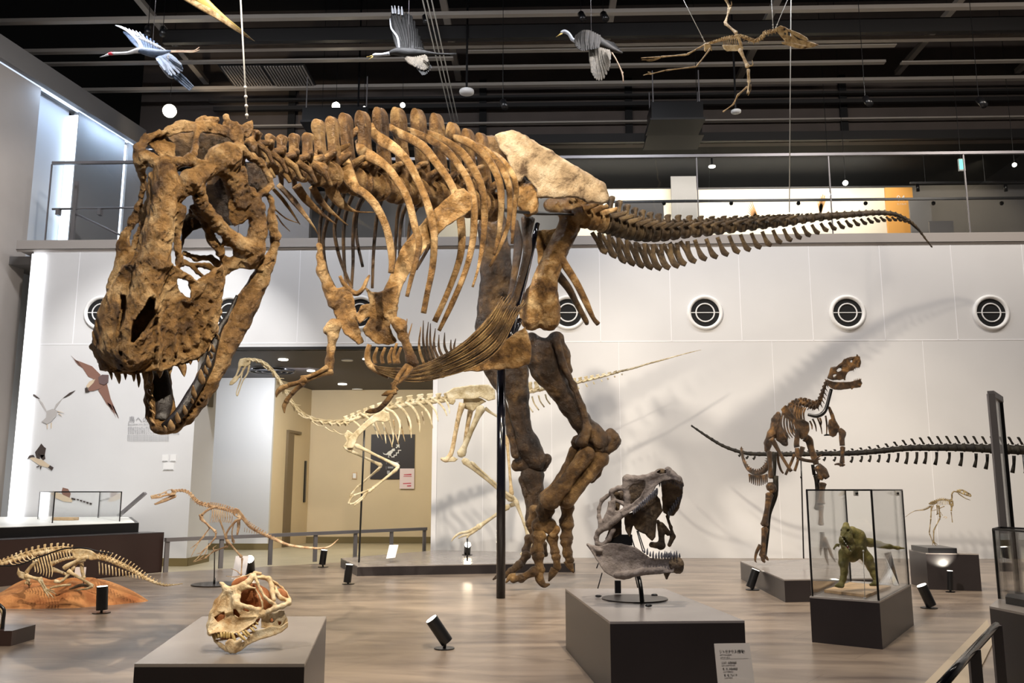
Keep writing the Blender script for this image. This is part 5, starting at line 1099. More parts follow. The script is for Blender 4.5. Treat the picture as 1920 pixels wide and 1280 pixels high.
q = at(463, 222, 5.05); cable(at(448, -60, 5.05), q, .0055, 'steel cable holding the back of the huge brown skull', (.02, .08, .14, .2))
q = at(1480, 398, 12.0); cable(at(1487, -500, 12.0), q, .007, 'long thin steel cable holding up the tail of the huge skeleton')
# ================================================================== grey open-jawed skull on its stand
LY = (1100, 870, 4.57); Yl = 5.45
b = gnd(1190, 1123, .41)
LS = thing('theropod_skull_mount', 'grey brown open jawed theropod skull on an oval steel disc', 'skull', tuple(b))
s = SDF(4)
s.chain(cz(LY, [(345, 120, 0, 34), (400, 125, -2, 28), (480, 120, -2, 26), (560, 100, 0, 26), (640, 70, 4, 26), (700, 50, 6, 24), (740, 90, 4, 26), (790, 130, 6, 26), (815, 180, 12, 20)]), k=4)
s.plate(cz(LY, [(515, 110, 0), (600, 60, 2), (700, 35, 6), (725, 80, 2), (790, 115, 4), (820, 160, 8), (740, 130, 0), (650, 145, -4), (595, 190, -6), (545, 280, -8), (490, 345, -8), (400, 395, -8), (310, 445, -8), (290, 405, -6), (380, 345, -6), (460, 275, -6), (500, 205, -4), (505, 140, -2)]), 'fit', 6.5, k=5, bulge=-6)
s.chain(cz(LY, [(345, 130, 0, 38), (335, 200, -2, 28), (345, 280, -4, 26), (350, 370, -6, 26)]), k=4)
s.chain(cz(LY, [(350, 190, -2, 16), (400, 160, -2, 14), (470, 150, -2, 14)]), k=3)
s.chain(cz(LY, [(215, 230, 4, 24), (270, 205, 2, 22), (320, 200, 0, 22)]), k=4); s.chain(cz(LY, [(215, 240, 4, 18), (225, 300, 4, 14), (300, 330, 0, 16), (330, 350, -4, 18)]), k=4)
s.chain(cz(LY, [(180, 270, 8, 18), (130, 310, 10, 16), (105, 380, 10, 14), (105, 450, 8, 16), (120, 500, 6, 20), (115, 560, 4, 22)]), k=4)
s.plate(cz(LY, [(185, 320, 2), (245, 310, -2), (250, 370, -4), (225, 420, -4), (195, 410, 0), (180, 370, 2)]), 'fit', 4, k=4)
s.plate(cz(LY, [(150, 440, 2), (180, 380, 0), (260, 400, -4), (330, 370, -6), (330, 420, -6), (240, 500, -4), (160, 560, 0), (110, 570, 4), (130, 500, 4)]), 'fit', 4, k=5)
s.chain(cz(LY, [(320, 425, -8, 24), (250, 480, -6, 24), (170, 540, 0, 24), (100, 580, 4, 22), (82, 630, 6, 18), (90, 680, 6, 18), (140, 690, 4, 16), (190, 640, 2, 18), (230, 560, 2, 22)]), k=4)
s.plate(cz(LY, [(598, 70), (640, 42), (678, 38), (682, 75), (630, 84)]), 0, 14, sub=True, k=3)
for x, y in ((470, 320), (510, 280), (550, 230), (590, 180), (440, 350), (650, 140)): s.ell((LY[0]+x/LY[2], LY[1]+y/LY[2], -13), (1.3, 1.3, 4), sub=True, k=1.5)
SKL = s.out('skull', M['grey'], LS, Yl, 1.25, .35, .6)
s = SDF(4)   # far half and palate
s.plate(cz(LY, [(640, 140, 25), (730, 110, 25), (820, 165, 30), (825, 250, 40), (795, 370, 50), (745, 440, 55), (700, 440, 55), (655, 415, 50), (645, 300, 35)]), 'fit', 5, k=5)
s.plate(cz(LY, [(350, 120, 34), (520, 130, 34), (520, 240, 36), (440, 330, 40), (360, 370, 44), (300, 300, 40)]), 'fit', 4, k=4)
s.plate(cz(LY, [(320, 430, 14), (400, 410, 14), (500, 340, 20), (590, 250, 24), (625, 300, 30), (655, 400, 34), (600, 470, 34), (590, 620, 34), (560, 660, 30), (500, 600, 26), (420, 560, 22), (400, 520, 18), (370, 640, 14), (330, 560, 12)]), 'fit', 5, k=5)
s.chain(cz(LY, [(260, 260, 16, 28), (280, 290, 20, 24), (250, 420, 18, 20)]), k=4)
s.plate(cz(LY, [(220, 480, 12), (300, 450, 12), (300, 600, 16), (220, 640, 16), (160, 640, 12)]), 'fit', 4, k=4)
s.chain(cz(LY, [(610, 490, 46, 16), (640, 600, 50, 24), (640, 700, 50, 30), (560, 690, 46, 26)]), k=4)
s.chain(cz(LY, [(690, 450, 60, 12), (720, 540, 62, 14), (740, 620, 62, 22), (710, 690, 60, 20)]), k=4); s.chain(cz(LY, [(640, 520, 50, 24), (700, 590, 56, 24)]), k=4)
s.ell((LY[0]+640/LY[2], LY[1]+68/LY[2], 12), (12, 7, 6)); s.chain(cz(LY, [(400, 200, 40, 30), (300, 260, 44, 30), (200, 420, 44, 24)]), k=4)  # dark ellipsoid added behind the nostril, its shade put into the colour
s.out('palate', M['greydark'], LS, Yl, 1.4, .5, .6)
s = SDF(4)
s.plate(cz(LY, [(0, 682, 8), (50, 700, 6), (110, 700, 2), (190, 675, 0), (300, 680, -2), (420, 712, -4), (480, 755, -4), (540, 800, -6), (640, 812, -6), (740, 800, -4), (760, 850, -2), (745, 930, -2), (640, 935, -6), (480, 948, -6), (400, 962, -6), (320, 990, -4), (255, 982, -4), (150, 925, 0), (90, 830, 2), (40, 745, 4)]), 'fit', 5, k=5, bulge=-8)
s.chain(cz(LY, [(10, 690, 8, 12), (60, 720, 4, 20), (110, 740, 0, 20)]), k=3); s.chain(cz(LY, [(260, 950, -8, 26), (360, 945, -8, 26), (480, 920, -8, 24), (640, 905, -6, 26)]), k=5)
s.plate(cz(LY, [(80, 765), (125, 765), (140, 785), (110, 800), (80, 790)]), -8, 12, sub=True, k=2); s.chain(cz(LY, [(370, 730, -14, 4), (350, 800, -15, 5), (290, 870, -15, 5), (240, 890, -14, 5)]), sub=True, k=2)
LJ = s.out('lower_jaw', M['grey'], LS, Yl, 1.25, .35, .6)
s = SDF(4); s.ell((LY[0]+780/LY[2], LY[1]+865/LY[2], 4), (12, 15, 14), .2, k=5); s.ell((LY[0]+735/LY[2], LY[1]+860/LY[2], -2), (9, 15, 8), k=5); s.chain(cz(LY, [(685, 930, -2, 30), (685, 975, -2, 14)]), k=5); s.chain(cz(LY, [(790, 900, 14, 40), (700, 900, 40, 24), (500, 900, 62, 20), (200, 850, 70, 18)]), k=5)
s.cap((LY[0]+775/LY[2], LY[1]+810/LY[2], -11, 1.2), (LY[0]+770/LY[2], LY[1]+930/LY[2], -11, 1.2), sub=True, k=2)
s.out('jaw_tip', M['greydark'], LS, Yl, 1.3, .6, .6)
vl = Vw(*LY, Yl)
for i in range(13):
    f = i/12; x = 815-f*190; y = 170-60*math.sin(f*2.6)+10*f; tooth(SKL, vl.p(x, y-8, Yl+.02*(1-f)), vl.p(x+2-4*f, y+50+8*(i % 2), Yl+.03*(1-f)), vl.sz(8), M['greytooth'], n=6)
for i in range(13):
    f = i/12; x = 600-f*200; y = 215+f*185; tooth(SKL, vl.p(x, y-12, Yl-.035), vl.p(x+2, y+60-26*f, Yl-.035), vl.sz(10), M['greytooth'], n=6)
for i in range(8): f = i/7; x = 820-f*110; y = 250+f*170; tooth(SKL, vl.p(x-10, y-16, Yl+.12), vl.p(x-8+6*f, y+50, Yl+.12), vl.sz(9), M['greytooth'], n=6)
for i in range(12): x = 495+i*25; tooth(LJ, vl.p(x, 760+min(i, 3)*16, Yl-.03), vl.p(x+2, 760+min(i, 3)*12-(58 if i % 2 else 40), Yl-.03), vl.sz(9), M['greytooth'], n=6)
for i in range(9): x = 620+i*22; tooth(LJ, vl.p(x, 800, Yl+.08), vl.p(x, 745+(i % 3)*8, Yl+.08), vl.sz(9), M['greytooth'], n=6)
MB().cyl((b.x, b.y, .41), (b.x, b.y, .418), .21, n=40).out('base_disc', M['steel'], LS)
MB().box((at(268, 0, 1).x*0+gnd(1159, 1112, .418).x-.02, gnd(1159, 1112, .418).y, .418), (gnd(1159, 1112, .418).x+.02, gnd(1159, 1112, .418).y+.04, .5)).out('stand_post', M['black'], LS)
a = gnd(1204, 1129, .418); mb = MB(); mb.tube([a, at(1201, 1100, a.y+.02), at(1196, 1078, a.y+.05), at(1180, 1040, Yl+.05), at(1150, 1015, Yl+.1)], [.014, .014, .014, .012, .01]); mb.out('stand_post', M['black'], LS, True)
for p, q in (((430, 570), (482, 750)), ((440, 570), (500, 750)), ((385, 630), (412, 715)), ((132, 930), (95, 1065)), ((100, 850), (85, 890)), ((415, 955), (438, 1058))):
    MB().cyl(vl.p(*p, Yl+.05), vl.p(*q, Yl+.03), .0035, n=6).out('support_rod', M['black'], LS, True)
p_ = vl.p(290, 645, Yl+.06); MB().box((p_.x-.08, p_.y-.02, p_.z-.035), (p_.x+.07, p_.y+.03, p_.z+.03)).out('clamp', M['black'], LS)
for px, py in ((1122, 1117), (1227, 1115), (1216, 1135)):
    c = gnd(px, py, .42); MB().ball(c, .014, 8, 5, (1.6, 1, .6)).out('foot_knob', M['black'], LS, True)
# ================================================================== small ivory skull on the left plinth
CM = (380, 1060, 7.11); Yc = 3.72
b = gnd(455, 1215, .45)
CS = thing('sauropod_skull', 'short ivory dinosaur skull with orange openings lying on the left plinth', 'skull', tuple(b))
s = SDF(5)
s.plate(cz(CM, [(85, 925, -12), (62, 850, -12), (130, 620, -6), (230, 440, 0), (290, 350, 4), (400, 350, 2), (400, 480, -6), (400, 580, -12), (470, 690, -16), (700, 680, -10), (735, 690, -8), (690, 765, -12), (600, 825, -18), (480, 900, -24), (400, 905, -26), (300, 885, -26), (180, 895, -22)]), 'fit', 6, k=7, bulge=-13)
s.chain(cz(CM, [(100, 900, -2, 40), (110, 800, 2, 50), (150, 660, 6, 60), (220, 500, 10, 60), (290, 380, 10, 44)]), k=8)
s.chain(cz(CM, [(235, 230, 6, 12), (265, 250, 4, 24), (295, 300, 2, 36), (330, 340, 2, 44)]), k=5)
s.chain(cz(CM, [(320, 320, 2, 36), (430, 310, 0, 40), (540, 270, -2, 44), (620, 210, 0, 36), (660, 150, 4, 34), (690, 120, 8, 28)]), k=6)
s.chain(cz(CM, [(430, 340, -4, 26), (420, 430, -10, 26), (440, 520, -14, 34), (520, 540, -14, 30), (640, 560, -12, 26), (760, 590, -8, 28), (820, 620, -6, 34)]), k=6)
s.chain(cz(CM, [(495, 350, -4, 22), (480, 420, -10, 20), (470, 500, -14, 26)]), k=5); s.chain(cz(CM, [(520, 310, -6, 18), (620, 290, -6, 14), (700, 300, -4, 14)]), k=4)
s.chain(cz(CM, [(390, 240, 34, 12), (440, 190, 38, 12), (540, 150, 40, 12), (640, 125, 30, 18), (700, 100, 22, 20), (770, 105, 24, 20)]), k=4)
s.chain(cz(CM, [(700, 150, 4, 22), (730, 230, -2, 20), (770, 320, -6, 18), (830, 420, -10, 18), (900, 480, -10, 22), (960, 510, -8, 24)]), k=4)
s.chain(cz(CM, [(700, 310, -2, 12), (750, 390, -6, 9), (790, 480, -10, 9), (800, 560, -10, 14)]), k=3)
s.chain(cz(CM, [(720, 165, 14, 24), (800, 155, 18, 24), (880, 175, 20, 30), (920, 260, 16, 30), (930, 360, 8, 32), (950, 450, 0, 30)]), k=5)
s.chain(cz(CM, [(900, 190, 22, 24), (980, 240, 30, 18), (1060, 300, 34, 16), (1110, 360, 34, 16), (1165, 450, 28, 20)]), k=4)
s.chain(cz(CM, [(970, 280, 22, 18), (990, 360, 14, 22), (1040, 430, 12, 26), (1140, 470, 16, 26)]), k=5)
s.chain(cz(CM, [(700, 690, -10, 26), (800, 660, -10, 30), (880, 610, -10, 30), (960, 570, -8, 34), (1060, 540, 0, 34), (1150, 500, 10, 28), (1160, 460, 16, 24)]), k=5)
s.plate(cz(CM, [(780, 720, -2), (900, 640, -2), (1020, 600, 6), (1090, 600, 14), (1110, 700, 16), (1060, 800, 10), (900, 830, 0), (780, 830, -4)]), 'fit', 4, k=5)
s.plate(cz(CM, [(1090, 640, 20), (1130, 700, 22), (1140, 800, 20), (1090, 830, 16)]), 'fit', 4, k=4)
s.plate(cz(CM, [(440, 500, -12), (600, 535, -12), (770, 585, -8), (760, 660, -8), (640, 700, -12), (450, 690, -14), (395, 600, -12)]), 'fit', 4, k=5)
s.plate(cz(CM, [(290, 350, 0), (440, 330, -2), (430, 500, -8), (470, 600, -12), (300, 640, -8), (200, 600, -2), (220, 450, 2)]), 'fit', 5, k=5, bulge=-6)
s.plate(cz(CM, [(145, 690), (290, 605), (302, 680), (200, 760)]), -24, 22, sub=True, k=3)
s.plate(cz(CM, [(403, 580), (440, 575), (500, 660), (485, 695), (415, 645)]), -14, 24, sub=True, k=3)
s.plate(cz(CM, [(540, 565), (618, 592), (615, 620), (545, 592)]), -12, 20, sub=True, k=2)
s.ell((CM[0]+922/CM[2], CM[1]+727/CM[2], -4), (3.6, 4.2, 14), sub=True, k=2); s.plate(cz(CM, [(1000, 740), (1050, 745), (1045, 790), (1010, 800)]), 6, 14, sub=True, k=2)
for x, y in ((415, 320), (400, 540), (320, 790), (200, 830), (125, 858), (480, 770), (560, 760), (620, 740), (820, 540), (870, 570)): s.ell((CM[0]+x/CM[2], CM[1]+y/CM[2], -22), (1.3, 1.8, 9), .4, sub=True, k=1.5)
CK = s.out('skull', M['ivory'], CS, Yc, 1.25, .35, .8)
s = SDF(5)
s.ell((CM[0]+700/CM[2], CM[1]+430/CM[2], 22), (36, 26, 13), .4); s.ell((CM[0]+500/CM[2], CM[1]+220/CM[2], 34), (18, 9, 5), -.4); s.ell((CM[0]+1050/CM[2], CM[1]+390/CM[2], 28), (14, 10, 6), .8); s.ell((CM[0]+250/CM[2], CM[1]+690/CM[2], 4), (20, 17, 9), -.4)
s.ell((CM[0]+960/CM[2], CM[1]+745/CM[2], 24), (18, 9, 5)); s.ell((CM[0]+600/CM[2], CM[1]+590/CM[2], 8), (16, 8, 6), .2); s.ell((CM[0]+450/CM[2], CM[1]+640/CM[2], 6), (16, 12, 8), .5); s.ell((CM[0]+600/CM[2], CM[1]+760/CM[2], 10), (26, 12, 8), -.5); s.ell((CM[0]+300/CM[2], CM[1]+930/CM[2], 2), (24, 8, 8), .1)
s.out('inner_bone', M['terra'], CK, Yc, 1.6, .4, .8)
s = SDF(4)
s.plate(cz(CM, [(300, 1030, -30), (350, 980, -30), (420, 985, -28), (450, 1040, -26), (560, 1010, -24), (600, 960, -20), (700, 870, -16), (760, 850, -12), (900, 805, -4), (1040, 810, 6), (1140, 740, 16), (1140, 820, 16), (1050, 890, 8), (900, 950, 0), (760, 990, -8), (600, 1060, -18), (500, 1140, -24), (430, 1170, -28), (350, 1155, -30), (300, 1085, -30)]), 'fit', 5, k=5, bulge=-4)
s.ell((CM[0]+390/CM[2], CM[1]+1080/CM[2], -28), (12, 12, 8), k=5); s.chain(cz(CM, [(160, 1000, -6, 18), (240, 1060, -12, 28), (320, 1120, -18, 30)]), k=4); s.chain(cz(CM, [(180, 1000, 0, 16), (400, 960, 20, 16), (700, 880, 34, 16)]), k=4)
s.chain(cz(CM, [(450, 1030, -32, 22), (500, 1000, -30, 28)]), k=4)
CJ = s.out('lower_jaw', M['ivory'], CS, Yc, 1.25, .35, .8)
vc = Vw(*CM, Yc)
for x, y, tx, ty, r, d in ((128, 915, 168, 995, 17, -.02), (165, 905, 200, 975, 17, -.03), (203, 895, 222, 965, 17, -.04), (243, 890, 254, 965, 18, -.05), (285, 885, 288, 968, 18, -.06), (322, 885, 324, 972, 17, -.065), (355, 890, 352, 968, 15, -.065), (388, 895, 435, 1010, 20, -.065), (470, 900, 572, 1000, 20, -.06), (530, 875, 606, 955, 18, -.05), (565, 860, 634, 935, 16, -.05), (625, 815, 692, 882, 16, -.04), (665, 790, 720, 842, 14, -.04), (700, 745, 742, 790, 14, -.03)):
    P0, P1_ = vc.p(x, y, Yc+d), vc.p(tx, ty, Yc+d-.005); MB().tube([P0, P0.lerp(P1_, .5), P0.lerp(P1_, .85), P1_], [vc.sz(r*.8), vc.sz(r), vc.sz(r*.9), vc.sz(r*.3)], n=8, sub=2).out('tooth', M['toothtan'], CK, True)
# ================================================================== printed label beside the grey skull
def text(name, body, size, loc, rot, m, parent, ex=.0004, sx=1.):
    c = bpy.data.curves.new(name, 'FONT'); c.body = body; c.size = size; c.extrude = ex; c.resolution_u = 2
    o = bpy.data.objects.new(name, c); COL.objects.link(o); bpy.context.view_layer.update()
    me = bpy.data.meshes.new_from_object(o.evaluated_get(bpy.context.evaluated_depsgraph_get())); bpy.data.objects.remove(o)
    me.materials.clear(); me.materials.append(m); R = Matrix.Translation(loc) @ rot @ Matrix.Diagonal((sx, 1, 1, 1)); me.transform(R)
    return link(name, me, m, parent)
p0, p1, p2, p3 = (at(x, y, Y) for x, y, Y in ((1339, 1206, 3.95), (1405, 1205, 3.95), (1422, 1330, 3.85), (1351, 1332, 3.85)))
LB_ = thing('exhibit_label', 'white printed label card standing in front of the grey skull plinth', 'label', tuple(p3))
ex_ = (p1-p0).normalized(); ey = (p0-p3); ey = (ey-ex_*ey.dot(ex_)).normalized(); ez = ex_.cross(ey)
MB().add([p0, p1, p2, p3]+[p+(-ez)*.006 for p in (p0, p1, p2, p3)], [(3, 2, 1, 0), (4, 5, 6, 7)]+[(i, (i+1) % 4, 4+(i+1) % 4, 4+i) for i in range(4)]).out('card', M['paper'], LB_)
MB().box((p3.x+.03, p3.y+.03, 0), (p3.x+.14, p3.y+.05, p3.z+.12)).out('stand', M['glass'], LB_)
RL = Matrix((ex_, ey, ez)).transposed().to_4x4()
sc_ = (p1-p0).length/66
def lt(x, y, body, px, m='ink', sx=1.): text('lettering', body, px*sc_, p0+ex_*((x-1339)*sc_)-ey*((y-1206)*sc_)+ez*.0015, RL, M[m], LB_, sx=sx)
lt(1346, 1222.5, 'リトロナウス(頭骨)', 5.6); lt(1347, 1226.5, 'Lythronax argestes', 2.8, 'grid'); lt(1347, 1231.3, 'レプリカ replica', 2.6, 'grid')
lt(1348, 1241.5, 'ユタ州 : 白亜紀後期', 3.2); lt(1348, 1245.5, 'Utah, Grand Staircase', 2.8, 'grid'); lt(1349, 1252.5, '時   代 : 白亜紀後期', 3.2); lt(1349, 1256.5, 'Late Cretaceous', 2.8, 'grid'); lt(1350, 1263.5, '産   地 : アメリカ', 3.2); lt(1350, 1267.5, 'United States', 2.8, 'grid')
MB().beam(p0+ex_*(8*sc_)-ey*(27.5*sc_)+ez*.001, p0+ex_*(60*sc_)-ey*(27.5*sc_)+ez*.001, .0006, .0006).out('rule_line', M['grid'], LB_)
# wall text: heading and lines
WT = thing('wall_text_panel', 'grey printed wall text headed with large Japanese characters behind the big jaw', 'wall text', tuple(at(285, 800, WY)))
RW = Matrix.Rotation(math.pi/2, 4, 'X'); ps = WY/F
text('lettering', '鳥への進化', 13.5*ps, at(240, 791, WY-.01), RW, M['grid'], WT); text('lettering', 'Evolution into Birds', 5*ps, at(240, 796.5, WY-.01), RW, M['grid'], WT)
for i, t_ in enumerate(('恐竜は今から約二億三千万年前に現れ、その一部は', '空を飛ぶようになった。鳥は、小型の獣脚類恐竜', 'のなかまから進化した。羽毛をもつ恐竜の化石は、', 'その移り変わりをよく伝えている。鳥は生きた恐竜')): text('lettering', t_, 4.3*ps, at(239, 803+i*3.6, WY-.01), RW, M['grid'], WT)
for i in range(5): text('lettering', 'Birds are descended from small meat eating dinosaurs that lived long ago', 2.7*ps, at(238.5, 817+i*2.4, WY-.01), RW, M['grid'], WT)
for (x0, y0, x1, y1, lab) in ((304, 852, 316, 865, 'small square white card on the bird wall, left of the upper pair'), (319, 852, 331, 865, 'small square white card on the bird wall, right of the upper pair'), (306, 867, 327, 881, 'small wide white card below the pair on the bird wall')):
    a = at(x0, y1, WY); c = at(x1, y0, WY); T = tag(MB().box((a.x, WY-.012, a.z), (c.x, WY, c.z)).out('wall_card', M['white']), lab, 'card')
    MB().box((a.x+.01, WY-.014, a.z+.005), (c.x-.01, WY-.012, a.z+.014)).out('printed_line', M['grid'], T)
T = thing('section_number', 'white number printed on the orange gallery panel', 'number', tuple(at(1690, 370, PY)))
text('lettering', '04', 17*PY/F, at(1681, 377, PY-.09), RW, M['signwhite'], T); text('lettering', 'たべもの', 4.5*PY/F, at(1682, 384, PY-.09), RW, M['signwhite'], T)
# ================================================================== helpers for the smaller skeletons
def spine(root, v, pts, n, m, Ya, Yb, name, sh=1., sw=.55, body='tail', sp='spine', lean=.15, gap=.88, wide=.9):
    Q = path([(p[0], p[1], p[2], p[3]) for p in pts], n); W = [v.p(q[0], q[1], Ya+(Yb-Ya)*i/(n-1)) for i, q in enumerate(Q)]
    for i, q in enumerate(Q):
        T = W[min(i+1, n-1)]-W[max(i-1, 0)]; ln = T.length/(2 if 0 < i < n-1 else 1)*gap; Y = Ya+(Yb-Ya)*i/(n-1)
        vertebra(name, W[i], T, max(v.sz(q[2], Y), .002), ln, m, root, body, sp, max(0, v.sz(q[3], Y))*sh, ln*sw, lean, small=True, wide=wide)
def bn(root, v, name, m, pts, Ya=None, Yb=None, k=.85, n=9, bow=0., sub=4):
    mb = MB(); v.tube(mb, pts, Ya, Yb, bow=bow, k=k, n=n, sub=sub); return mb.out(name, m, root, True)
def limb(root, v, name, m, a, b, r, Ya=None, Yb=None, e=1.7, e2=None):
    """long bone: knobbed ends, slim shaft"""
    (x0, y0), (x1, y1) = a, b; e2 = e if e2 is None else e2; L = lambda t: (x0+(x1-x0)*t, y0+(y1-y0)*t)
    return bn(root, v, name, m, [(*L(0), r*e*.5), (*L(.06), r*e), (*L(.22), r*1.1), (*L(.5), r*.85), (*L(.8), r*1.05), (*L(.94), r*e2), (*L(1), r*e2*.5)], Ya, Yb, n=10, sub=3)
def plate(root, v, name, m, poly, th, Y, vox=1.2, bulge=0., holes=(), k=2.5, noise=.2):
    s = SDF(k); s.plate([v.px(*p) for p in poly], 0., th, bulge=bulge, k=k)
    for h in holes: s.plate([v.px(*p) for p in h], 0., th*4+6, sub=True, k=1.5)
    return s.out(name, m, root, Y, vox, noise, .6)
# ================================================================== pale long-necked skeleton on the low platform
PB = thing('long_necked_skeleton', 'pale cream long necked dinosaur skeleton with folded arms on the low wide platform', 'dinosaur skeleton', tuple(gnd(876, 1062, .126)))
v = Vw(400, 640, 3.2, 12.3); C = M['cream']
plate(PB, v, 'skull', C, [(150, 130), (160, 105), (190, 97), (225, 105), (222, 135), (200, 150), (175, 190), (140, 240), (115, 262), (95, 262), (100, 240), (130, 205), (148, 160)], 4, 11.3, 1., -3, [[(168, 150), (185, 150), (160, 195), (140, 210)]])
bn(PB, v, 'lower_jaw', C, [(215, 140, 7), (205, 190, 5), (175, 240, 4), (150, 310, 4), (143, 325, 4), (140, 300, 3), (165, 225, 4), (180, 160, 6)], 11.3, n=6)
spine(PB, v, [(225, 112, 8, 5), (280, 122, 9, 5), (335, 160, 9, 5), (385, 225, 9, 5), (430, 305, 9, 6), (480, 385, 10, 6), (550, 450, 10, 8), (640, 482, 11, 8), (720, 492, 12, 10), (790, 490, 13, 12)], 15, C, 11.3, 12.1, 'neck_vertebra', body='neck', gap=1.0, wide=.75, sw=.9)
for x, y in ((300, 140), (350, 185), (400, 260), (450, 345), (510, 425), (590, 470), (670, 505), (720, 520)): bn(PB, v, 'neck_rib', C, [(x, y+8, 4), (x+35, y+32, 3), (x+75, y+38, 1)], 11.6)
spine(PB, v, [(800, 482, 14, 22), (880, 455, 15, 26), (960, 430, 16, 30), (1060, 400, 17, 34), (1180, 375, 17, 34), (1300, 362, 17, 32), (1400, 352, 16, 28)], 13, C, 12.15, 12.6, 'back_vertebra', sw=.75, body='body', gap=.9)
for R in ([(1030, 400, 8), (1085, 430, 8), (1120, 500, 7), (1108, 600, 3)], [(1090, 375, 8), (1140, 410, 8), (1180, 480, 7), (1188, 578, 3)], [(1150, 365, 8), (1200, 400, 8), (1235, 470, 7), (1238, 552, 3)], [(1210, 360, 8), (1250, 385, 8), (1295, 440, 7), (1316, 520, 3)],
          [(1265, 352, 7), (1300, 375, 7), (1335, 420, 6), (1350, 480, 2)], [(1315, 347, 7), (1350, 365, 7), (1385, 405, 6), (1402, 446, 3)], [(1365, 338, 6), (1395, 355, 6), (1412, 390, 5), (1418, 432, 2)], [(880, 430, 7), (930, 460, 7), (965, 510, 6), (990, 578, 2)], [(1000, 450, 6), (1020, 500, 6), (1030, 560, 5), (1036, 612, 2)], [(1050, 440, 7), (1065, 510, 6), (1080, 570, 5), (1070, 632, 2)], [(830, 470, 6), (870, 500, 6), (900, 540, 5), (915, 570, 2)]): bn(PB, v, 'rib', C, R, 12.2, 12.0, k=.5)
for R in ([(960, 440, 5), (975, 490, 5), (1015, 590, 2)], [(1010, 470, 5), (1050, 560, 5), (1075, 635, 2)], [(1080, 470, 5), (1095, 560, 5), (1112, 618, 2)], [(1120, 470, 5), (1135, 540, 5), (1150, 600, 2)], [(1160, 440, 5), (1175, 510, 5), (1185, 560, 2)], [(1215, 430, 5), (1225, 480, 5), (1235, 510, 2)], [(1250, 420, 5), (1260, 470, 5), (1265, 500, 2)]): bn(PB, v, 'rib', M['pale'], R, 12.8, 12.8, k=.5)
plate(PB, v, 'shoulder_blade', C, [(960, 440), (1020, 410), (1055, 425), (1062, 475), (1030, 485), (980, 478), (920, 520), (870, 570), (840, 640), (800, 640), (810, 580), (850, 540), (900, 490)], 3, 11.9, 1., -2)
plate(PB, v, 'shoulder_bone', C, [(782, 560), (805, 530), (850, 560), (850, 610), (830, 665), (790, 650), (778, 630), (800, 600)], 5, 11.95, 1., -3)
limb(PB, v, 'upper_arm_bone', C, (850, 620), (1115, 750), 9, 11.9, 11.8); limb(PB, v, 'upper_arm_bone', C, (800, 645), (1012, 745), 8, 12.4, 12.4)
for a, b, r, Y in (((1115, 750), (950, 885), 6, 11.8), ((1105, 765), (930, 905), 6, 11.75), ((1010, 745), (890, 850), 5, 12.4), ((1000, 760), (870, 870), 5, 12.45)): limb(PB, v, 'forearm_bone', C, a, b, r, Y)
for a, b, r in (((935, 890), (840, 925), 6), ((925, 905), (850, 970), 6), ((945, 880), (900, 940), 5), ((870, 865), (825, 920), 5), ((825, 920), (812, 975), 6), ((850, 970), (820, 975), 6), ((900, 940), (845, 985), 5), ((845, 985), (870, 968), 4), ((840, 925), (815, 960), 5)): limb(PB, v, 'finger_bone', C, a, b, r, 11.8, e=1.3)
plate(PB, v, 'ilium', C, [(1395, 305), (1440, 278), (1540, 262), (1650, 258), (1690, 290), (1692, 345), (1650, 358), (1600, 332), (1570, 345), (1510, 345), (1460, 350), (1440, 380), (1415, 375)], 4, 12.5, 1.1, -4, [[(1450, 345), (1500, 345), (1480, 358), (1455, 362)]])
plate(PB, v, 'hip_socket', C, [(1500, 340), (1600, 335), (1640, 360), (1600, 380), (1560, 420), (1500, 400)], 5, 12.6, 1.2)
for pts, Y in (([(1495, 370, 22), (1470, 460, 15), (1450, 560, 13), (1430, 660, 14), (1400, 708, 18), (1365, 702, 8)], 12.5), ([(1550, 380, 20), (1530, 480, 14), (1512, 590, 12), (1505, 670, 14)], 12.7)): bn(PB, v, 'pubis', M['pale'], pts, Y)
plate(PB, v, 'pubic_boot', C, [(1358, 700), (1400, 695), (1440, 690), (1468, 705), (1450, 722), (1390, 724)], 3, 12.5, 1.)
limb(PB, v, 'femur', C, (1612, 388), (1480, 690), 17, 12.4, 12.3); bn(PB, v, 'ischium', C, [(1630, 400, 12), (1670, 430, 8), (1740, 470, 7), (1800, 520, 5)], 12.7)
limb(PB, v, 'tibia', C, (1495, 705), (1800, 955), 13, 12.3, 12.3); limb(PB, v, 'fibula', C, (1545, 720), (1790, 935), 6, 12.25, 12.25)
limb(PB, v, 'metatarsal', C, (1812, 950), (1895, 1170), 10, 12.3, 12.3)
limb(PB, v, 'tibia', M['pale'], (1760, 560), (1790, 930), 9, 12.8, 12.8); bn(PB, v, 'ankle', C, [(1790, 930, 14), (1815, 965, 16), (1780, 985, 12)], 12.5)
limb(PB, v, 'metatarsal', C, (1775, 985), (1580, 1120), 11, 12.4, 12.2)
for pts in ([(1580, 1115, 10), (1530, 1140, 9), (1480, 1150, 8), (1445, 1175, 6), (1428, 1200, 2)], [(1585, 1125, 9), (1540, 1155, 8), (1500, 1165, 7), (1470, 1180, 3)], [(1570, 1130, 8), (1530, 1165, 7), (1520, 1185, 3)]): bn(PB, v, 'toe_bone', C, pts, 12.1)
for a, b in (((1895, 1170), (1935, 1290)), ((1890, 1175), (1850, 1285)), ((1892, 1175), (1895, 1290))): limb(PB, v, 'toe_bone', C, a, b, 8, 12.3)
v = Vw(960, 640, 5.05, 12.9)
spine(PB, v, [(30, 500, 22, 60), (130, 485, 20, 70), (200, 472, 20, 70), (280, 455, 19, 64), (370, 440, 18, 60), (460, 425, 17, 52)], 7, C, 12.7, 12.85, 'tail_vertebra', sw=.75)
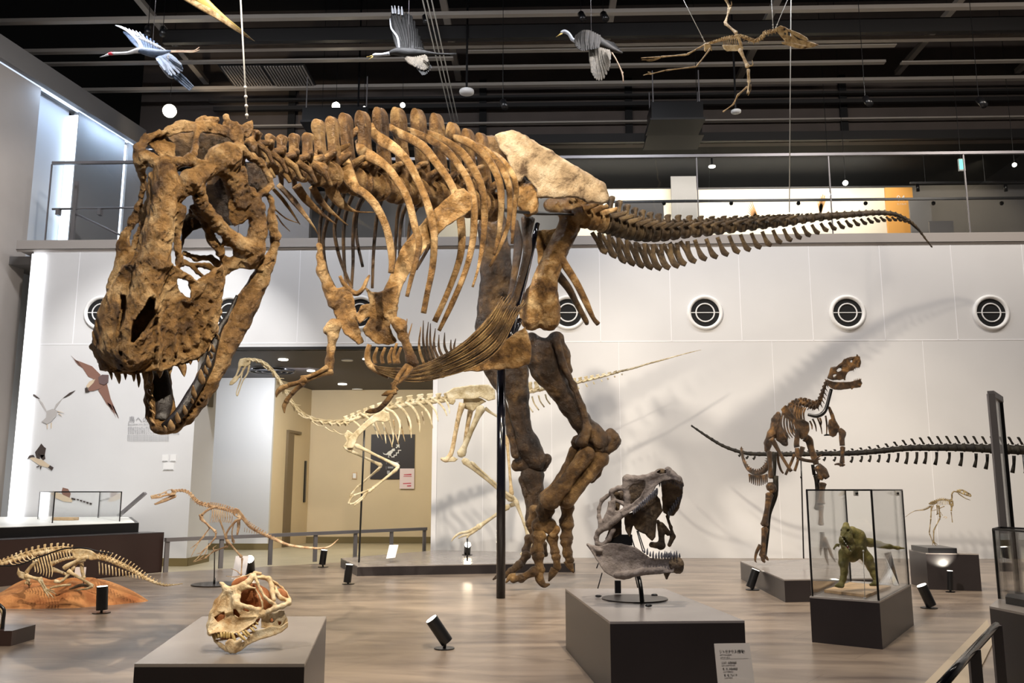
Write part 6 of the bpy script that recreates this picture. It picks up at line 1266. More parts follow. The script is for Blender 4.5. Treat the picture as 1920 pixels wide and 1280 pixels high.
spine(PB, v, [(540, 410, 15, 42), (650, 385, 13, 34), (760, 358, 12, 26), (870, 330, 11, 18), (980, 300, 10, 12)], 9, C, 12.9, 13.1, 'tail_vertebra', sw=.7, wide=1.2)
spine(PB, v, [(1030, 283, 10, 4), (1150, 255, 9, 3), (1290, 212, 8, 2), (1430, 175, 7, 2), (1560, 138, 5, 1), (1680, 106, 4, 1), (1772, 84, 2, 0)], 18, C, 13.15, 13.6, 'tail_vertebra', gap=1.0, sp='spike')
for x, y, l_ in ((135, 540, 130), (190, 520, 130), (250, 510, 112), (315, 500, 95), (380, 485, 82), (620, 420, 30), (700, 400, 30), (770, 380, 24), (845, 360, 20), (905, 345, 16), (970, 325, 14), (1040, 305, 12)): bn(PB, v, 'chevron_bone', C, [(x, y, 8), (x+l_*.15, y+l_*.5, 7), (x+l_*.5, y+l_, 7)], 12.85)
v = Vw(400, 640, 3.2, 12.3)
MB().cyl(at(684, 790, 11.95), (gnd(673, 1054, .126)), .013, n=8).out('support_rod', M['black'], PB, True)
bn(PB, v, 'support_rod', M['black'], [(1524, 1180, 5), (1524, 1318, 5)], 12.0); 
T = thing('blank_label_card', 'plain grey label card leaning on the low wide platform', 'label', tuple(gnd(731, 1046, .126)))
a, b_, c, d = (at(x, y, Y) for x, y, Y in ((724, 1047, 12.2), (741, 1045, 12.2), (747, 1021, 12.35), (730, 1021, 12.35)))
MB().add([a, b_, c, d]+[q+Vector((0, .01, 0)) for q in (a, b_, c, d)], [(0, 1, 2, 3), (7, 6, 5, 4)]+[(i, 4+i, 4+(i+1) % 4, (i+1) % 4) for i in range(4)]).out('card', M['paper'], T)
# ================================================================== small raptor on a disc stand
v = Vw(260, 900, 4.8, 10.1); C = M['raptor']; b = gnd(406, 1096)
RP = thing('raptor_skeleton', 'small light brown two legged raptor skeleton on a round steel base at the left', 'dinosaur skeleton', tuple(b))
plate(RP, v, 'skull', C, [(105, 138), (112, 170), (180, 162), (230, 146), (330, 134), (345, 100), (300, 76), (258, 88), (200, 118), (150, 126)], 4, 10.1, .9, -3, [[(252, 96), (285, 86), (300, 104), (285, 120), (258, 118)], [(200, 128), (235, 114), (240, 124), (205, 138)], [(160, 134), (185, 130), (185, 140)]])
plate(RP, v, 'lower_jaw', C, [(345, 132), (335, 156), (240, 196), (152, 224), (134, 214), (200, 178), (270, 146), (310, 128)], 3, 10.12, .9, -1, [[(240, 172), (300, 148), (290, 158)]])
for i in range(9): x = 118+i*14; bn(RP, v, 'tooth', C, [(x, 162-i*.6, 3), (x-1, 174-i*.6, .8)], 10.08, sub=1)
spine(RP, v, [(335, 98, 9, 8), (400, 98, 10, 10), (455, 122, 11, 12), (500, 175, 12, 12), (550, 212, 13, 12), (620, 232, 14, 16)], 13, C, 10.1, 10.1, 'neck_vertebra', body='neck', sw=.7)
spine(RP, v, [(640, 234, 14, 22), (700, 246, 14, 26), (770, 262, 14, 26), (850, 288, 14, 24)], 12, C, 10.1, 10.15, 'back_vertebra', sw=.7)
spine(RP, v, [(950, 360, 13, 12), (1000, 420, 14, 22), (1080, 468, 13, 22), (1180, 512, 12, 12), (1290, 560, 10, 4)], 17, C, 10.15, 10.3, 'tail_vertebra', sw=.5)
bn(RP, v, 'tail_rods', C, [(1130, 490, 12), (1230, 535, 13), (1340, 580, 12), (1450, 600, 11), (1560, 610, 10), (1660, 612, 9), (1730, 590, 8), (1797, 530, 3)], 10.25, 10.4)
for i in range(6): x = 955+i*22; y = 425+i*9; bn(RP, v, 'chevron_bone', C, [(x, y, 3), (x-4, y+40-i*4, 2)], 10.15, sub=1)
for i in range(10): x = 655+i*20; y = 250+i*4; bn(RP, v, 'rib', C, [(x, y, 3.5), (x+8, y+50, 3.5), (x-4, y+100, 3), (x-14, y+135-i*6, 1.5)], 10.0, 9.95)
for i in range(8): x = 665+i*22; y = 260+i*4; bn(RP, v, 'rib', M['pale'], [(x, y, 3), (x+2, y+60, 3), (x+12, y+120-i*5, 1.5)], 10.25)
bn(RP, v, 'shoulder_blade', C, [(712, 236, 8), (660, 250, 11), (610, 275, 10), (570, 310, 12)], 9.98); plate(RP, v, 'shoulder_bone', C, [(540, 310), (565, 300), (585, 325), (575, 365), (552, 360), (548, 335)], 3, 10.0, .8)
limb(RP, v, 'upper_arm_bone', C, (568, 352), (695, 465), 9, 9.98); limb(RP, v, 'upper_arm_bone', C, (600, 380), (640, 432), 6, 10.3)
for a, b_, r, Y in (((696, 465), (690, 520), 8, 9.95), ((690, 515), (630, 590), 7, 9.95), ((640, 430), (585, 505), 4, 10.3), ((632, 440), (545, 545), 4, 10.3), ((590, 505), (530, 570), 5, 10.3)): limb(RP, v, 'forearm_bone', C, a, b_, r, Y, e=1.3)
for pts in ([(628, 588, 5), (580, 640, 4), (530, 700, 4), (490, 732, 2)], [(620, 590, 4), (560, 650, 4), (520, 660, 2)], [(620, 600, 4), (600, 660, 4), (560, 700, 4), (530, 720, 2)], [(545, 548, 4), (500, 590, 4), (466, 612, 2)], [(540, 560, 4), (500, 630, 4), (472, 688, 2)]): bn(RP, v, 'finger_bone', C, pts, 9.95)
plate(RP, v, 'ilium', C, [(845, 262), (875, 248), (905, 262), (935, 300), (960, 340), (990, 395), (965, 400), (930, 355), (890, 340), (850, 312)], 4, 10.05, .9, -2, [[(868, 305), (885, 298), (890, 318), (872, 322)]])
bn(RP, v, 'pubis', C, [(895, 350, 12), (892, 420, 8), (885, 495, 7)], 10.05); bn(RP, v, 'pubis', C, [(870, 360, 8), (845, 430, 6), (840, 500, 6), (850, 545, 14), (860, 565, 8)], 10.2); bn(RP, v, 'ischium', C, [(905, 350, 9), (905, 420, 8), (888, 490, 6)], 10.1)
bn(RP, v, 'femur', C, [(915, 352, 12), (880, 362, 12), (825, 420, 9), (790, 480, 9), (785, 525, 14)], 10.0); bn(RP, v, 'femur', C, [(730, 350, 9), (745, 400, 8), (770, 470, 8), (800, 590, 8)], 10.3)
limb(RP, v, 'tibia', C, (790, 535), (930, 695), 9, 10.0); limb(RP, v, 'metatarsal', C, (932, 698), (922, 858), 6, 10.0); limb(RP, v, 'tibia', C, (805, 592), (685, 635), 7, 10.3); limb(RP, v, 'metatarsal', C, (682, 632), (600, 700), 6, 10.25)
for pts in ([(920, 858, 5), (860, 868, 4), (785, 862, 2)], [(918, 850, 4), (880, 815, 4), (830, 795, 2)], [(920, 860, 4), (880, 878, 3), (840, 875, 2)], [(685, 635, 5), (670, 610, 5), (700, 588, 2)], [(600, 700, 5), (560, 715, 4), (490, 735, 2)]): bn(RP, v, 'toe_bone', C, pts, 10.0)
MB().cyl((b.x, b.y, 0), (b.x, b.y, .012), 215/4.8*b.y/F, n=40).out('base_disc', M['steel'], RP)
q = gnd(401.5, 1096); MB().cyl((q.x, q.y, .01), at(402.5, 1030, q.y), .007, n=8).out('support_rod', M['steel'], RP, True); MB().cyl((q.x, q.y, .01), (q.x, q.y, .08), .012, n=10).out('rod_socket', M['black'], RP, True)
T = thing('blank_label_card', 'plain grey label card leaning behind the small raptor', 'label', tuple(gnd(442, 1088)))
a, b_, c, d = (at(x, y, Y) for x, y, Y in ((434, 1086, 10.6), (459, 1081, 10.6), (467, 1042, 10.75), (442, 1042, 10.75)))
MB().add([a, b_, c, d]+[q+Vector((0, .01, 0)) for q in (a, b_, c, d)], [(0, 1, 2, 3), (7, 6, 5, 4)]+[(i, 4+i, 4+(i+1) % 4, (i+1) % 4) for i in range(4)]).out('card', M['paper'], T)
# ================================================================== orange mound and the crouching skeleton on it
M['sand'] = mat('orange sandy mound', (.30, .105, .03), .9, col2=(.52, .24, .085), nscale=5., bump=.6, bscale=26)
V = []; Fc = []; cx_, cy_ = gnd(112, 1128).x, gnd(112, 1128).y; nr, na = 26, 96
for i in range(nr):
    r = i/(nr-1)
    for j in range(na):
        a = 6.28318*j/na; ex = 1+.07*math.sin(3*a+1)+.05*math.sin(5*a+.4)+.02*math.sin(11*a)
        rx, ry = .76*ex, .52*ex; h = .20*(1-max(0, (r-.45)/.55)**1.7)*(1+.13*math.sin(5*r+a*2)+.07*math.sin(9*a+r*7)) if r < 1 else 0
        if r < .55: h -= .05*(1-r/.55)*(1 if math.cos(a-2.3) > 0 else .4)
        h += .012*math.sin(17*a+11*r)*(1-r); V.append((cx_+rx*r*math.cos(a), cy_+ry*r*math.sin(a), max(h, 0)-.002*(r == 1)))
for i in range(nr-1):
    for j in range(na): Fc.append((i*na+j, (i+1)*na+j, (i+1)*na+(j+1) % na, i*na+(j+1) % na))
tag(nm('sand_mound', V, Fc, M['sand']), 'low orange sandy mound under the crouching skeleton', 'mound')
v = Vw(0, 900, 3.765, 8.5); C = M['pale']
QD = thing('crouching_skeleton', 'pale yellow four legged skeleton crouching on the orange mound with its tail stretched right', 'dinosaur skeleton', (cx_, cy_, .2))
spine(QD, v, [(-60, 600, 16, 14), (0, 592, 16, 16), (60, 575, 17, 20), (120, 555, 18, 24), (190, 532, 19, 30), (270, 515, 20, 32), (360, 502, 20, 34), (440, 496, 20, 30), (500, 500, 18, 24)], 17, C, 8.45, 8.5, 'back_vertebra', sw=.45, body='body')
spine(QD, v, [(690, 545, 18, 34), (760, 560, 18, 34), (830, 590, 17, 34), (900, 622, 16, 32), (960, 655, 14, 26), (1020, 690, 12, 20), (1090, 722, 10, 14), (1160, 742, 8, 8), (1220, 740, 5, 4), (1278, 732, 3, 0)], 26, C, 8.55, 8.9, 'tail_vertebra', sw=.35)
for i in range(15): f = i/14; x = 698+f*330; y = 575+f*105+f*f*15; bn(QD, v, 'chevron_bone', C, [(x, y, 5), (x+3, y+36*(1-f)+8, 4), (x+4, y+(78*(1-f)+12), 3)], 8.6, sub=2)
for i in range(7): x = 175+i*20; bn(QD, v, 'rib', C, [(x+50, 545-i*3, 5), (x+65, 590, 5), (x+75, 640, 4), (x+70, 690-abs(i-5)*9, 2)], 8.35, 8.3)
for i in range(8): x = 345+i*20; y = 520-i*3; bn(QD, v, 'rib', C, [(x, y, 5), (x+10, y+40, 4), (x+5, y+90-i*5, 2)], 8.35)
for i in range(6): x = 60+i*32; y = 565-i*8; bn(QD, v, 'neck_rib', C, [(x, y, 5), (x+22, y+26, 4), (x+50, y+30, 2)], 8.4)
plate(QD, v, 'ilium', C, [(505, 490), (560, 482), (640, 492), (688, 525), (700, 555), (640, 565), (600, 548), (550, 562), (515, 545)], 5, 8.4, 1.1, -3)
bn(QD, v, 'shoulder_blade', C, [(262, 565, 8), (235, 590, 11), (205, 625, 12), (185, 655, 16)], 8.3); plate(QD, v, 'shoulder_bone', C, [(128, 612), (140, 640), (175, 652), (215, 670), (210, 720), (180, 705), (135, 690), (118, 660)], 3, 8.3, 1.)
limb(QD, v, 'upper_arm_bone', C, (180, 675), (292, 702), 12, 8.2, 8.15); limb(QD, v, 'upper_arm_bone', C, (180, 720), (215, 740), 9, 8.6)
for a, b_ in (((292, 705), (330, 775)), ((278, 708), (318, 778))): limb(QD, v, 'forearm_bone', C, a, b_, 6, 8.12, 8.08)
for pts in ([(312, 775, 6), (330, 800, 5), (348, 830, 2)], [(322, 775, 6), (350, 800, 5), (378, 832, 2)], [(330, 773, 6), (360, 785, 5), (397, 805, 2)], [(335, 770, 5), (365, 775, 4), (385, 782, 2)]): bn(QD, v, 'finger_bone', C, pts, 8.06, 8.0)
bn(QD, v, 'femur', C, [(620, 542, 14), (580, 552, 13), (520, 580, 12), (475, 605, 18), (450, 622, 16)], 8.25); bn(QD, v, 'femur', C, [(530, 543, 13), (460, 555, 10), (400, 575, 12), (360, 592, 18)], 8.7)
bn(QD, v, 'tibia', C, [(480, 640, 18), (520, 665, 11), (590, 705, 9), (655, 748, 13)], 8.2); bn(QD, v, 'tibia', C, [(370, 630, 18), (420, 645, 10), (470, 665, 10)], 8.6); bn(QD, v, 'tibia', C, [(385, 712, 14), (430, 715, 10), (480, 670, 9), (530, 610, 9)], 8.45)
bn(QD, v, 'foot_bone', C, [(655, 748, 10), (610, 765, 8), (545, 775, 4)], 8.15); bn(QD, v, 'foot_bone', C, [(352, 762, 5), (400, 750, 9), (450, 742, 8), (500, 738, 7)], 8.3); bn(QD, v, 'foot_bone', M['greydark'], [(490, 768, 5), (530, 755, 10), (580, 740, 12), (640, 748, 8)], 8.3)
bn(QD, v, 'pubis', C, [(575, 575, 14), (580, 640, 12), (595, 695, 12)], 8.45); bn(QD, v, 'ischium', C, [(600, 560, 12), (540, 590, 10), (500, 640, 9)], 8.5)
bn(QD, v, 'support_strap', M['black'], [(-60, 600, 5), (60, 606, 5), (160, 592, 5), (250, 552, 5), (330, 525, 5), (400, 498, 5), (480, 480, 5), (600, 480, 5), (700, 505, 5), (790, 518, 5)], 8.25, n=6)
for x, y0, y1 in ((205, 600, 760), (590, 600, 750)): bn(QD, v, 'support_rod', M['black'], [(x, y0, 3), (x, y1, 3)], 8.5, n=6)
T = thing('blank_label_card', 'plain white label card half hidden behind the crouching skeleton', 'label', tuple(gnd(150, 1083)))
a, b_, c, d = (at(x, y, 9.4) for x, y in ((139, 1082), (159, 1080), (161, 1063), (141, 1063)))
MB().add([a, b_, c, d]+[q+Vector((0, .01, 0)) for q in (a, b_, c, d)], [(0, 1, 2, 3), (7, 6, 5, 4)]+[(i, 4+i, 4+(i+1) % 4, (i+1) % 4) for i in range(4)]).out('card', M['paper'], T)
# ================================================================== upright dark skeleton on the corner platform
YD = 10.8; v = Vw(1380, 650, 5.12, YD); C = M['darkdino']
DD = thing('upright_dark_skeleton', 'upright dark bronze theropod skeleton with raised open jaws on the corner platform', 'dinosaur skeleton', tuple(gnd(1431, 1053, .22)))
sk = plate(DD, v, 'skull', C, [(878, 300), (895, 250), (910, 200), (960, 190), (1010, 150), (1040, 115), (1090, 100), (1150, 88), (1160, 70), (1188, 92), (1197, 140), (1192, 195), (1150, 200), (1115, 225), (1085, 232), (1062, 250), (1050, 300), (1000, 318), (930, 320)], 7, YD-.1, 1., -4, [[(960, 220), (1010, 190), (1020, 225), (975, 245)], [(930, 270), (965, 262), (960, 290), (935, 298)], [(1090, 130), (1120, 120), (1120, 150), (1095, 160)], [(1075, 180), (1100, 175), (1100, 200)]], noise=.8)
bn(DD, v, 'palate', M['pale'], [(930, 310, 10), (980, 280, 14), (1030, 290, 12), (1045, 320, 8)], YD)
jw = plate(DD, v, 'lower_jaw', C, [(863, 322), (885, 318), (940, 337), (1100, 338), (1190, 312), (1212, 350), (1195, 385), (1130, 395), (1112, 412), (1100, 398), (980, 414), (915, 398), (870, 365)], 6, YD-.1, 1., -3, noise=.5)
for x, y, l_ in ((1128, 215, 24), (1145, 205, 18), (1160, 195, 22), (1178, 190, 20), (1190, 150, 16)): bn(sk, v, 'tooth', C, [(x, y-10, 5), (x+2, y+l_, 1)], YD-.12, sub=1)
for x, y, l_ in ((1135, 330, 22), (1150, 325, 20), (1165, 322, 22), (1182, 320, 24), (1198, 320, 20)): bn(jw, v, 'tooth', C, [(x, y, 5), (x+1, y-l_, 1)], YD-.12, sub=1)
spine(DD, v, [(870, 340, 16, 10), (850, 400, 18, 14), (828, 470, 22, 18), (805, 530, 24, 20), (760, 575, 32, 24), (700, 560, 34, 24), (640, 540, 34, 20), (580, 560, 36, 22), (530, 600, 34, 24), (490, 660, 30, 20)], 17, C, YD-.05, YD+.6, 'back_vertebra', body='neck', sw=.8, wide=.7)
bn(DD, v, 'neck_rod', M['black'], [(915, 405, 16), (890, 500, 16), (865, 590, 18), (830, 640, 20), (770, 665, 18), (690, 650, 14)], YD-.05, YD)
for i in range(5): x = 440+i*26; bn(DD, v, 'rib', C, [(x+10, 625-i*12, 9), (x-8+i*2, 720, 9), (x+10, 810, 8), (x+50, 890-i*8, 4)], YD+.2, YD+.1, k=.5)
for i in range(6): x = 520+i*22; bn(DD, v, 'rib', M['sauro'], [(x, 600-i*6, 10), (x-10, 680, 10), (x+5, 760, 8), (x+30, 840, 4)], YD+.45, k=.5)
for i in range(5): x = 580+i*22; bn(DD, v, 'rib', C, [(x, 560+i*6, 9), (x-20, 640, 9), (x-10, 720, 6)], YD+.05, k=.5)
for x0, y0, x1, y1 in ((708, 710, 730, 792), (735, 690, 772, 812), (782, 680, 826, 836), (805, 680, 815, 760), (860, 660, 868, 850)): bn(DD, v, 'rib', C, [(x0, y0, 9), ((x0+x1)/2+8, (y0+y1)/2, 8), (x1, y1, 4)], YD+.1, k=.6)
bn(DD, v, 'shoulder_bracket', M['black'], [(845, 850, 6), (870, 845, 10), (905, 848, 6)], YD+.1)
plate(DD, v, 'shoulder_blade', C, [(430, 600), (470, 558), (490, 565), (540, 640), (590, 700), (650, 695), (700, 730), (706, 800), (680, 870), (630, 890), (590, 860), (570, 790), (550, 730), (500, 680), (450, 640)], 4, YD-.15, 1.1, -5)
plate(DD, v, 'shoulder_blade', C, [(880, 565), (905, 575), (940, 650), (960, 710), (995, 770), (990, 800), (960, 850), (930, 868), (895, 850), (880, 760), (890, 700), (915, 690), (890, 620)], 4, YD, 1.1, -4)
bn(DD, v, 'upper_arm_bone', C, [(990, 790, 22), (1020, 830, 36), (1015, 880, 26), (1020, 950, 24)], YD-.05); limb(DD, v, 'forearm_bone', C, (1025, 955), (1018, 1120), 20, YD-.1, e=1.2); bn(DD, v, 'finger_bone', C, [(945, 1130, 6), (980, 1125, 12), (1020, 1135, 16), (1045, 1130, 8)], YD-.15); bn(DD, v, 'finger_bone', C, [(1000, 1120, 14), (1005, 1150, 8)], YD-.2)
bn(DD, v, 'upper_arm_bone', C, [(590, 790, 24), (588, 850, 24), (580, 930, 26), (585, 965, 28)], YD-.2); bn(DD, v, 'forearm_bone', C, [(585, 970, 22), (590, 1040, 22), (600, 1070, 16)], YD-.25); bn(DD, v, 'forearm_bone', C, [(600, 1070, 18), (670, 1090, 16), (750, 1100, 16)], YD-.3); bn(DD, v, 'finger_bone', C, [(750, 1100, 12), (790, 1060, 8), (825, 1035, 4)], YD-.3); bn(DD, v, 'finger_bone', C, [(750, 1100, 12), (790, 1080, 8), (810, 1075, 4)], YD-.3)
s = SDF(3)
s.chain([(*v.px(x, y), d, r/5.12) for x, y, d, r in ((405, 650, 4, 26), (385, 700, 2, 44), (375, 760, 0, 40), (340, 840, 0, 46), (310, 920, 0, 36), (300, 990, 0, 28))]); s.chain([(*v.px(x, y), d, r/5.12) for x, y, d, r in ((375, 760, 6, 50), (440, 860, 8, 60), (470, 920, 8, 34))]); s.out('hip_bones', C, DD, YD+.3, 1.3, .8, .6)
bn(DD, v, 'femur', C, [(335, 880, 28), (370, 930, 24), (420, 1020, 16), (480, 1120, 15), (530, 1195, 18)], YD-.1)
for pts, Y in (([(400, 1020, 14), (405, 1100, 13), (430, 1180, 11), (455, 1215, 8)], YD+.5), ([(560, 1030, 14), (530, 1110, 14), (475, 1228, 12)], YD+.2), ([(600, 1070, 12), (580, 1140, 13), (562, 1192, 14)], YD+.2), ([(640, 960, 24), (620, 1030, 20), (590, 1090, 14)], YD+.3)): bn(DD, v, 'pubis', C, pts, Y)
limb(DD, v, 'tibia', C, (320, 1000), (335, 1265), 22, YD+.1, e=1.2); bn(DD, v, 'fibula', M['sauro'], [(360, 1010, 22), (370, 1120, 18), (365, 1270, 14)], YD+.3)
bn(DD, v, 'thigh_bone', C, [(660, 870, 40), (700, 900, 38), (720, 980, 30), (750, 1060, 32), (770, 1130, 26)], YD); bn(DD, v, 'thigh_bone', M['sauro'], [(735, 1130, 16), (750, 1230, 16)], YD+.1)
v = Vw(1280, 640, 2.7825, YD)
bn(DD, v, 'knee_bone', C, [(440, 745, 12), (455, 755, 26), (475, 770, 16), (455, 785, 12)], YD); limb(DD, v, 'shin_bone', C, (455, 788), (425, 965), 15, YD, YD, e=1.4); limb(DD, v, 'metatarsal', C, (430, 968), (415, 1125), 14, YD, YD-.05, e=1.3)
bn(DD, v, 'shin_bone', M['sauro'], [(485, 700, 14), (482, 800, 14), (450, 900, 12), (440, 1000, 12), (425, 1120, 12)], YD+.1)  # shadowed leg behind, the shade put into its near black colour
for pts in ([(405, 1060, 10), (385, 1100, 8), (378, 1140, 5), (386, 1152, 2)], [(415, 1110, 12), (420, 1140, 10), (430, 1152, 4)], [(420, 1110, 10), (438, 1130, 8), (447, 1142, 3)]): bn(DD, v, 'toe_bone', C, pts, YD-.05)
bn(DD, v, 'ankle', C, [(700, 650, 22), (730, 680, 26), (755, 712, 14)], YD); bn(DD, v, 'ankle', C, [(715, 650, 20), (720, 700, 18), (715, 720, 14)], YD); limb(DD, v, 'metatarsal', C, (730, 735), (722, 850), 14, YD, e=1.5); limb(DD, v, 'metatarsal', M['sauro'], (700, 690), (705, 880), 11, YD+.1)
limb(DD, v, 'metatarsal', C, (722, 850), (722, 960), 12, YD, e=1.2)
vg = Vw(1500, 900, 5.564, YD)
for pts in ([(230, 540, 22), (235, 620, 26), (220, 700, 16), (215, 785, 5)], [(245, 600, 26), (262, 700, 20), (275, 800, 16), (297, 885, 5)], [(250, 600, 24), (290, 680, 18), (330, 780, 14), (372, 855, 4)]): bn(DD, vg, 'toe_bone', C, pts, YD-.1)
bn(DD, v, 'tail_spine_row', C, [(305, 558, 6), (318, 620, 8), (345, 670, 9), (390, 688, 11), (430, 670, 13), (455, 620, 14)], YD+1.5, YD+.5)
spine(DD, v, [(308, 560, 5, 6), (322, 625, 6, 6), (350, 670, 8, 8), (395, 685, 10, 10), (435, 660, 12, 12), (455, 620, 13, 12)], 20, C, YD+1.5, YD+.5, 'tail_vertebra', sw=.5)
for i in range(10): f = i/9; x = 348+f*90; bn(DD, v, 'chevron_bone', C, [(x, 690+8*math.sin(f*3), 6), (x+2, 720+10*f, 4), (x+1, 735+18*math.sin(f*3), 2)], YD+1-f*.4, sub=1)
bn(DD, v, 'support_rod', M['black'], [(617, 620, 3.5), (620, 700, 3.5), (631, 1132, 3.5)], YD, n=6, sub=1); bn(DD, v, 'rod_collar', M['black'], [(614, 708, 6), (621, 708, 6)], YD, n=6)
# ================================================================== long black tail behind it
SD = thing('sauropod_tail', 'very long near black tail skeleton stretching in from the right edge', 'dinosaur skeleton', tuple(gnd(1918, 1070)))
v = Vw(0, 0, 1, 12.9); C = M['sauro']
tp = [(1302, 802, 2, 0), (1330, 821, 3, 0), (1360, 838, 3.4, 0), (1400, 850, 4, 0), (1450, 852, 4.4, 1), (1500, 852, 4.8, 2), (1550, 851, 5, 3), (1600, 850, 5.4, 4), (1650, 846, 5.8, 6), (1700, 841, 6.2, 10), (1750, 840, 7, 14), (1800, 840, 8, 14), (1850, 842, 9, 14), (1900, 844, 10, 14), (1960, 846, 11, 14), (2060, 848, 13, 16)]
spine(SD, v, tp, 46, C, 13.2, 12.2, 'tail_vertebra', lean=-.5, sw=.28, gap=1.0, body='tailend', wide=1.0)
bn(SD, v, 'spine_rod', C, [(x, y, max(r*.75, 1.5)) for x, y, r, _ in tp], 13.2, 12.2)
for i, (x, l_) in enumerate([(1387, 5), (1401, 5), (1414, 6), (1546, 7), (1565, 8), (1597, 11), (1615, 11), (1631, 12), (1648, 14), (1666, 16), (1683, 17), (1700, 22), (1718, 22), (1735, 22), (1755, 24), (1779, 22), (1802, 25), (1829, 26), (1850, 28), (1900, 32), (1925, 32)]):
    y = float(np.interp(x, [p[0] for p in tp], [p[1] for p in tp]))+float(np.interp(x, [p[0] for p in tp], [p[2] for p in tp])); bn(SD, v, 'chevron_bone', C, [(x+1, y, 1.6+l_*.05), (x+1, y+l_*.5, 1.4+l_*.04), (x-2, y+l_, 2.2+l_*.05)], 12.6, sub=2)
for x in (1918, 2010): q = gnd(x+25, 1068); MB().cyl((q.x, q.y, 0), at(x, 850, q.y), .015, n=8).out('support_rod', M['black'], SD, True)
# ================================================================== small two-legged skeleton on the black plinth
v = Vw(1680, 900, 9.14, 10.05); C = M['tiny']
bc = quad(.44, (1708, 1024), (1738, 1030.5), (1794, 1031), (1752, 1023.5))
bb = quad(.402, (1722, 1034.5), (1793, 1035), (1790, 1031), (1712, 1031))
TS = thing('small_skeleton', 'small dark yellow two legged skeleton facing right on a black board', 'dinosaur skeleton', tuple(gnd(1751, 1028, .45)))
MB().prism([(q.x, q.y) for q in quad(.46, (1740, 1026.8), (1794, 1027.3), (1762, 1021.5), (1708, 1021.2))], .402, .46).out('base_board', M['black'], TS)
plate(TS, v, 'skull', C, [(1028, 200), (1045, 165), (1090, 155), (1160, 165), (1220, 195), (1280, 230), (1298, 270), (1280, 288), (1220, 270), (1150, 245), (1095, 225), (1045, 218)], 2.5, 10.05, .6, -1.5, [[(1120, 175), (1150, 185), (1145, 220), (1110, 205)], [(1185, 210), (1205, 225), (1200, 250), (1180, 235)], [(1240, 232), (1260, 240), (1255, 258)]], noise=.3)
bn(TS, v, 'lower_jaw', C, [(1065, 225, 8), (1120, 265, 9), (1190, 310, 7), (1272, 342, 4)], 10.05)
spine(TS, v, [(1030, 200, 9, 4), (990, 198, 10, 5), (962, 240, 11, 6), (962, 290, 12, 6), (950, 345, 14, 8), (890, 348, 14, 14), (820, 335, 14, 18), (750, 340, 14, 18), (680, 362, 14, 14), (610, 390, 14, 10)], 22, C, 10.05, 10.05, 'back_vertebra', sw=.5)
spine(TS, v, [(590, 450, 12, 14), (540, 485, 11, 16), (470, 510, 9, 14), (390, 518, 6, 8), (320, 530, 5, 3), (240, 570, 4, 0), (172, 622, 2, 0)], 20, C, 10.05, 10.1, 'tail_vertebra', sw=.4)
for i in range(9): x = 700+i*28; bn(TS, v, 'rib', C, [(x, 350-i*2, 5), (x+12, 395, 5), (x+4, 440-i*3, 3)], 10.0, k=.6)
plate(TS, v, 'ilium', C, [(552, 405), (600, 365), (680, 345), (710, 360), (700, 400), (640, 425), (590, 420)], 1.6, 10.03, .6, -.8)
plate(TS, v, 'shoulder_blade', C, [(900, 350), (980, 345), (988, 400), (985, 440), (950, 460), (925, 430), (900, 400)], 1.6, 10.0, .6, -.8, [[(930, 370), (960, 380), (940, 410)]])
for nm_, a, b_, r in (('femur', (605, 430), (598, 645), 9), ('tibia', (598, 650), (570, 905), 8), ('metatarsal', (570, 908), (640, 1080), 7), ('femur', (730, 430), (756, 640), 12), ('tibia', (756, 645), (648, 855), 9), ('metatarsal', (646, 855), (645, 1060), 9), ('pubis', (700, 420), (712, 585), 9), ('ischium', (640, 430), (600, 525), 7), ('upper_arm_bone', (955, 450), (945, 530), 12), ('forearm_bone', (945, 540), (967, 725), 6), ('upper_arm_bone', (745, 480), (830, 445), 7), ('forearm_bone', (760, 545), (800, 605), 4), ('pubis', (690, 590), (730, 570), 6), ('ischium', (590, 530), (690, 505), 5)): limb(TS, v, nm_, C, a, b_, r, 10.0, 10.0, e=1.4)
bn(TS, v, 'finger_bone', M['pale'], [(810, 640, 4), (845, 625, 5), (872, 640, 4), (840, 655, 3)], 10.0)
for pts in ([(650, 1055, 8), (680, 1085, 7), (712, 1098, 3)], [(642, 1060, 8), (665, 1100, 7), (695, 1128, 3)], [(635, 1060, 8), (628, 1090, 6), (636, 1118, 4)]): bn(TS, v, 'toe_bone', C, pts, 9.98)
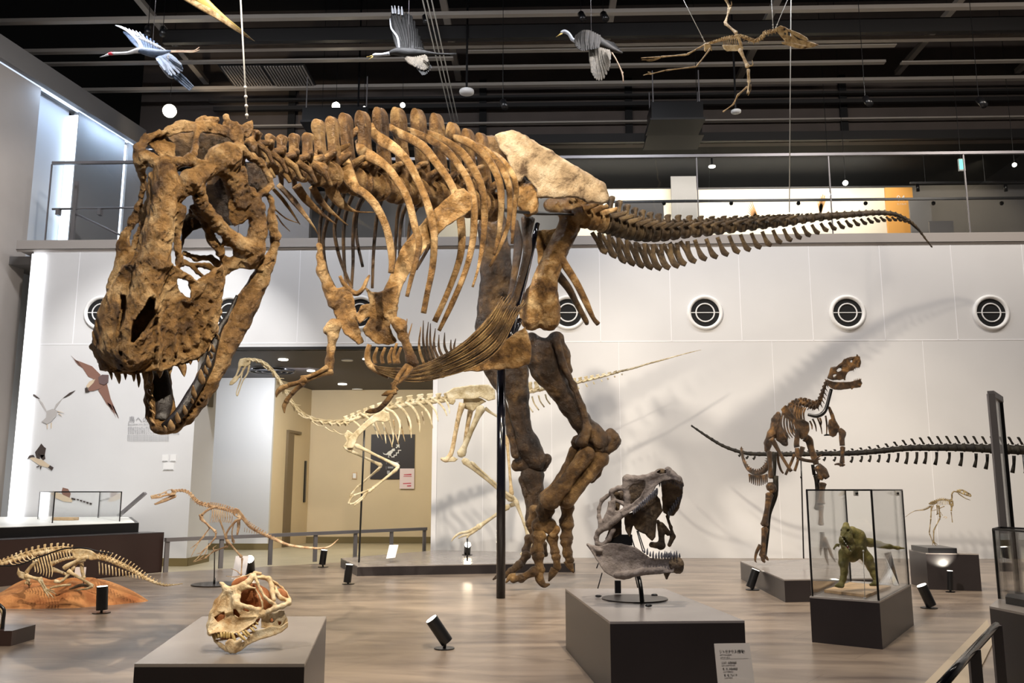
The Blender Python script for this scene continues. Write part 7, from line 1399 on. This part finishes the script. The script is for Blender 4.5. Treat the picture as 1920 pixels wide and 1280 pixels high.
# ================================================================== flat prints of birds on the wall
M['pbrown'] = mat('brown bird print', (.23, .12, .09), .6); M['pdark'] = mat('dark bird print', (.05, .035, .03), .6); M['pgrey'] = mat('grey bird print', (.45, .43, .42), .6); M['plight'] = mat('cream bird print', (.62, .5, .36), .6); M['pplum'] = mat('plum brown bird print', (.13, .085, .085), .6)
v6 = Vw(0, 640, 4.0, WY)
def decal(label, parts):
    T = thing('bird_print', label, 'wall print', tuple(v6.p(*parts[0][2][0][0], WY)), 'bird prints on the left wall')
    for i, (nm_, m, polys) in enumerate(parts): flat(nm_, polys, v6, WY-.006-.003*i, m, T, .003)
def fingers(base, tips, w_=7):
    out = []
    for (x0, y0), (x1, y1) in zip(base, tips): out.append([(x0-w_*.6, y0-w_*.3), (x0+w_*.6, y0+w_*.3), (x1, y1)])
    return out
decal('brown bird print with spread wings and a pale rump, beside the big snout', [
    ('wing', 'pbrown', [[(555, 135), (600, 150), (690, 185), (755, 250), (720, 290), (660, 262), (620, 200), (580, 170)]]+fingers([(590, 160), (600, 172), (612, 188), (622, 200)], [(532, 106), (545, 128), (560, 150), (580, 172)], 14)),
    ('wing', 'pbrown', [[(735, 365), (800, 310), (830, 430), (860, 500), (885, 560), (840, 510), (800, 470), (765, 410)]]+fingers([(845, 480), (825, 470), (810, 460), (855, 500)], [(892, 575), (870, 572), (845, 535), (888, 575)], 12)),
    ('body', 'pbrown', [[(690, 290), (760, 255), (800, 300), (760, 350), (700, 370), (660, 372), (668, 330)]]),
    ('rump', 'plight', [[(645, 335), (670, 300), (715, 280), (700, 310), (660, 350)]]), ('tail', 'pdark', [[(636, 350), (650, 345), (672, 378), (640, 382)]]),
    ('head', 'pplum', [[(735, 270), (765, 248), (815, 250), (812, 300), (785, 325), (745, 315)]])])
decal('pale gull print with raised wings above the sparrow print', [
    ('wing', 'pgrey', [[(280, 420), (320, 460), (345, 510), (356, 545), (340, 520), (300, 460)], [(405, 505), (420, 470), (470, 425), (440, 470), (412, 510)]]),
    ('wing_tip', 'pdark', [[(205, 378), (260, 398), (300, 430), (275, 425), (235, 402)], [(470, 425), (520, 385), (566, 366), (530, 398), (490, 420)]]),
    ('body', 'pgrey', [[(350, 520), (395, 505), (430, 520), (420, 560), (385, 600), (350, 620), (312, 600), (345, 570)]]), ('leg', 'plight', [[(350, 620), (357, 620), (357, 655), (352, 655)], [(380, 610), (388, 610), (386, 650), (380, 650)], [(430, 520), (485, 535), (430, 527)], [(440, 535), (468, 560), (435, 542)]])])
decal('small brown sparrow print with one wing raised above the left glass case', [
    ('wing', 'pdark', [[(262, 830), (285, 800), (300, 880), (275, 880)], [(285, 800), (310, 765), (330, 790), (345, 800), (335, 850), (310, 880), (290, 850)], [(300, 850), (335, 850), (340, 880), (320, 890)]]),
    ('body', 'plight', [[(215, 870), (235, 850), (260, 870), (320, 890), (375, 930), (360, 945), (300, 930), (270, 910), (240, 890)]]), ('head', 'pdark', [[(200, 885), (220, 855), (250, 850), (262, 868), (235, 868), (212, 880)]]), ('tail', 'pdark', [[(375, 928), (402, 945), (388, 965), (360, 945)]]), ('leg', 'pdark', [[(290, 930), (300, 935), (275, 945), (270, 940)], [(300, 935), (312, 935), (305, 960), (300, 950)]])])
decal('long tailed bird print half behind the left glass case', [
    ('wing', 'pbrown', [[(460, 1130), (470, 1095), (510, 1105), (530, 1140), (520, 1180), (480, 1165)]]), ('body', 'plight', [[(370, 1135), (400, 1120), (450, 1140), (540, 1180), (540, 1205), (480, 1200), (420, 1175)]]),
    ('tail', 'pdark', [[(535, 1170), (565, 1178), (565, 1190), (535, 1184)]]+[[(575+i*24, 1180+i*7), (592+i*24, 1183+i*7), (592+i*24, 1192+i*8), (575+i*24, 1189+i*8)] for i in range(5)])])
# ================================================================== hanging birds
M['feath_b'] = mat('blue grey plumage', (.055, .08, .13), .6, noise=.3, nscale=14, bump=.3, bscale=60); M['feath_w'] = mat('white plumage', (.36, .37, .40), .6, noise=.1, nscale=20)
M['feath_d'] = mat('dark grey plumage', (.022, .021, .021), .7, noise=.4, nscale=16, bump=.3, bscale=60); M['feath_br'] = mat('dark brown plumage', (.022, .017, .013), .7, noise=.4, nscale=16); M['feath_gb'] = mat('pale brown plumage', (.15, .125, .095), .7, noise=.3, nscale=16)
M['bill'] = mat('yellow bill', (.5, .36, .1), .5); M['redskin'] = mat('red skin', (.45, .03, .05), .5); M['legtan'] = mat('tan bird leg', (.4, .27, .18), .6)
def wing(root, v, name, m, hinge, tips, Y, dY, w_, shaft=1.):
    """a wing of separate overlapping feathers: from hinge points to tip points, with camber"""
    n = len(hinge); mb = MB()
    for i in range(n):
        (x0, y0), (x1, y1) = hinge[i], tips[i]; P = []; R = []
        for t in (0, .25, .5, .75, .93, 1):
            P.append(v.p(x0+(x1-x0)*t, y0+(y1-y0)*t, Y+dY*(t+i/n*.3)+.04*math.sin(t*3.14)+.006*(i % 2))); R.append(v.sz(w_*(.8, 1, 1, .9, .55, .1)[int(round(t*5)) if t < .9 else (4 if t < 1 else 5)], Y))
        mb.tube(P, R, k=.12, n=6, sub=2)
    return mb.out(name, m, root, True)
def hang(p, lab):
    T = thing('suspension_cable', lab, 'cable', tuple(p)); MB().cyl(p, (p.x, p.y, 11.99), .004, n=6).out('wire', M['wire'] if 0 else M['railmetal'], T, True)
lerp = lambda a, b, n: [(a[0]+(b[0]-a[0])*i/(n-1), a[1]+(b[1]-a[1])*i/(n-1)) for i in range(n)]
def crv(P, n): return [tuple(q) for q in path(P, n)]
v = Vw(180, 0, 4.924, 12.)
B = thing('flying_crane', 'blue grey crane model with a red face flying at the upper left', 'bird model', tuple(v.p(500, 480)), 'hanging crane models')
bn(B, v, 'body', M['feath_b'], [(380, 470, 12), (430, 470, 34), (520, 487, 44), (600, 490, 34), (690, 470, 8)], 12., k=.9, n=14)
bn(B, v, 'neck', M['feath_w'], [(155, 495, 14), (220, 493, 13), (300, 488, 15), (380, 465, 24), (410, 460, 24)], 12., k=1, n=10); bn(B, v, 'head', M['redskin'], [(110, 500, 10), (140, 496, 18), (162, 496, 14)], 12., k=.8); bn(B, v, 'bill', M['feath_w'], [(115, 503, 12), (80, 515, 8), (33, 528, 2)], 12.)
for dy in (0, 12): bn(B, v, 'leg', M['legtan'], [(660, 470+dy, 6), (780, 468+dy, 5), (900, 470+dy, 6), (955, 435+dy*2, 4)], 12.05+dy*.01)
wing(B, v, 'upper_wing', M['feath_b'], crv([(410, 450), (440, 450), (520, 460), (600, 470)], 14), crv([(250, 290), (330, 280), (450, 320), (560, 390), (650, 470)], 14), 12., .7, 22); bn(B, v, 'wing_edge', M['feath_w'], [(425, 450, 20), (385, 370, 16), (300, 290, 14), (230, 250, 12), (178, 234, 5)], 12., 12.7, k=.3)
wing(B, v, 'upper_wing_tip', M['feath_w'], crv([(300, 290), (360, 320), (460, 370)], 7), crv([(190, 232), (300, 262), (400, 290)], 7), 12.5, .2, 9); wing(B, v, 'white_band', M['feath_w'], crv([(390, 350), (480, 390), (560, 430)], 9), crv([(460, 360), (560, 410), (640, 460)], 9), 12.2, .1, 12)
wing(B, v, 'lower_wing', M['feath_b'], crv([(560, 520), (600, 520), (660, 500)], 10), crv([(640, 650), (700, 700), (800, 660), (790, 600)], 10), 12., -.6, 24); wing(B, v, 'lower_wing_tip', M['feath_b'], crv([(690, 690), (740, 690), (770, 670)], 7), crv([(870, 840), (890, 820), (905, 800)], 7), 11.5, -.2, 9)
wing(B, v, 'white_band', M['feath_w'], crv([(655, 520), (670, 580), (690, 640)], 7), crv([(720, 530), (745, 580), (745, 630)], 7), 11.75, -.03, 18); bn(B, v, 'wing_edge', M['feath_w'], [(560, 540, 8), (610, 630, 10), (680, 690, 30), (715, 715, 20)], 11.9, 11.5, k=.3)
hang(v.p(520, 440), 'thin wire holding the blue grey crane')
v = Vw(640, 0, 3.2, 12.5)
B = thing('flying_crane', 'dark grey crane model with a white neck flying at the upper middle', 'bird model', tuple(v.p(400, 315)), 'hanging crane models')
bn(B, v, 'body', M['feath_d'], [(285, 320, 10), (330, 310, 24), (410, 318, 32), (480, 318, 22), (560, 322, 8), (690, 327, 2)], 12.5, k=.9, n=14); bn(B, v, 'neck', M['feath_w'], [(188, 335, 8), (205, 330, 13), (245, 328, 10), (290, 322, 14)], 12.5)
bn(B, v, 'bill', M['bill'], [(195, 332, 5), (150, 342, 1)], 12.5, sub=1); bn(B, v, 'bill', M['bill'], [(192, 338, 5), (162, 360, 1)], 12.5, sub=1); bn(B, v, 'leg', M['feath_d'], [(500, 320, 5), (600, 322, 4), (692, 322, 4)], 12.55)
wing(B, v, 'upper_wing', M['feath_d'], crv([(345, 290), (390, 300), (440, 290), (480, 290)], 15), crv([(298, 110), (310, 60), (380, 70), (425, 100), (470, 220), (488, 275)], 15), 12.5, .8, 20); bn(B, v, 'wing_edge', M['feath_w'], [(348, 285, 6), (335, 220, 7), (300, 170, 6), (292, 110, 4)], 12.5, 13.2, k=.4)
wing(B, v, 'upper_wing_tip', M['feath_w'], [(310, 80), (325, 80), (345, 85), (365, 90)], [(302, 34), (320, 32), (343, 35), (362, 38)], 13.2, .1, 8)
wing(B, v, 'lower_wing', M['feath_gb'], crv([(385, 345), (430, 350), (490, 335)], 10), crv([(450, 400), (500, 420), (528, 400), (520, 370)], 10), 12.5, -.5, 18); wing(B, v, 'lower_wing_tip', M['feath_d'], crv([(440, 385), (500, 400), (530, 390)], 8), crv([(488, 452), (510, 445), (542, 410)], 8), 12.1, -.2, 7)
hang(v.p(400, 300), 'thin wire holding the dark grey crane')
B = thing('flying_crane', 'dark brown crane model with a white curved neck and lowered wing', 'bird model', tuple(v.p(1500, 250)), 'hanging crane models')
bn(B, v, 'body', M['feath_br'], [(1400, 250, 16), (1450, 245, 40), (1530, 255, 46), (1600, 285, 26), (1685, 318, 5)], 12.5, k=.9, n=14); bn(B, v, 'neck', M['feath_w'], [(1318, 196, 10), (1340, 190, 13), (1366, 205, 11), (1385, 235, 12), (1410, 248, 14)], 12.5); bn(B, v, 'bill', M['bill'], [(1325, 198, 7), (1287, 223, 1)], 12.5, sub=1)
wing(B, v, 'near_wing', M['feath_br'], crv([(1420, 210), (1470, 180), (1540, 210)], 12), crv([(1410, 280), (1440, 305), (1490, 300), (1540, 290)], 12), 12.4, -.3, 20); wing(B, v, 'lower_wing', M['feath_gb'], crv([(1495, 285), (1540, 285), (1600, 300)], 12), crv([(1505, 440), (1530, 480), (1570, 480), (1605, 420), (1612, 360)], 12), 12.3, -.7, 14)
wing(B, v, 'back_wing', M['feath_d'], crv([(1550, 240), (1600, 270)], 6), crv([(1640, 260), (1690, 318)], 6), 12.6, .4, 10); bn(B, v, 'leg', M['legtan'], [(1620, 310, 5), (1655, 370, 4), (1685, 440, 5), (1692, 495, 3)], 12.5); bn(B, v, 'toe', M['legtan'], [(1688, 445, 4), (1690, 430, 1)], 12.5, sub=1)
hang(v.p(1500, 215), 'thin wire holding the dark brown crane')
v = Vw(180, 0, 4.924, 10.5)
B = thing('wing_tip_model', 'tan pointed wing tip reaching down from the top edge of the view', 'model', tuple(v.p(1150, 150)))
for pts, nm_ in (([(760, -60, 30), (950, 50, 36), (1150, 170, 30), (1280, 262, 18), (1400, 340, 9), (1467, 380, 1)], 'front_edge'), ([(900, -80, 60), (1030, 50, 50), (1180, 170, 30), (1320, 270, 16), (1440, 362, 3)], 'membrane')): bn(B, v, nm_, M['ptero' if nm_ == 'front_edge' else 'bill'], pts, 10.5, 10.8, k=.25)
hang(v.p(880, -10), 'thin wire holding the tan wing tip')
# ================================================================== hanging pterosaur skeleton
v = Vw(1180, 0, 4.924, 11.); C = M['ptero']
PT = thing('pterosaur_skeleton', 'golden brown flying reptile skeleton with a long crested beak hanging at the upper right', 'dinosaur skeleton', tuple(v.p(950, 400)))
plate(PT, v, 'skull', C, [(1340, 265), (1395, 235), (1440, 250), (1480, 275), (1520, 330), (1560, 365), (1650, 378), (1752, 412), (1700, 435), (1610, 452), (1520, 440), (1420, 405), (1405, 395), (1440, 380), (1400, 340), (1375, 310)], 3.5, 11., .9, -3, [[(1425, 262), (1445, 262), (1440, 280), (1422, 276)], [(1465, 290), (1485, 300), (1500, 340), (1465, 325)], [(1430, 300), (1450, 305), (1445, 325), (1430, 320)]])
plate(PT, v, 'head_crest', C, [(1470, 262), (1500, 280), (1560, 300), (1640, 345), (1652, 372), (1630, 378), (1560, 350), (1510, 320)], 2, 11., .9, -1)
plate(PT, v, 'lower_jaw', C, [(1405, 390), (1440, 385), (1530, 400), (1640, 425), (1600, 450), (1530, 442), (1440, 415), (1410, 405)], 3, 10.95, .9, -2)
spine(PT, v, [(1355, 285, 16, 10), (1310, 300, 17, 12), (1260, 310, 18, 14), (1225, 350, 17, 12), (1170, 382, 16, 10), (1110, 370, 15, 14), (1050, 345, 14, 14), (990, 335, 14, 12)], 11, C, 11., 11., 'neck_vertebra', body='neck', wide=.7, sw=.7)
spine(PT, v, [(1000, 345, 16, 12), (940, 350, 16, 12), (880, 362, 15, 12), (820, 380, 14, 10), (760, 398, 13, 8), (715, 410, 12, 4)], 14, C, 11., 11., 'back_vertebra', sw=.6)
for i in range(8): x = 875+i*17; bn(PT, v, 'rib', C, [(x, 350, 4), (x-8, 380, 4), (x, 415, 3)], 10.9)
plate(PT, v, 'breast_bone', M['pale'], [(855, 415), (1010, 415), (1060, 440), (1030, 470), (900, 474), (870, 450)], 4, 10.85, .9, -3)
bn(PT, v, 'shoulder_bone', C, [(985, 320, 14), (1010, 360, 16), (1030, 410, 16), (1035, 440, 14)], 10.9)
for nm_, a, b_, r, Y0, Y1 in (('upper_arm_bone', (990, 305), (885, 215), 13, 11.1, 11.3), ('forearm_bone', (880, 215), (935, 70), 9, 11.3, 11.5), ('forearm_bone', (895, 205), (915, 70), 6, 11.3, 11.5), ('wrist_bone', (930, 75), (890, -10), 13, 11.5, 11.5), ('wing_finger', (890, -10), (820, -140), 10, 11.5, 11.7),
                             ('upper_arm_bone', (1020, 455), (1095, 620), 16, 10.8, 10.6), ('forearm_bone', (1100, 640), (1110, 760), 10, 10.6, 10.5), ('forearm_bone', (1090, 640), (1095, 760), 6, 10.6, 10.5), ('wrist_bone', (1105, 745), (1095, 860), 9, 10.5, 10.4), ('wing_finger', (1090, 800), (1000, 880), 9, 10.5, 10.4), ('wing_finger', (1000, 880), (960, 965), 8, 10.4, 10.4), ('wing_finger', (960, 965), (865, 1032), 6, 10.4, 10.3),
                             ('femur', (720, 400), (530, 505), 8, 11., 11.1), ('tibia', (530, 505), (290, 525), 7, 11.1, 11.2), ('femur', (750, 445), (620, 615), 7, 10.8, 10.7), ('tibia', (620, 615), (330, 650), 6, 10.7, 10.6), ('tibia', (330, 650), (190, 685), 5, 10.6, 10.6)): limb(PT, v, nm_, C, a, b_, r, Y0, Y1, e=1.5)
for pts in ([(290, 525, 6), (200, 530, 5), (110, 535, 4)], [(290, 530, 5), (210, 548, 4), (115, 552, 3)], [(290, 532, 5), (220, 560, 3), (160, 562, 2)], [(200, 680, 6), (160, 685, 5), (130, 695, 3)], [(200, 670, 5), (170, 665, 3)], [(1110, 610, 8), (1140, 600, 6), (1135, 555, 2)], [(1120, 780, 6), (1120, 830, 5), (1095, 882, 3)], [(1095, 830, 5), (1085, 870, 3)], [(935, 60, 8), (945, 40, 6), (940, 15, 2)]): bn(PT, v, 'finger_bone', C, pts, 11. if pts[0][0] < 300 else 10.5)
plate(PT, v, 'hip_bone', C, [(690, 400), (740, 395), (760, 430), (765, 475), (730, 450), (705, 480), (690, 470)], 3, 10.95, .9)
for p, q in (((700, 395), (490, -20)), ((1328, 265), (1312, -20)), ((1350, 262), (1468, -20))):
    cable(v.p(*q, 11.), v.p(*p, 11.), .005, {490: 'steel cable from the left down to the hips of the hanging flying reptile', 1312: 'upright steel cable at the neck of the hanging flying reptile', 1468: 'slanting steel cable at the neck of the hanging flying reptile'}[q[0]], (.03, .12))
# ================================================================== green model in the tall case
vg = Vw(1500, 900, 5.564, 6.85)
M['olive'] = mat('olive green scaly skin', (.12, .11, .025), .38, col2=(.27, .23, .07), nscale=16., bump=.5, bscale=90); M['mouth'] = mat('red mouth', (.55, .03, .05), .25); M['mtooth'] = mat('white tooth', (.85, .82, .75), .3)
G_ = thing('green_dinosaur_model', 'olive green tyrannosaur model with an open red mouth inside the tall glass case', 'dinosaur model', tuple(gnd(1580, 1100, .34)))
s = SDF(4); c_ = lambda P: cz((1500, 900, 5.564), P)
s.chain(c_([(480, 470, -22, 34), (480, 530, -26, 52), (490, 610, -30, 60), (530, 660, -22, 44)])); s.chain(c_([(455, 560, -34, 34), (440, 620, -38, 30), (470, 640, -38, 30)])); s.chain(c_([(430, 640, -26, 26), (460, 700, -34, 26), (510, 745, -38, 28), (545, 700, -28, 34)]))
s.chain(c_([(540, 540, -10, 60), (590, 600, 0, 90), (580, 690, 0, 100), (550, 770, 0, 86)]), k=6); s.chain(c_([(640, 640, 6, 54), (740, 652, 14, 40), (830, 672, 22, 32), (930, 692, 28, 22), (1020, 706, 32, 14), (1090, 710, 34, 7)]), k=6)
s.chain(c_([(460, 760, -4, 62), (455, 860, -6, 52), (462, 950, -8, 38), (450, 1030, -8, 34), (430, 1090, -10, 34)])); s.chain(c_([(640, 740, 4, 66), (710, 830, 6, 56), (740, 900, 8, 44), (770, 980, 8, 32), (800, 1070, 6, 28)]))
s.chain(c_([(400, 1095, -14, 26), (370, 1100, -16, 14)])); s.chain(c_([(440, 1100, -16, 24), (445, 1110, -22, 12)])); s.chain(c_([(770, 1080, 0, 26), (735, 1090, -2, 14)])); s.chain(c_([(810, 1085, -2, 22), (820, 1095, -6, 12)]))
s.ell((1500+505/5.564, 900+525/5.564, -36), (4, 3, 4), sub=True, k=2); s.plate(c_([(440, 590), (470, 600), (530, 690), (545, 740), (520, 740), (470, 680)]), -40, 10, sub=True, k=2)
s.out('body', M['olive'], G_, 6.9, 1., .22, .5)
bn(G_, vg, 'tongue', M['mouth'], [(460, 625, 16), (490, 680, 24), (520, 720, 18), (530, 745, 6)], 6.9-.11)
bn(G_, vg, 'arm', M['olive'], [(410, 680, 18), (385, 675, 14), (365, 695, 10), (352, 715, 7), (362, 725, 3)], 6.85); bn(G_, vg, 'arm', M['olive'], [(640, 690, 16), (660, 730, 12), (670, 745, 5)], 6.7)
for i in range(7): f = i/6; bn(G_, vg, 'tooth', M['mtooth'], [(425+f*100, 580+f*150, 4), (435+f*98, 600+f*145, 1)], 6.72, sub=1)
for x, y in ((500, 525), (430, 520)): MB().ball(vg.p(x, y, 6.77), .006, 8, 6).out('eye', M['black'], G_, True)
bp = [gnd(*vg.px(x, y), .345) for x, y in ((250, 1142), (690, 1195), (948, 1102), (520, 1062))]
tag(MB().prism([(q.x, q.y) for q in bp], .326, .345).out('wooden_base', M['wood']), 'pine board under the green dinosaur model', 'base board')
T = thing('label_holder', 'clear leaning label holder right of the green model inside the case', 'label holder', tuple(gnd(*vg.px(1010, 1110), .33)))
M['clearcard'] = glassy('clear acrylic', (.85, .87, .9), .05, 3.)
a, b_, c, d = vg.p(975, 1095, 6.95), vg.p(1040, 1105, 6.85), vg.p(950, 745, 7.1), vg.p(880, 765, 7.15)
MB().add([a, b_, c, d]+[q+Vector((0, .006, 0)) for q in (a, b_, c, d)], [(0, 1, 2, 3), (7, 6, 5, 4)]+[(i, 4+i, 4+(i+1) % 4, (i+1) % 4) for i in range(4)]).out('sheet', M['clearcard'], T)
T = thing('label_pin', 'thin clear rod with a small clip standing in front of the green model', 'rod', tuple(gnd(*vg.px(675, 1230), .33)))
q = gnd(*vg.px(677, 1232), .327); MB().cyl(q, at(*vg.px(660, 745), q.y), .0022, n=8).out('rod', M['wire'], T, True); MB().cyl(q, q+Vector((0, 0, .004)), .012, n=14).out('foot', M['wire'], T, True); MB().ball(at(*vg.px(660, 738), q.y), .008, 8, 6).out('clip', M['wire'], T, True)
for x, y, s_ in ((605, 135, 'front'), (1012, 135, 'right')):
    q = at(*vg.px(x, y), (PC[0].y+PC[1].y)/2-.0 if s_ == 'front' else PC[2].y-.35); T = thing('case_clamp', 'small chrome lock at the top of the tall glass case, '+s_+' one', 'clamp', tuple(q), 'glass case locks')
    q.y = (.35*PC[1].y+.65*PC[0].y) if s_ == 'front' else q.y
    MB().box((q.x-.014, q.y-.012, q.z-.02), (q.x+.014, q.y+.012, q.z+.02)).out('body', M['wire'], T); MB().cyl((q.x, q.y, q.z), (q.x, q.y-.02, q.z), .009, n=12).out('knob', M['black'], T, True)
# ================================================================== cut display at the left edge
vq = Vw(0, 960, 4.923, 6.1)
T = thing('edge_display_stand', 'small black stand with a bent metal bracket cut by the left edge', 'stand', tuple(gnd(5, 1208)))
q = gnd(20, 1211); MB().box((q.x-.35, q.y, 0), (q.x, q.y+.3, .105)).out('base', M['brownpanel'], T)
mb = MB(); mb.tube([vq.p(-60, 820, q.y+.1), vq.p(0, 860, q.y+.1), vq.p(38, 905, q.y+.1), vq.p(30, 1000, q.y+.1), vq.p(16, 1160, q.y+.1)], [.012]*5, n=8); mb.out('bracket', M['black'], T, True)
bn(T, vq, 'bone', M['pale'], [(-40, 850, 20), (20, 930, 12), (15, 1020, 10), (0, 1080, 10)], q.y+.15)
